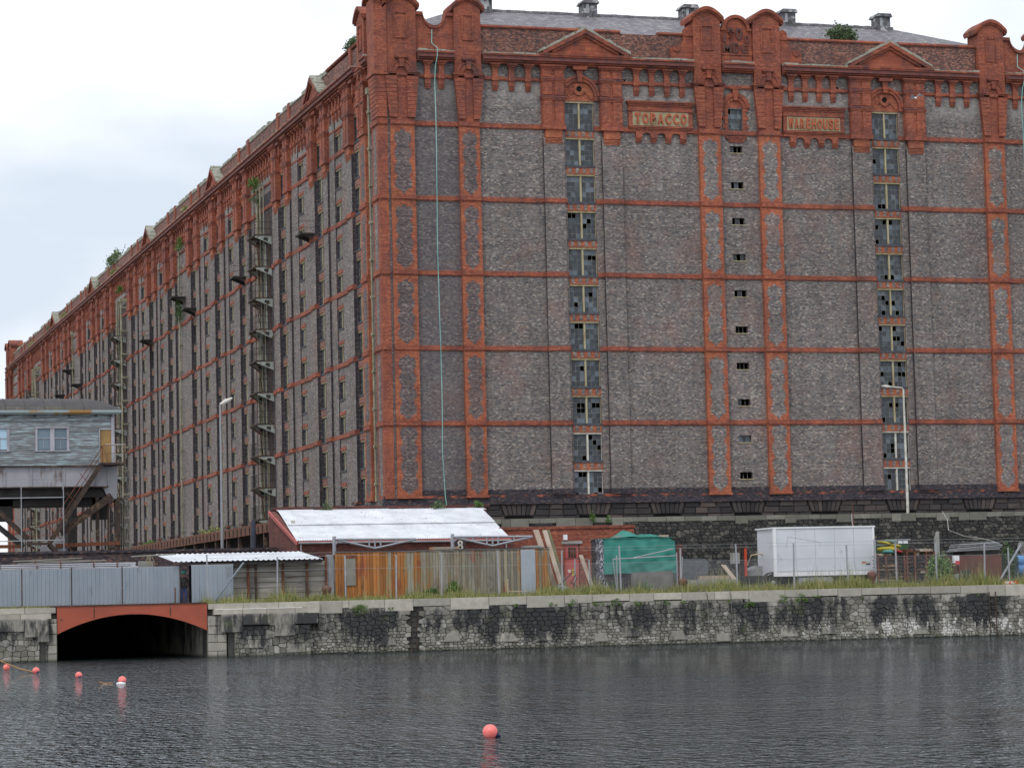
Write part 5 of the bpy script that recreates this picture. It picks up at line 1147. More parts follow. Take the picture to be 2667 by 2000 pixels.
for x in (-27.5, -25.6, -24.4, -22.7, -21.5):
    mb = MB(YARD); mb.tube([(x, 5.5, GZ), (x, 5.5, 4.9+rg.random()*0.2)], 0.03, 5); mb.tube([(x, 6.25, GZ), (x, 6.25, 5.0+rg.random()*0.2)], 0.03, 5); mb.tube([(x, 5.5, 4.66), (x, 6.25, 4.66)], 0.03, 5); mb.build('upright', M['rust'], RK)
PLK = mat('weathered_planks', (0.30, 0.285, 0.25), (0.19, 0.175, 0.15), scale=1.6, sc3=(0.4, 1, 3), detail=8, var=0.12)
for i, (x, z, a) in enumerate(((-24.2, 5.05, -0.015), (-23.9, 5.12, 0.01), (-24.9, 5.2, -0.03))):
    mb = MB(); mb.cbox(YARD(x, 6.6+0.1*i, z), (4.6-i*0.5, 0.22, 0.05), -0.142, 0, ('Y', a)); mb.build('scaffold_plank', PLK, org=YARD(x, 6.6, z), **tg(['lowest of three grey planks lying on the scaffold tubes', 'middle of three grey planks lying on the scaffold tubes', 'topmost of three grey planks lying on the scaffold tubes'][i], 'plank', 'planks on the tube stack'))
CONC = mat('pale_concrete', (0.24, 0.24, 0.22), (0.31, 0.31, 0.29), scale=2)
mb = MB(YARD); mb.prism([(-20.2, GZ), (-19.35, GZ), (-19.4, 5.0), (-20.15, 5.03)], 7.0, 7.3); mb.build('concrete_slab', CONC, org=YARD(-19.8, 7, GZ), **tg('pale concrete slab standing up behind the hoarding', 'slab'))
# --- timber wall with lean-to roof
TM = mat('old_sleepers', (0.33, 0.31, 0.275), (0.20, 0.185, 0.16), scale=1.3, sc3=(0.4, 1, 2.5), detail=9, c3=(0.10, 0.06, 0.045), s3=1.8, lo3=0.62, hi3=0.7, var=0.2)
TW = empty('timber_shed', YARD(-14.6, 4.2, GZ), **tg('open shed of grey horizontal sleepers with rusty posts and a white corrugated roof', 'shed'))
posts = [-17.75, -16.3, -15.0, -14.6, -13.2, -11.95, -10.95]; rg = random.Random(6)
for i in range(len(posts)-1):
    for j in range(8):
        z = 2.62+j*0.275; a, c = posts[i], posts[i+1]; dz = 0.01*rg.uniform(-1, 1)
        mb = MB(YARD); dd = 4.2+rg.uniform(-0.03, 0.03); mb.box(a+0.02, c-0.02, dd, dd+0.12, z+dz+0.008, z+0.262+dz); mb.build('plank', TM, TW)
for x in posts: mb = MB(YARD); mb.box(x-0.05, x+0.05, 4.0, 4.14, GZ, 5.0); mb.build('post', M['rust'] if x not in (-14.6,) else M['rustd'], TW)
WS = mat('white_sheet', (0.66, 0.69, 0.73), (0.54, 0.56, 0.6), scale=0.9, detail=8, rough=0.5, c3=(0.3, 0.28, 0.25), s3=4, lo3=0.68, hi3=0.74)
mb = MB(YARD); n = 29; W0, W1 = -18.9, -11.25
for i in range(n):
    a = W0+(W1-W0)*i/n; p_ = (W1-W0)/n; prof = [(0, 0), (0.2, 0.045), (0.36, 0.045), (0.56, 0), (1, 0)]
    for q in range(4):
        (s0, h0), (s1, h1) = prof[q], prof[q+1]; sh = -0.5
        mb.face([(a+s0*p_, 3.3, 4.86+h0), (a+s1*p_, 3.3, 4.86+h1), (a+s1*p_+sh, 6.3, 5.32+h1), (a+s0*p_+sh, 6.3, 5.32+h0)])
mb.build('corrugated_roof', WS, TW)
mb = MB(YARD); mb.box(-18.6, -11.3, 3.4, 3.5, 4.68, 4.8); mb.build('eave_beam', M['bsteel'], TW)
mb = MB(YARD); mb.box(-17.7, -11, 6.1, 6.2, GZ, 5.2); mb.build('back_wall', M['dark'], TW)
CG = mat('grey_corrugated', (0.22, 0.22, 0.23), (0.32, 0.32, 0.33), scale=1.2, rough=0.5)
sheet(-11.9+0.95, -10.55, 2.62, 5.1, 4.1, 0.09, 0.02, CG, 'side_sheet', TW)
for i, (x, z) in enumerate(((-12.3, 3.85), (-10.3, 3.9))):
    mb = MB(YARD); mb.tube([(x, 2.6, GZ), (x, 2.6, z)], 0.07, 7); mb.tube([(x, 2.6, z), (x, 2.6, z+0.06)], 0.05, 7); mb.build('rusty_post', M['rustd'], org=YARD(x, 2.6, GZ), **tg(['short rusty post in the grass before the sleeper wall', 'short rusty post in the grass before the orange boards'][i], 'post'))
mb = MB(YARD); mb.tube([(-20.9, 4.6, 5.22), (-18.7, 4.4, 5.3)], 0.04, 6); mb.build('jutting_pole', PLK, org=YARD(-20, 4.5, 5.2), **tg('pale pole jutting out left of the white corrugated roof', 'pole'))
mb = MB(YARD)
for i in range(7): x = -19.9+0.1*math.sin(i*2.3); mb.tube([(x-0.1, 4.5, 5.28), (x-0.25+0.05*i, 4.45, 4.95), (x-0.05+0.03*i, 4.5, 4.75-0.04*i)], 0.014, 4)
mb.build('rope_tangle', mat('mixed_rope', (0.32, 0.25, 0.08), (0.28, 0.28, 0.26), scale=8), org=YARD(-19.9, 4.5, 4.9), **tg('yellow and grey rope tangle hanging from the jutting pole', 'rope'))
# --- orange board store
def boardm():
    m, t, b = _new('rusty_orange_boards'); p = pos(t); r = objrand(t); sep = N(t, 'ShaderNodeSeparateXYZ'); t.links.new(p, sep.inputs[0])
    xs = math_(t, 'DIVIDE', math_(t, 'ADD', sep.outputs['X'], 11.0), 12.0)
    f = noise(t, p, 1.4, 8, 0.65, sc3=(1.6, 1, 0.4)); k = math_(t, 'ADD', xs, math_(t, 'MULTIPLY', math_(t, 'SUBTRACT', f, 0.5), 0.75)); k = math_(t, 'ADD', k, math_(t, 'MULTIPLY', math_(t, 'SUBTRACT', r, 0.5), 0.24))
    col = ramp(t, k, [(0.0, (0.35, 0.135, 0.032)), (0.3, (0.37, 0.145, 0.035)), (0.38, (0.25, 0.2, 0.11)), (0.5, (0.25, 0.235, 0.195)), (0.6, (0.20, 0.15, 0.10)), (0.68, (0.23, 0.21, 0.165)), (0.78, (0.15, 0.14, 0.115)), (0.9, (0.25, 0.22, 0.155)), (1.0, (0.29, 0.13, 0.045))])
    f2 = noise(t, p, 0.8, 6, 0.6, sc3=(1.2, 1, 0.6), loc=(3, 1, 2)); col = mixc(t, ramp(t, f2, [(0.57, 0.0), (0.66, 0.75)]), col, (0.24, 0.055, 0.03))
    f3 = noise(t, p, 3.0, 8, 0.7, sc3=(2.0, 1, 0.5), loc=(8, 8, 8)); col = mixc(t, ramp(t, f3, [(0.56, 0.0), (0.7, 0.8)]), col, (0.06, 0.045, 0.035))
    v = math_(t, 'ADD', math_(t, 'MULTIPLY', r, 0.5), 0.72); s = N(t, 'ShaderNodeVectorMath', operation='SCALE'); t.links.new(col, s.inputs[0]); t.links.new(v, s.inputs['Scale'])
    t.links.new(s.outputs[0], b.inputs['Base Color']); b.inputs['Roughness'].default_value = 0.8; return m
OB = empty('board_store', YARD(-5, 4.2, GZ), **tg('long store of upright rust-orange and grey boards with a flat top', 'shed')); OM = boardm(); rg = random.Random(9); x = -10.5
while x < 0.75:
    w_ = rg.uniform(0.13, 0.19)
    if not (-0.72 < x < 0.03):
        mb = MB(YARD); dd = 4.0+rg.uniform(-0.025, 0.025); mb.box(x+0.008, x+w_-0.006, dd, dd+0.06, GZ, 5.18+rg.uniform(-0.03, 0.03)); mb.build('board', OM, OB)
    x += w_
sheet(-0.72, 0.05, 2.65, 5.14, 3.9, 0.085, 0.025, mat('new_zinc', (0.42, 0.46, 0.50), (0.36, 0.4, 0.44), scale=1.5, rough=0.4, metal=0.3), 'zinc_sheet', OB)
mb = MB(YARD); mb.box(-10.5, 0.75, 4.1, 8.5, 5.05, 5.1); mb.build('store_roof', M['rustd'], OB)
mb = MB(YARD); mb.box(-10.5, 0.8, 3.93, 4.1, 5.19, 5.25); mb.build('top_rail', M['bsteel'], OB)
mb = MB(YARD); mb.box(-9.95, -9.45, 3.92, 3.97, 3.45, 4.85, 0); mb.build('grey_hatch', mat('dull_grey', (0.19, 0.18, 0.15), (0.24, 0.23, 0.2), scale=2), OB)
mb = MB(YARD); mb.box(-10.0, -9.4, 3.93, 3.97, 4.86, 5.06); mb.build('hatch_head', M['rust'], OB)
mb = MB(YARD); mb.box(-10.48, 0.7, 8.3, 8.4, GZ, 5.04); mb.build('back_wall', M['bsteel'], OB)
TSL = mat('timber_slab', (0.30, 0.26, 0.2), (0.36, 0.17, 0.08), scale=1.0, lo=0.5, hi=0.6)
mb = MB(YARD); mb.box(-5.1, -3.65, 5.2, 5.7, 5.12, 5.4); mb.build('timber_baulk', TSL, org=YARD(-4.4, 5.4, 5.1), **tg('pale timber baulk lying on top of the board store', 'timber'))
mb = MB(YARD); mb.box(-0.3, 0.55, 4.6, 5.1, 5.26, 5.36); mb.build('concrete_slab', CONC, org=YARD(0.1, 4.8, 5.2), **tg('flat grey concrete slab on the right end of the board store', 'slab'))
# figure eight mark of two white rings on a black board
EB = empty('mooring_board', YARD(-3.3, 6.2, 5.3), **tg('small dark board with a white figure 8 on top of the board store', 'sign'))
mb = MB(YARD); mb.box(-3.56, -3.02, 6.2, 6.26, 5.1, 5.78); mb.build('board', M['bsteel'], EB)
me8 = MB(YARD)
for zc, ro, ri in ((5.61, 0.14, 0.06), (5.38, 0.15, 0.065)):
    for i in range(20):
        a0, a1 = 2*math.pi*i/20, 2*math.pi*(i+1)/20
        me8.prism([(-3.3+ri*math.cos(a0), zc+ri*math.sin(a0)), (-3.3+ro*math.cos(a0), zc+ro*math.sin(a0)), (-3.3+ro*math.cos(a1), zc+ro*math.sin(a1)), (-3.3+ri*math.cos(a1), zc+ri*math.sin(a1))], 6.17, 6.199)
me8.build('figure_eight', M['white'], EB)
# --- lattice roof arms
LT = mat('lattice_grey', (0.27, 0.28, 0.31), (0.33, 0.34, 0.37), scale=2, rough=0.6)
for i, (x, lab) in enumerate(((-10.25, 'left grey lattice roof arm standing on the board store'), (-3.98, 'right grey lattice roof arm standing on the board store'))):
    rt_ = empty('roof_arm', YARD(x, 5.2, 5.1), **tg(lab, 'truss', 'grey lattice roof arms')); L0 = 4.35 if i == 0 else 4.3
    def bar(p, q, w_=0.09, nm='bar'):
        mb = MB(YARD); mb.tube([(x+p[0], 5.2, p[1]), (x+q[0], 5.2, q[1])], w_/2*1.15, 4); mb.build(nm, LT, rt_)
    bar((0, 3.0), (0, 6.08), 0.17, 'post'); bar((0, 5.92), (L0, 5.86), 0.1, 'top_chord'); bar((0.1, 5.9), (2.15, 5.4), 0.1, 'bottom_chord'); bar((2.15, 5.4), (L0, 5.84), 0.1, 'bottom_chord'); bar((0, 5.6), (0.28, 5.85), 0.07, 'knee')
    for s in (1.1, 1.85, 2.15, 2.45, 3.3): bar((s, 5.9), (s, 5.9-0.5*(s/2.15 if s < 2.15 else (L0-s)/(L0-2.15))), 0.08, 'web')
# --- white roofed building
WB = empty('brick_store', (-5, -19, GZ), **tg('low brick building with a white corrugated roof and pink bargeboard', 'building'))
bk = brick('store_brick', [(p, (c[0]*0.55, c[1]*0.6, c[2]*0.8)) for p, c in RED_ST], (0.10, 0.06, 0.055), dlo=0.5, dhi=0.7)
mb = MB(); mb.prism([(-22.0, 2.5), (-14.3, 2.5), (-14.3, 7.95), (-15.0, 7.9), (-22.0, 6.0)], -10.9, -10.6, plane='nz'); mb.build('gable_wall', bk, WB)
mb = MB(); mb.box(-10.6, 1.3, -22.0, -21.7, 2.5, 6.0); mb.build('front_wall', bk, WB)
mb = MB(); mb.box(-10.6, 2.3, -14.4, -14.1, 2.5, 8.05); mb.build('back_parapet', bk, WB)
mb = MB(); x = -10.7
while x < 2.3: mb.box(x, x+0.22, -14.5, -14.0, 8.05, 8.2); x += 0.235
mb.build('parapet_coping', brick('parapet_top', [(p, (c[0]*0.5, c[1]*0.5, c[2]*0.7)) for p, c in RED_ST], (0.06, 0.05, 0.05), dlo=0.45, dhi=0.6), WB)
mb = MB(); mb.box(1.31, 1.6, -22, -14.4, 2.5, 6.0); mb.build('end_wall', bk, WB)
RFW = mat('white_roof_sheet', (0.77, 0.79, 0.83), (0.60, 0.62, 0.66), scale=0.9, detail=9, rough=0.45, c3=(0.25, 0.23, 0.21), s3=4.5, lo3=0.635, hi3=0.69)
def roofsheet(s0, s1, lift):
    mb = MB(); n = 90; xa, xb = -10.95, 1.36
    F = lambda s, x: (x+0.45*s+(0.55*s if x > 1 else 0)*0, -22.15+7.25*s, 6.02+1.95*s+lift)
    for i in range(n):
        x0 = xa+(xb-xa)*i/n; p_ = (xb-xa)/n
        for (a0, h0), (a1, h1) in (((0, 0), (0.3, 0)), ((0.3, 0), (0.5, 0.035)), ((0.5, 0.035), (0.8, 0.035)), ((0.8, 0.035), (1, 0))):
            P = [F(s0, x0+a0*p_), F(s0, x0+a1*p_), F(s1, x0+a1*p_), F(s1, x0+a0*p_)]
            mb.face([(q[0], q[1], q[2]+h) for q, h in zip(P, (h0, h1, h1, h0))])
    mb.build('roof_sheet', RFW, WB)
roofsheet(0.0, 0.52, 0.0); roofsheet(0.48, 0.96, 0.045)
mb = MB(); rg = random.Random(14); x = -10.5
while x < 2.0:
    y = min(2.05, x+rg.uniform(0.8, 1.6)); d = rg.uniform(-0.02, 0.02); mb.face([(x, -15.3, 7.88+d), (y, -15.3, 7.88+d), (y, -14.42, 8.04+d), (x, -14.42, 8.04+d)]); x = y
mb.build('flashing', RFW, WB)
PK = mat('pink_paint', (0.47, 0.12, 0.11), (0.38, 0.10, 0.09), scale=3)
mb = MB(); mb.prism([(-22.3, 5.8), (-22.3, 5.98), (-14.9, 7.97), (-14.9, 7.75)], -11.05, -10.96, plane='nz'); mb.build('bargeboard', PK, WB)
mb = MB(); mb.box(-10.9, 1.4, -22.22, -22.15, 5.88, 6.0); mb.build('fascia', PK, WB)
mb = MB(); mb.tube([(-10.9, -22.28, 5.9), (1.4, -22.28, 5.86)], 0.06, 6); mb.build('gutter', CG, WB)
for x in (-10.75, 1.1): mb = MB(); mb.tube([(x, -22.25, 2.6), (x, -22.25, 5.9)], 0.04, 6); mb.build('downpipe', CG, WB)
mb = MB(); mb.box(-11.2, -11.02, -22.1, -21.9, 7.0, 7.16); mb.build('floodlight', M['white'], WB)
# --- red brick wall with the pink door
RB = empty('yard_wall', YARD(5, 15, GZ), **tg('red brick yard wall with a soldier-course top behind the leaning planks', 'wall'))
rbk = brick('yard_brick', [(p, (c[0]*0.82, c[1]*0.85, c[2]*0.9)) for p, c in RED_ST], (0.16, 0.085, 0.06), dlo=0.6, dhi=0.8, damt=0.3)
mb = MB(YARD); wall_open(mb, 1.4, 9.17, 2.4, 6.5, [(5.08, 5.98, 2.6, 5.62)], n=0, depth=-0.2); mb.v = [(v[0], v[1]+15, v[2]) for v in mb.v]; mb.build('brickwork', rbk, RB)
mb = MB(YARD); mb.box(8.95, 9.17, 15.02, 15.4, 2.4, 6.5); mb.build('wall_end', rbk, RB)
mb = MB(YARD); x = 1.4
while x < 9.2: mb.box(x, x+0.1, 14.92, 15.35, 6.5, 6.66); x += 0.112
mb.build('soldier_course', rbk, RB)
DR = mat('faded_red_door', (0.48, 0.115, 0.10), (0.40, 0.09, 0.085), scale=2.4, c3=(0.2, 0.14, 0.14), s3=2.5, lo3=0.62, hi3=0.72)
mb = MB(YARD); mb.box(5.12, 5.94, 15.1, 15.15, 2.62, 4.72); d_ = mb.build('door', DR, RB)
mb = MB(YARD); mb.box(5.12, 5.94, 15.1, 15.16, 4.76, 5.56); mb.build('transom', DR, RB)
for i in range(5): mb = MB(YARD); mb.box(5.2+i*0.15, 5.3+i*0.15, 15.05, 15.1, 4.85, 5.42); mb.build('slat', DR if i in (0, 4) else M['rustd'], RB)
mb = MB(YARD); mb.box(4.92, 6.12, 14.93, 15.12, 5.63, 5.79); mb.build('lintel', CONC, RB)
YEL = mat('warning_yellow', (0.55, 0.40, 0.03)); RDS = mat('sign_red', (0.5, 0.05, 0.06))
mb = MB(YARD); mb.box(5.3, 5.44, 15.08, 15.099, 3.9, 4.16, 0); mb.box(5.3, 5.44, 15.079, 15.0985, 3.9, 3.99, 1); mb.build('prohibition_sign', [M['white'], RDS], d_)
mb = MB(YARD); mb.box(5.53, 5.67, 15.08, 15.099, 3.8, 4.18, 0); mb.prism([(5.55, 4.0), (5.65, 4.0), (5.6, 4.12)], 15.075, 15.08, 1); mb.build('warning_sign', [YEL, M['black']], d_)
mb = MB(YARD); mb.box(5.02, 5.24, 14.85, 15.0, 5.86, 6.16); mb.build('wall_light', FOAM, RB)
# --- leaning planks and frame
def lean(x0, z0, x1, z1, d0, d1, w_, m, lab):
    P, Q = Vector(YARD(x0, d0, z0)), Vector(YARD(x1, d1, z1)); mb = MB(); dv = (Q-P); s = Vector((math.cos(-0.142), math.sin(-0.142), 0)); n_ = dv.cross(s).normalized()*0.035
    vs = [P-s*w_/2-n_, P+s*w_/2-n_, P+s*w_/2+n_, P-s*w_/2+n_, Q-s*w_/2-n_, Q+s*w_/2-n_, Q+s*w_/2+n_, Q-s*w_/2+n_]
    mb.mesh([tuple(v) for v in vs], [(0, 1, 2, 3), (4, 7, 6, 5), (0, 4, 5, 1), (1, 5, 6, 2), (2, 6, 7, 3), (3, 7, 4, 0)]); mb.build('leaning_plank', m, org=tuple(P), **tg(lab, 'plank'))
PW1 = mat('whitewashed_plank', (0.44, 0.37, 0.30), (0.34, 0.25, 0.19), scale=2, sc3=(2, 1, 0.6)); PW2 = mat('mossy_plank', (0.17, 0.16, 0.075), (0.12, 0.11, 0.07), scale=2)
lean(1.5, 2.7, 0.9, 6.24, 4.9, 6.5, 0.3, PW1, 'leftmost whitewashed plank leaning over the end of the board store')
lean(1.72, 2.6, 1.28, 6.2, 4.4, 6.2, 0.24, PW1, 'long whitewashed plank leaning beside a mossy plank')
lean(2.1, 2.6, 1.5, 6.22, 5.0, 6.4, 0.24, PW2, 'green mossy plank leaning right of the whitewashed planks')
lean(3.55, 2.65, 3.12, 4.82, 5.0, 5.9, 0.22, PW1, 'short pale plank leaning against the metal frame')
mb = MB(YARD); mb.tube([(2.3, 4.4, GZ), (2.32, 4.4, 4.57), (3.08, 4.4, 4.53), (3.15, 4.4, GZ)], 0.045, 6); mb.build('metal_goal', M['galv'], org=YARD(2.7, 4.4, GZ), **tg('galvanised tube frame like a small goal before the pink door', 'frame'))
mb = MB(YARD); mb.tube([(1.2, 4.0, 3.1), (2.0, 3.9, 3.85), (2.2, 3.9, 3.75), (1.6, 4.0, 2.75)], 0.03, 5); mb.tube([(1.9, 3.95, 3.4), (2.5, 3.9, 2.9)], 0.03, 5); mb.tube([(2.25, 3.9, 3.6), (1.9, 3.9, 2.7)], 0.025, 5); mb.build('bent_frame', M['bsteel'], org=YARD(1.8, 4, GZ), **tg('bent dark metal trolley frame lying in the grass', 'scrap'))
mb = MB(YARD); mb.prism([(1.1, 2.75), (1.65, 2.7), (1.75, 3.1), (1.2, 3.25)], 3.7, 4.1); mb.build('crumpled_sheet', M['galv'], org=YARD(1.4, 3.9, 2.7), **tg('crumpled silver sheet at the foot of the leaning planks', 'scrap'))
mb = MB(YARD); mb.tube([(-1.75, 2.9, GZ), (-1.75, 2.9, 3.5)], 0.045, 7); mb.tube([(-1.75, 2.9, 3.5), (-1.75, 2.9, 3.58)], 0.06, 7); mb.tube([(-1.75, 2.9, 2.95), (-0.7, 2.9, 2.9)], 0.03, 6); mb.build('marker_post', mat('cream_post', (0.5, 0.42, 0.3), (0.38, 0.3, 0.2), scale=4), org=YARD(-1.75, 2.9, GZ), **tg('short cream standpipe with a side rail before the board store', 'post'))
# --- tarpaulin stack
TP = mat('teal_tarpaulin', (0.024, 0.225, 0.18), (0.017, 0.17, 0.14), scale=1.1, detail=6, rough=0.5)
TS = empty('tarpaulin_stack', YARD(6, 6, GZ), **tg('stack of goods wrapped in a teal tarpaulin with a camouflage end', 'stack'))
mb = MB(YARD); n, k = 70, 34; x0, x1, z0, z1 = 4.1, 8.05, 3.72, 5.68; gv = []
for i in range(n+1):
    for j in range(k+1):
        s, q = i/n, j/k; x = x0+(x1-x0)*s; z = z0+(z1-z0)*q
        if s > 0.9: z = min(z, z1-(s-0.9)*2.4)
        sw = 0.012*math.sin(s*41+q*6+3*math.sin(q*5))+0.012*math.sin(q*13+s*21)+0.06*math.sin(s*9+q*3)*(1-q)+0.035*math.sin(s*31+q*5)*(1-q)**0.5+0.07*max(0, math.sin(q*14-s*9+1.5))*(1-q)*s
        gv.append((x, 5.2-sw-0.05*(1-q), z+0.05*math.sin(s*7)*(1-q)))
mb.mesh(gv, [(i*(k+1)+j, (i+1)*(k+1)+j, (i+1)*(k+1)+j+1, i*(k+1)+j+1) for i in range(n) for j in range(k)]); mb.smooth = True; mb.build('tarp_front', TP, TS)
mb = MB(YARD); mb.box(4.12, 7.9, 5.25, 7.2, GZ, 5.64); mb.build('goods', M['dark'], TS)
mb = MB(YARD); gv = []; n, k = 60, 18
for i in range(n+1):
    for j in range(k+1):
        s, q = i/n, j/k; x = 4.75+2.9*s; d = 5.15+2.0*q; h = 0.42*math.exp(-((s-0.3)/0.16)**2)+0.2*math.exp(-((s-0.72)/0.2)**2); f = 0.035*math.sin(x*9+d*6)+0.03*math.sin(x*5-d*7)
        gv.append((x, d, 5.68+max(0.01, (h+f*0.8)*math.sin(math.pi*min(1, max(0.02, q*0.9+0.05)))*min(1, 6*s*(1-s)*1.6))))
mb.smooth = True; mb.mesh(gv, [(i*(k+1)+j, (i+1)*(k+1)+j, (i+1)*(k+1)+j+1, i*(k+1)+j+1) for i in range(n) for j in range(k)]); mb.build('tarp_heap', TP, TS)
mb = MB(YARD); mb.box(4.05, 8.0, 5.12, 7.2, 5.655, 5.675); mb.build('tarp_top', TP, TS)
m, t, b = _new('camouflage_net'); p = pos(t); t.links.new(ramp(t, noise(t, p, 12.0, 3, 0.5), [(0.5, (0.02, 0.022, 0.04)), (0.53, (0.38, 0.38, 0.43))], 'CONSTANT'), b.inputs['Base Color'])
mb = MB(YARD)
for i in range(12):
    z_ = 3.0+i*0.22; e = 0.1*math.sin(i*1.9); mb.mesh([(3.9+e*0.5, 5.15, z_), (4.12, 5.12, z_), (4.12, 5.12, z_+0.22), (3.9+0.05*math.sin((i+1)*1.9), 5.15, z_+0.22), (3.98+e*0.5, 6.0, z_), (3.98+0.05*math.sin((i+1)*1.9), 6.0, z_+0.22)], [(0, 1, 2, 3), (0, 3, 5, 4)])
mb.prism([(3.7, 2.95), (4.3, 2.95), (4.15, 3.5), (3.85, 3.45)], 4.95, 5.5); mb.build('camouflage_net', m, TS)
mb = MB(YARD); mb.box(4.0, 8.0, 4.9, 7.0, GZ, 2.75); mb.build('pallet', M['rustd'], TS)
mb = MB(YARD); mb.box(5.0, 5.5, 5.4, 5.9, 5.68, 5.82); mb.build('brick_weight', CONC, org=YARD(4.9, 5.6, 5.68), **tg('grey block weighing down the left of the teal tarpaulin', 'block'))
mb = MB(YARD); mb.box(7.3, 7.75, 5.3, 5.6, 5.68, 5.8); mb.build('brick_weight', PW1, org=YARD(7.5, 5.4, 5.68), **tg('pale block weighing down the right of the teal tarpaulin', 'block'))
# scaffold goal before it, low concrete wall, red post
mb = MB(YARD); mb.tube([(3.98, 2.6, GZ), (3.98, 2.6, 4.7)], 0.035, 6); mb.tube([(3.78, 2.6, 4.55), (4.0, 2.7, GZ)], 0.03, 6); mb.tube([(3.78, 2.6, 4.5), (7.22, 2.6, 4.62)], 0.035, 6); mb.tube([(4.9, 2.62, 4.56), (7.03, 2.62, 4.98)], 0.03, 6); mb.tube([(7.2, 2.6, GZ), (7.2, 2.6, 4.8)], 0.035, 6); mb.tube([(7.5, 2.6, 4.55), (7.4, 2.6, GZ)], 0.025, 6)
mb.build('scaffold_goal', M['galv'], org=YARD(5.6, 2.6, GZ), **tg('galvanised scaffold goal with a slanting bar before the teal tarpaulin', 'scaffold'))
mb = MB(YARD); mb.prism([(4.95, GZ), (7.15, GZ), (7.1, 3.84), (4.95, 3.78)], 3.0, 3.25); mb.build('concrete_barrier', mat('dirty_concrete', (0.12, 0.115, 0.105), (0.19, 0.18, 0.165), scale=1.3, detail=8), org=YARD(6, 3.1, GZ), **tg('low stained concrete slab standing under the teal tarpaulin', 'barrier'))
mb = MB(YARD); mb.box(7.42, 7.66, 3.0, 3.2, GZ, 5.22); mb.build('steel_stanchion', mat('oxide_steel', (0.13, 0.035, 0.025), (0.08, 0.03, 0.022), scale=2), org=YARD(7.5, 3.1, GZ), **tg('dark red steel stanchion right of the teal tarpaulin', 'post'))
# --- bollards
def bollard(x, d, lab, h=0.85):
    c = YARD(x, d, GZ); mb = MB(); mb.smooth = True; mb.lathe(c, [(0.22, 0), (0.2, 0.1), (0.17, h*0.4), (0.19, h*0.55), (0.25, h*0.7), (0.26, h*0.82), (0.22, h*0.94), (0.1, h), (0.01, h+0.01)], 16); mb.build('bollard', mat('bollard_rust', (0.15, 0.07, 0.055), (0.10, 0.05, 0.04), scale=4, rough=0.8), org=c, **tg(lab, 'bollard', 'rusty mooring bollards'))
bollard(-11.4, 2.0, 'rusty mooring bollard between the sleeper wall and the orange boards'); bollard(7.2, 1.8, 'rusty mooring bollard right of the teal tarpaulin', 0.8); bollard(17.35, 1.6, 'rusty mooring bollard below the right end of the white truck box', 0.95)
# --- wrapped pallet, slabs
mb = MB(YARD); mb.prism([(8.2, 3.3), (10.7, 3.3), (10.75, 4.3), (10.6, 4.5), (8.3, 4.55)], 7.6, 8.6); mb.build('wrapped_pallet', mat('grey_wrap', (0.075, 0.085, 0.095), (0.12, 0.13, 0.14), scale=3, sc3=(1, 1, 3), rough=0.35), org=YARD(9.6, 8, GZ), **tg('pallet wrapped in dark grey sheeting beside the red stanchion', 'pallet'))
for i, (x, z, w_) in enumerate(((10.8, 3.45, 1.9), (10.4, 3.25, 3.0))):
    mb = MB(); mb.cbox(YARD(x, 6.8-i*0.2, z), (w_, 0.6, 0.2), -0.142); mb.build('stone_slab', PW1 if i == 0 else CONC, org=YARD(x, 6.8, z), **tg(['upper pale stone slab lying in the grass left of the forklift', 'lower pale stone slab lying in the grass left of the forklift'][i], 'slab'))
mb = MB(YARD); mb.box(8.9, 11.8, 6.2, 7.2, GZ, 3.14); mb.build('stone_block', CONC, org=YARD(10, 6.7, GZ), **tg('long low stone block under the pale slabs', 'block'))
lean(11.7, 3.3, 11.3, 4.12, 6.3, 6.9, 0.25, PW1, 'short pale board propped on the stone slabs')
# --- forklift
FK = empty('forklift', YARD(13.3, 9, GZ), **tg('old forklift with red mast and cream roll bar half hidden by the truck', 'forklift'))
RDM = mat('forklift_red', (0.50, 0.055, 0.02), (0.4, 0.05, 0.025), scale=3); CRM = mat('cream_bar', (0.5, 0.43, 0.27), (0.42, 0.36, 0.22), scale=3)
for x, w_, mm, z1 in ((12.72, 0.1, M['rustd'], 5.2), (13.0, 0.14, RDM, 5.1), (12.86, 0.1, M['bsteel'], 5.15)): mb = MB(YARD); mb.box(x, x+w_, 8.2, 8.4, 3.0, z1); mb.build('mast_rail', mm, FK)
mb = MB(YARD); mb.box(12.7, 13.2, 8.18, 8.42, 5.06, 5.16); mb.box(12.7, 13.2, 8.18, 8.42, 3.2, 3.3); mb.build('mast_crossbar', M['rustd'], FK)
mb = MB(YARD); mb.box(12.3, 12.7, 8.1, 8.5, 4.2, 4.8); mb.build('load_backrest', CONC, FK)
mb = MB(YARD); mb.tube([(13.3, 8.6, 4.1), (13.55, 8.6, 4.65), (13.9, 8.6, 4.7), (15.0, 8.6, 4.7), (15.1, 8.6, 3.9)], 0.045, 6); mb.build('roll_bar', CRM, FK)
mb = MB(YARD); mb.prism([(13.3, 3.5), (15.3, 3.5), (15.3, 4.0), (13.9, 4.05), (13.35, 3.8)], 8.6, 9.5); mb.build('body', mat('forklift_grey', (0.33, 0.33, 0.33), (0.2, 0.2, 0.2), scale=5), FK)
mb = MB(YARD); mb.box(11.9, 13.8, 8.15, 9.4, 2.9, 3.5); mb.build('chassis', M['black'], FK)
for x in (12.4, 13.5, 15.0): mb = MB(); c = YARD(x, 8.2, 3.0); mb.lathe(c, [(0.18, -0.12), (0.38, -0.1), (0.4, 0.0), (0.38, 0.12), (0.18, 0.14)], 16, axis='y'); mb.build('wheel', M['black'], FK)
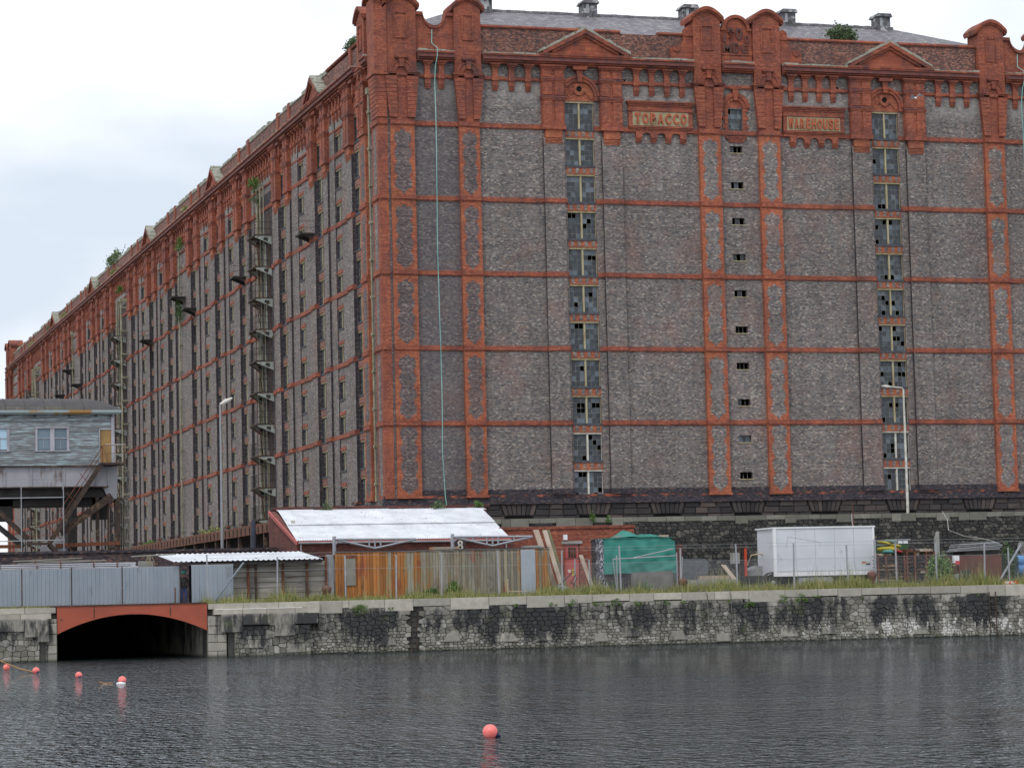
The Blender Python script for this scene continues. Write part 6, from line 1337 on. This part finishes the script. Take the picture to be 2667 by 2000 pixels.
# --- box truck
TKR = lambda u, d, z: (u, -30.0+d-0.03*(u-14), z)
WT = mat('truck_white', (0.62, 0.64, 0.69), (0.56, 0.58, 0.62), scale=0.7, detail=7, rough=0.4, c3=(0.33, 0.33, 0.34), s3=1.1, lo3=0.64, hi3=0.75); WT2 = mat('truck_trim', (0.76, 0.77, 0.79), rough=0.4)
TK = empty('box_truck', (17, -29, GZ), **tg('parked white box truck body on wheels behind the wire fence', 'truck'))
mb = MB(TKR); mb.box(14.2, 20.1, 0, 2.45, 3.6, 6.05); bx = mb.build('box_body', WT, TK)
mb = MB(TKR); mb.box(14.1, 20.2, -0.06, 2.5, 6.051, 6.13); mb.build('roof_rail', WT2, TK)
for x0, x1 in ((14.14, 14.3), (20.02, 20.14)): mb = MB(TKR); mb.box(x0, x1, -0.05, 0.1, 3.42, 6.05); mb.build('corner_post', WT2, TK)
mb = MB(TKR); mb.box(14.301, 20.02, -0.045, 0.0, 3.42, 3.7); mb.build('side_rail', WT2, TK)
mb = MB(TKR); mb.box(14.3, 20.0, -0.07, -0.046, 3.68, 3.76); mb.build('rub_rail', WT, TK)
for q in range(1, 5): mb = MB(TKR); mb.box(14.3+q*1.15, 14.315+q*1.15, -0.004, 0.0, 3.78, 6.04); mb.build('panel_seam', CG, bx)
mb = MB(TKR); mb.box(14.17, 14.2, 0.2, 2.4, 3.42, 3.6); mb.build('end_sill', WT2, TK)
mb = MB(TKR); mb.box(13.4, 20.0, 0.5, 1.9, 3.05, 3.41); mb.build('chassis', M['black'], TK)
mb = MB(TKR); mb.box(15.6, 17.6, 0.05, 0.5, 2.85, 3.35); mb.build('side_guard', M['galv'], TK)
for x in (14.15, 18.6):
    c = TKR(x, 0.35, 3.08)
    mb = MB(); mb.smooth = False; mb.lathe(c, [(0.26, -0.16), (0.44, -0.15), (0.47, -0.08), (0.47, 0.08), (0.44, 0.15), (0.26, 0.16)], 20, axis='y'); wh = mb.build('wheel', M['black'], TK)
    mb = MB(); mb.lathe(c, [(0.08, -0.19), (0.2, -0.13), (0.25, -0.17), (0.25, -0.12)], 14, axis='y'); mb.build('rim', M['galv'], wh)
    mb = MB(); mb.ring(0, 0, 0.55, 0.6, 0, 0.4, 0.1, math.pi-0.1, 10); mb.v = [(c[0]+v[0], c[1]-0.2+v[1], c[2]+v[2]) for v in mb.v]; mb.build('mudguard', M['black'], TK)
mb = MB(TKR); mb.box(19.35, 19.85, -0.004, 0.0, 3.95, 4.15, 0); mb.box(19.35, 19.6, -0.006, -0.0041, 4.05, 4.15, 1); mb.box(19.6, 19.85, -0.006, -0.0041, 3.95, 4.05, 2); mb.build('sticker', [M['white'], PK, NAVY], bx)
mb = MB(TKR); 
for (a, za, c, zc) in ((15.0, 5.6, 16.9, 5.25), (15.0, 5.6, 14.9, 5.0), (16.9, 5.25, 16.9, 5.0)): mb.tube([(a, -0.003, za), (c, -0.003, zc)], 0.006, 4)
mb.build('scratch_line', M['bar'], bx)
mb = MB(YARD); mb.box(19.75, 19.84, 6.7, 6.79, GZ, 5.35); mb.build('steel_post', M['galv'], org=YARD(19.8, 6.7, GZ), **tg('square galvanised post at the right end of the truck box', 'post'))
# --- racks of reclaimed material
rg = random.Random(40)
def rack(x0, x1, z1, lab, cols, name='storage_rack'):
    rt_ = empty(name, YARD((x0+x1)/2, 7, GZ), **tg(lab, 'rack', 'rusty storage racks'))
    for x in (x0+0.05, x0+0.5, x1-0.5, x1-0.05): mb = MB(YARD); mb.box(x-0.04, x+0.04, 6.9, 6.98, GZ, z1); mb.build('upright', M['rust'], rt_)
    mb = MB(YARD); mb.box(x0, x1, 8.0, 8.05, GZ, z1-0.05); mb.build('back_sheet', M['bsteel'], rt_)
    z = GZ+0.2; i = 0
    while z < z1:
        mb = MB(YARD); mb.box(x0, x1, 6.95, 8.0, z, z+0.03); mb.build('shelf', M['rustd'], rt_)
        a = x0+0.08
        while a < x1-0.1:
            w_ = rg.uniform(0.2, 0.7); h = rg.uniform(0.05, 0.16); c = min(a+w_, x1-0.05); mb = MB(YARD); mb.box(a, c-0.02, 7.0+rg.random()*0.1, 7.7, z+0.031, z+0.03+h); mb.build('stacked_board', rg.choice(cols), rt_); a = c
        z += 0.2
BUFF = mat('buff_timber', (0.38, 0.27, 0.13), (0.30, 0.2, 0.1), scale=3)
rack(20.0, 21.6, 4.5, 'rusty rack of stacked boards under the coloured sacks', [M['rustd'], BUFF, M['dark'], M['bsteel'], PW1]); rack(21.65, 23.3, 4.62, 'rusty rack of stacked boards left of the green bush', [M['rust'], M['rustd'], M['rust'], M['bsteel'], PW1])
def sack(c, r, m, lab, ang=0.0):
    mb = MB(); mb.smooth = True; rg2 = random.Random(int(c[0]*100+c[2]*37)); n, k = 14, 8; vs = []; cc = Vector(YARD(*c))
    for i in range(k+1):
        th = math.pi*i/k
        for j in range(n):
            ph_ = 2*math.pi*j/n; s = 1+0.14*math.sin(3*ph_+i)+rg2.uniform(-0.06, 0.06); v = Vector((r[0]*math.cos(th), r[1]*math.sin(th)*math.cos(ph_)*s, r[2]*math.sin(th)*math.sin(ph_)*s)); v.rotate(Matrix.Rotation(ang, 3, 'Y')); vs.append(tuple(cc+v))
    mb.mesh(vs, [(i*n+j, i*n+(j+1) % n, (i+1)*n+(j+1) % n, (i+1)*n+j) for i in range(k) for j in range(n)]); mb.build('sack', m, org=tuple(cc), **tg(lab, 'sack', 'coloured sacks on the rack'))
SY = mat('yellow_plastic', (0.48, 0.40, 0.03), (0.38, 0.31, 0.03), scale=3, rough=0.45); ST_ = mat('teal_plastic', (0.06, 0.22, 0.2), (0.09, 0.27, 0.25), scale=3, rough=0.45); SR = mat('red_plastic', (0.38, 0.03, 0.03), (0.28, 0.03, 0.03), scale=3); SG = mat('grey_green_plastic', (0.16, 0.2, 0.18), (0.1, 0.13, 0.12), scale=3)
sack((20.75, 7.2, 4.82), (0.66, 0.35, 0.16), SY, 'big yellow sack in the middle of the sack pile'); sack((20.65, 7.0, 4.66), (0.34, 0.3, 0.14), ST_, 'teal sack at the front of the sack pile'); sack((21.25, 7.1, 4.66), (0.28, 0.3, 0.1), SR, 'red sack at the right of the sack pile', 0.2); sack((20.5, 7.3, 5.0), (0.4, 0.3, 0.1), SG, 'grey sack under the top yellow sack'); sack((20.55, 7.2, 5.15), (0.42, 0.3, 0.09), SY, 'thin yellow sack on top of the sack pile', 0.2); sack((21.0, 7.4, 5.2), (0.4, 0.3, 0.14), SG, 'grey-green sack at the top right of the sack pile', 0.1); sack((21.2, 7.2, 4.98), (0.32, 0.3, 0.08), SY, 'small yellow sack at the right of the sack pile', 0.15)
GS = empty('site_hut', YARD(22, 9, GZ), **tg('dark green hut side with a row of small white windows behind the racks', 'hut'))
mb = MB(YARD); mb.box(21.3, 22.55, 8.6, 10.5, GZ, 5.12); mb.build('wall', mat('hut_green', (0.035, 0.085, 0.035), (0.05, 0.10, 0.045), scale=2), GS)
mb = MB(YARD); mb.box(21.2, 22.65, 8.5, 10.6, 5.32, 5.37); mb.build('roof', M['galv'], GS)
for i in range(4): mb = MB(YARD); mb.box(21.32+i*0.31, 21.58+i*0.31, 8.55, 8.6, 5.125, 5.3); mb.build('window', FOAM, GS)
mb = MB(YARD); mb.box(23.85, 24.08, 8.0, 8.2, GZ, 5.45); mb.prism([(23.9, 5.45), (24.08, 5.45), (24.08, 5.75), (24.0, 5.75)], 8.0, 8.2); mb.build('concrete_post', CONC, org=YARD(24, 8, GZ), **tg('tall mossy concrete post behind the green bush', 'post'))
# --- rusty skip with sheets
SKP = empty('rusty_skip', YARD(24.1, 3.4, GZ), **tg('dark rusty steel tank topped by grey corrugated sheets near the right edge', 'tank'))
SKM = mat('skip_rust', (0.15, 0.042, 0.02), (0.08, 0.028, 0.018), scale=1.4, detail=8, c3=(0.17, 0.06, 0.025), s3=1.6, lo3=0.58, hi3=0.68)
mb = MB(YARD); mb.box(22.9, 25.3, 3.2, 4.8, GZ, 4.28); mb.build('tank_body', SKM, SKP)
mb = MB(YARD); mb.box(23.3, 25.2, 3.3, 4.7, 4.281, 4.52); mb.build('stored_parts', M['bsteel'], SKP)
for i, (x0, x1, z, a) in enumerate(((22.75, 25.3, 4.54, 0.03), (22.85, 25.42, 4.62, 0.05), (22.9, 25.4, 4.7, 0.06), (22.9, 25.25, 4.8, 0.05), (22.95, 25.1, 4.88, 0.03))):
    mb = MB(); mb.cbox(YARD((x0+x1)/2, 3.9-0.05*i, z+0.05), (x1-x0, 1.6, 0.06), -0.142, 0, ('Y', -a)); mb.build('roofing_sheet', CG if i % 2 else M['galv'], SKP)
c = YARD(23.05, 2.7, 3.05); mb = MB(); mb.lathe(c, [(0.25, -0.12), (0.43, -0.1), (0.47, -0.04), (0.47, 0.06), (0.43, 0.12), (0.25, 0.14)], 20, axis='y'); mb.build('old_tyre', M['black'], org=c, **tg('old black tyre leaning at the left end of the rusty tank', 'tyre'))
mb = MB(YARD); mb.prism([(22.35, GZ), (22.8, GZ), (22.78, 3.3), (22.4, 3.3)], 2.6, 2.9); mb.build('stone_stump', CONC, org=YARD(22.6, 2.7, GZ), **tg('pale stone stump in the grass beside the tyre', 'stone'))
mb = MB(YARD); mb.box(22.55, 22.85, 3.0, 3.2, 3.9, 4.3, 0); mb.box(22.62, 22.86, 2.98, 3.0, 3.8, 4.02, 1); mb.build('reflector_board', [FOAM, RDS], org=YARD(22.7, 3.1, 3.9), **tg('small red and white board at the left corner of the rusty tank', 'board'))
mb = MB(YARD); mb.tube([(24.58, 2.2, 2.75), (26.03, 2.4, 4.8)], 0.06, 7); mb.build('raking_prop', LT, org=YARD(24.6, 2.2, 2.75), **tg('grey steel prop slanting across the front of the rusty tank', 'prop'))
mb = MB(YARD); mb.prism([(24.35, 2.68), (25.15, 2.68), (25.05, 2.84), (24.45, 2.84)], 1.0, 1.4); mb.build('plastic_barrier', mat('orange_plastic', (0.6, 0.08, 0.02), (0.62, 0.55, 0.5), scale=3, lo=0.5, hi=0.55), org=YARD(24.7, 1.2, 2.68), **tg('flat orange and white plastic barrier lying on the quay edge', 'barrier'))
for i, z in enumerate((3.5, 3.95)):
    c = YARD(26.85, 3.8, z); mb = MB(); mb.lathe(c, [(0.28, -0.45), (0.3, -0.4), (0.3, 0.4), (0.28, 0.45)], 16, axis='x'); mb.build('blue_drum', mat('blue_plastic', (0.09, 0.24, 0.50), rough=0.4), org=c, **tg(['lower of two blue plastic drums at the right edge', 'upper of two blue plastic drums at the right edge'][i], 'drum', 'blue drums'))
# cables on the retaining wall
CW = mat('pale_cable', (0.42, 0.41, 0.38), (0.3, 0.29, 0.27), scale=3)
def hang(pts, lab, r_=0.025): mb = MB(); mb.tube(pts, r_, 5); mb.build('hanging_cable', CW, org=pts[0], **tg(lab, 'cable'))
hang([(26.9, -12.4, 7.4), (26.2, -14, 6.7), (25.2, -17, 5.95), (24.2, -20, 5.6), (23.0, -23, 5.55)], 'pale cable sagging from the retaining wall down to the green hut')
hang([(33.2, -12.4, 7.45), (33.0, -13.5, 6.9), (32.3, -15, 6.2), (31.4, -19, 5.7), (28.2, -28, 5.3), (26.3, -33, 5.0)], 'pale cable sagging from the coping down to the slanting prop')
mb = MB(); mb.tube([(27.0, -12.35, 8.1), (27.1, -12.35, 4.2)], 0.03, 5); mb.build('rusty_rod', M['rust'], org=(27, -12.35, 4.2), **tg('thin rusty rod against the retaining wall behind the bush', 'rod'))
c = YARD(26.05, 2.5, 4.85); mb = MB()
for i in range(4): x = c[0]-0.05+0.06*i; mb.tube([(x, c[1], 4.95), (x-0.12, c[1], 4.7-0.1*i), (x+0.02, c[1], 4.45-0.1*i), (x+0.1, c[1], 4.8), (x+0.04, c[1], 4.95)], 0.016, 4)
mb.build('rope_coil', CW, org=c, **tg('coil of pale rope hung on the top of the slanting prop', 'rope'))
# --- wire fence
WF = empty('wire_fence', YARD(5, 1.7, GZ), **tg('galvanised chain-link fence on slim posts along the quay', 'fence'))
fx = [-17.5, -14.0, -10.5, -7.9, -5.55, -2.55, 0.75, 3.87, 7.05, 10.1, 13.15, 16.1, 18.75, 20.95, 23.6, 24.97, 28]
FPm = MB(); FPm.box(-0.035, 0.035, -0.035, 0.035, 0, 2.7); FPM = FPm.mk('post', M['galv'])
for x in fx:
    o = inst(FPM, 'post', WF, YARD(x, 1.7, GZ)); o.scale.z = 0.76 if abs(x-24.97) < 0.1 else (0.93+0.06*math.sin(x*5)); o.rotation_euler = (0, 0.02*math.sin(x*3), 0)
for z in (5.15, 4.98, 4.3): mb = MB(YARD); mb.tube([(x, 1.66, z+0.02*math.sin(x)) for x in fx], 0.006, 4); mb.build('wire', M['galv'], WF)
mb = MB(YARD); zt, zb_ = 4.3, 2.7; s = 0.085; x = -17.5+(-1.6)
def strip(p, q, r_):
    (a, za), (c, zc) = p, q; mb.face([(a-r_, 1.7, za), (a+r_, 1.7, za), (c+r_, 1.7, zc), (c-r_, 1.7, zc)])
x = 0.0
while x < 28:
    strip((x, zb_), (x+1.6, zt), 0.0028); strip((x, zt), (x+1.6, zb_), 0.0028); x += s
mb.build('chain_link', M['galv'], WF, kind='stuff')
# --- gull
GU = empty('gull', (36.0, -5.0, 35.8), **tg('white gull flying before the right window bay of the warehouse', 'bird'))
GWm = mat('gull_white', (0.75, 0.77, 0.8), rough=0.7); GGm = mat('gull_grey', (0.42, 0.45, 0.5), rough=0.7)
mb = MB(); mb.smooth = True; mb.tube([(36.0, -5.28, 35.6), (36.0, -5.2, 35.64), (36.0, -5.08, 35.68), (36.0, -4.9, 35.73), (36.0, -4.72, 35.75), (36.0, -4.6, 35.74)], [0.02, 0.045, 0.075, 0.07, 0.045, 0.02], 10); mb.build('body', GWm, GU)
mb = MB(); mb.tube([(36.0, -5.28, 35.6), (36.0, -5.34, 35.585)], [0.015, 0.004], 6); mb.build('beak', YEL, GU)
mb = MB(); mb.mesh([(36.05, -5.1, 35.74), (36.3, -5.18, 35.98), (36.75, -5.0, 35.82), (36.35, -4.86, 35.86), (36.05, -4.8, 35.76), (36.3, -5.18, 35.965), (36.05, -5.1, 35.725)], [(0, 1, 3, 4), (1, 2, 3), (0, 6, 5, 1)]); mb.build('wing', GWm, GU)
mb = MB(); mb.mesh([(35.95, -5.1, 35.74), (35.72, -5.2, 35.92), (35.5, -5.12, 35.42), (35.74, -4.9, 35.66), (35.95, -4.8, 35.76)], [(0, 1, 3, 4), (1, 2, 3)]); mb.build('wing', GGm, GU)
mb = MB(); mb.mesh([(35.97, -4.62, 35.75), (36.03, -4.62, 35.75), (36.08, -4.42, 35.75), (35.92, -4.42, 35.75)], [(0, 1, 2, 3)]); mb.build('tail', GWm, GU)
# ---------------- vegetation ----------------
mb = MB(); rg = random.Random(77)
def blade(x, d, z, h, w_, lean_):
    p = YARD(x, d, z); a = rg.uniform(0, 6.28); dx, dy = math.cos(a)*w_, math.sin(a)*w_; lx, ly = rg.gauss(0, lean_), rg.gauss(0, lean_)
    mb.mesh([(p[0]-dx, p[1]-dy, p[2]), (p[0]+dx, p[1]+dy, p[2]), (p[0]+dx*0.7+lx*0.4, p[1]+dy*0.7+ly*0.4, p[2]+h*0.6), (p[0]-dx*0.7+lx*0.4, p[1]-dy*0.7+ly*0.4, p[2]+h*0.6), (p[0]+lx, p[1]+ly, p[2]+h)], [(0, 1, 2, 3), (3, 2, 4)])
def dens(x):
    return 0.55+0.45*math.sin(x*0.9)+0.4*math.sin(x*2.7+1)+0.25*math.sin(x*7.1)
for _ in range(46000):
    x = rg.uniform(-17.7, 28); d = 0.75+rg.random()**1.3*2.6
    if rg.random() > 0.35+0.5*dens(x): continue
    h = rg.uniform(0.2, 0.5)*(0.75+0.5*dens(x))*(1.15 if x > 8 else (0.75 if -13 < x < -1 else 1.0))*(0.6 if d < 1.05 else 1)
    blade(x, d, GZ, h*(2.1 if rg.random() < 0.07 else 1), 0.012, h*0.3)
for _ in range(2500): x = rg.uniform(-33, -25.4); blade(x, 0.9+rg.random()*1.5, GZ, rg.uniform(0.08, 0.2), 0.014, 0.06)
mb.build('grass', M['grass'], **tg('strip of long green and straw-coloured grass along the quay top', 'grass', kind='stuff'))
def shrub(c, r, n, leaf, m, lab, seed, stems=True, name='shrub', grp=None):
    root = empty(name, (c[0], c[1], c[2]-r[2]), **tg(lab, 'shrub', grp))
    f = MB(); leafclump(f, c, r, n, leaf, seed); f.build('foliage', m, root)
    if stems:
        s = MB(); rg2 = random.Random(seed)
        for i in range(4): s.tube([(c[0]+rg2.uniform(-0.1, 0.1), c[1], c[2]-r[2]*1.05), (c[0]+rg2.uniform(-0.5, 0.5)*r[0], c[1]+rg2.uniform(-0.4, 0.4)*r[1], c[2]+r[2]*0.4)], [0.02, 0.008], 4)
        s.build('stems', M['rustd'], root)
def ys(x, d, z): return YARD(x, d, z)
shrub(ys(21.75, 3.0, 3.5), (0.75, 0.5, 0.85), 4200, 0.13, leafm('bush_leaves', (0.06, 0.13, 0.02), (0.11, 0.21, 0.035), (0.17, 0.28, 0.06)), 'round green bush between the racks and the rusty tank', 1)
shrub(ys(25.85, 3.6, 3.8), (0.5, 0.5, 1.1), 2400, 0.12, M['leafd'], 'dark leafy bush behind the right end of the rusty tank', 2)
shrub(ys(-5.75, 3.3, 2.95), (0.5, 0.3, 0.35), 1000, 0.09, M['leafd'], 'low dark weed clump before the middle of the board store', 3, False)
shrub(ys(-4.5, 3.2, 3.1), (0.45, 0.3, 0.5), 1300, 0.09, M['leaf'], 'taller green weed clump right of the low one before the boards', 4)
shrub(ys(0.9, 3.4, 2.9), (0.4, 0.3, 0.3), 350, 0.08, M['leaf'], 'green weeds at the foot of the leaning planks', 5, False)
shrub(ys(4.15, 3.6, 3.0), (0.45, 0.3, 0.42), 500, 0.09, M['leafd'], 'dark green weeds below the camouflage net', 6, False)
shrub(ys(5.35, 2.4, 2.95), (0.5, 0.3, 0.33), 450, 0.09, M['leaf'], 'green weeds at the left foot of the scaffold goal', 7, False)
shrub(ys(17.4, 2.2, 3.05), (0.18, 0.15, 0.25), 160, 0.07, leafm('ragwort', (0.35, 0.28, 0.02), (0.12, 0.16, 0.03), (0.45, 0.36, 0.03)), 'yellow flowering weed under the truck box', 8, False)
shrub(ys(16.8, 2.2, 2.95), (0.4, 0.3, 0.35), 300, 0.09, M['grass'], 'tall straw weeds left of the right bollard', 9, False)
# tufts rooted in the quay wall
WL = ['big grass tuft hanging over the quay coping right of the stepped stones', 'small tuft on the stepped coping stones by the bridge', 'tiny tuft under the coping left of the wall ladder', 'small tuft under the coping below the zinc sheet', 'tuft under the coping below the right end of the board store', 'tuft under the coping below the leaning planks', 'tuft under the coping below the bent metal frame', 'wide tuft under the coping below the pink door', 'tuft under the coping below the camouflage net', 'tuft under the coping left of the middle of the tarpaulin', 'small tuft under the coping below the right of the tarpaulin', 'tiny tuft under the coping between the two hanging ropes', 'lone bright tuft halfway down the wall right of the ropes', 'tuft under the coping below the forklift mast', 'widest tuft under the coping left of the truck wheel', 'tuft under the coping below the left corner of the truck', 'tiny tuft under the coping below the middle of the truck', 'tiny tuft under the coping beside the right ladder']
k = 0
for x, z, r_, n in ((-10.2, 2.15, 0.42, 420), (-13.4, 2.25, 0.2, 90), (-8.6, 2.2, 0.14, 50), (-2.3, 2.2, 0.16, 70), (-0.3, 2.2, 0.2, 90), (0.7, 2.22, 0.24, 120), (2.0, 2.22, 0.26, 150), (3.0, 2.22, 0.3, 190), (4.15, 2.15, 0.22, 110), (5.6, 2.18, 0.22, 110), (6.5, 2.2, 0.16, 60), (8.9, 2.2, 0.12, 40), (10.05, 2.0, 0.3, 220), (11.8, 2.2, 0.26, 130), (12.8, 2.25, 0.36, 260), (13.6, 2.25, 0.2, 100), (16.0, 2.15, 0.12, 40), (22.3, 2.15, 0.14, 40)):
    q = QUAY(x, 0.2, z); shrub(q, (r_*1.3, 0.12, r_*0.8), n, 0.07, M['leaf'], WL[k], 100+k, False, 'wall_weed', 'weeds in the quay wall'); k += 1
# growth on the buildings
shrub((33.6, 1.2, 41.35), (1.2, 0.5, 0.8), 2200, 0.16, M['leafp'], 'round bush on the slate roof right of the date gable', 20)
shrub((14.2, 1.0, 40.75), (0.7, 0.3, 0.2), 220, 0.12, M['leafp'], 'low growth on the slate roof above the left pediment', 21, False)
shrub((39.6, 1.0, 40.7), (0.9, 0.3, 0.22), 220, 0.12, M['leafp'], 'low growth on the slate roof right of the right pediment', 22, False)
shrub((0.3, 9.0, 41.0), (0.5, 1.6, 0.55), 900, 0.14, M['leafp'], 'pale bush on the side parapet next to the corner tower', 23)
shrub((0.2, 121.0, 40.9), (0.6, 6.0, 0.95), 1000, 0.25, M['leafp'], 'large pale bush on the far side parapet against the sky', 24)
shrub((-0.7, 38.6, 36.0), (0.55, 0.9, 0.75), 600, 0.13, M['leaf'], 'bright green bush at the top of the first iron balconies', 25)
shrub((-0.7, 38.8, 34.7), (0.45, 0.5, 0.35), 260, 0.12, M['leafp'], 'smaller green tuft just below the balcony bush', 26, False)
shrub((-0.5, 75.5, 36.3), (0.45, 1.1, 0.7), 420, 0.14, M['leaf'], 'green bush beside the second downpipe of the long side', 27)
shrub((-0.5, 75.6, 30.2), (0.4, 1.2, 1.5), 700, 0.16, M['leafd'], 'dark creeper hanging below the platform by the second downpipe', 28, False)
shrub((-0.6, 111.5, 36.4), (0.5, 1.0, 0.5), 300, 0.16, M['leaf'], 'green tuft at the top of the second iron balconies', 29, False)
for i, (u, s) in enumerate(((72, 2.0), (96, 2.6), (118, 3), (132, 3), (160, 5), (176, 4), (196, 5))):
    shrub((-0.25, u, 39.1), (0.35, s, 0.4), 260, 0.2, M['leafp'] if i % 2 else M['grass'], ['weeds on the side cornice above the second downpipe', 'weeds on the side cornice just beyond the second downpipe', 'weeds on the side cornice above the second balconies', 'weeds on the side cornice past the second balconies', 'weeds on the side cornice below the far parapet bush', 'weeds on the side cornice near the far tower', 'farthest weeds on the side cornice beside the end tower'][i], 40+i, False, 'ledge_weed', 'weeds on the side cornice')
shrub((-7.5, -14.6, 8.1), (0.55, 0.25, 0.35), 300, 0.1, M['leafp'], 'yellow-green weed on the left of the store parapet', 60)
shrub((-0.9, -15.0, 8.1), (0.62, 0.4, 0.42), 480, 0.1, M['leafp'], 'pale green bush on the middle of the white roof edge', 61)
shrub((1.8, -14.6, 8.2), (0.45, 0.25, 0.25), 200, 0.1, M['leaf'], 'small green weed at the right end of the white roof', 62)
shrub((9.6, -12.3, 7.45), (0.3, 0.2, 0.35), 200, 0.09, M['leaf'], 'upright weed on the retaining wall coping right of the white roof', 63, False)
shrub((10.7, -12.3, 7.35), (0.25, 0.2, 0.22), 120, 0.09, M['leaf'], 'small weed on the retaining wall coping beside the upright weed', 64, False)
shrub((-4.3, 70, 8.3), (1.0, 3.5, 0.35), 420, 0.18, M['leaf'], 'bright moss mound on the loading canopy', 65, False)
shrub((-4.3, 40, 8.4), (1.0, 4.0, 0.45), 420, 0.18, M['grass'], 'grass mound on the nearer end of the loading canopy', 66, False)
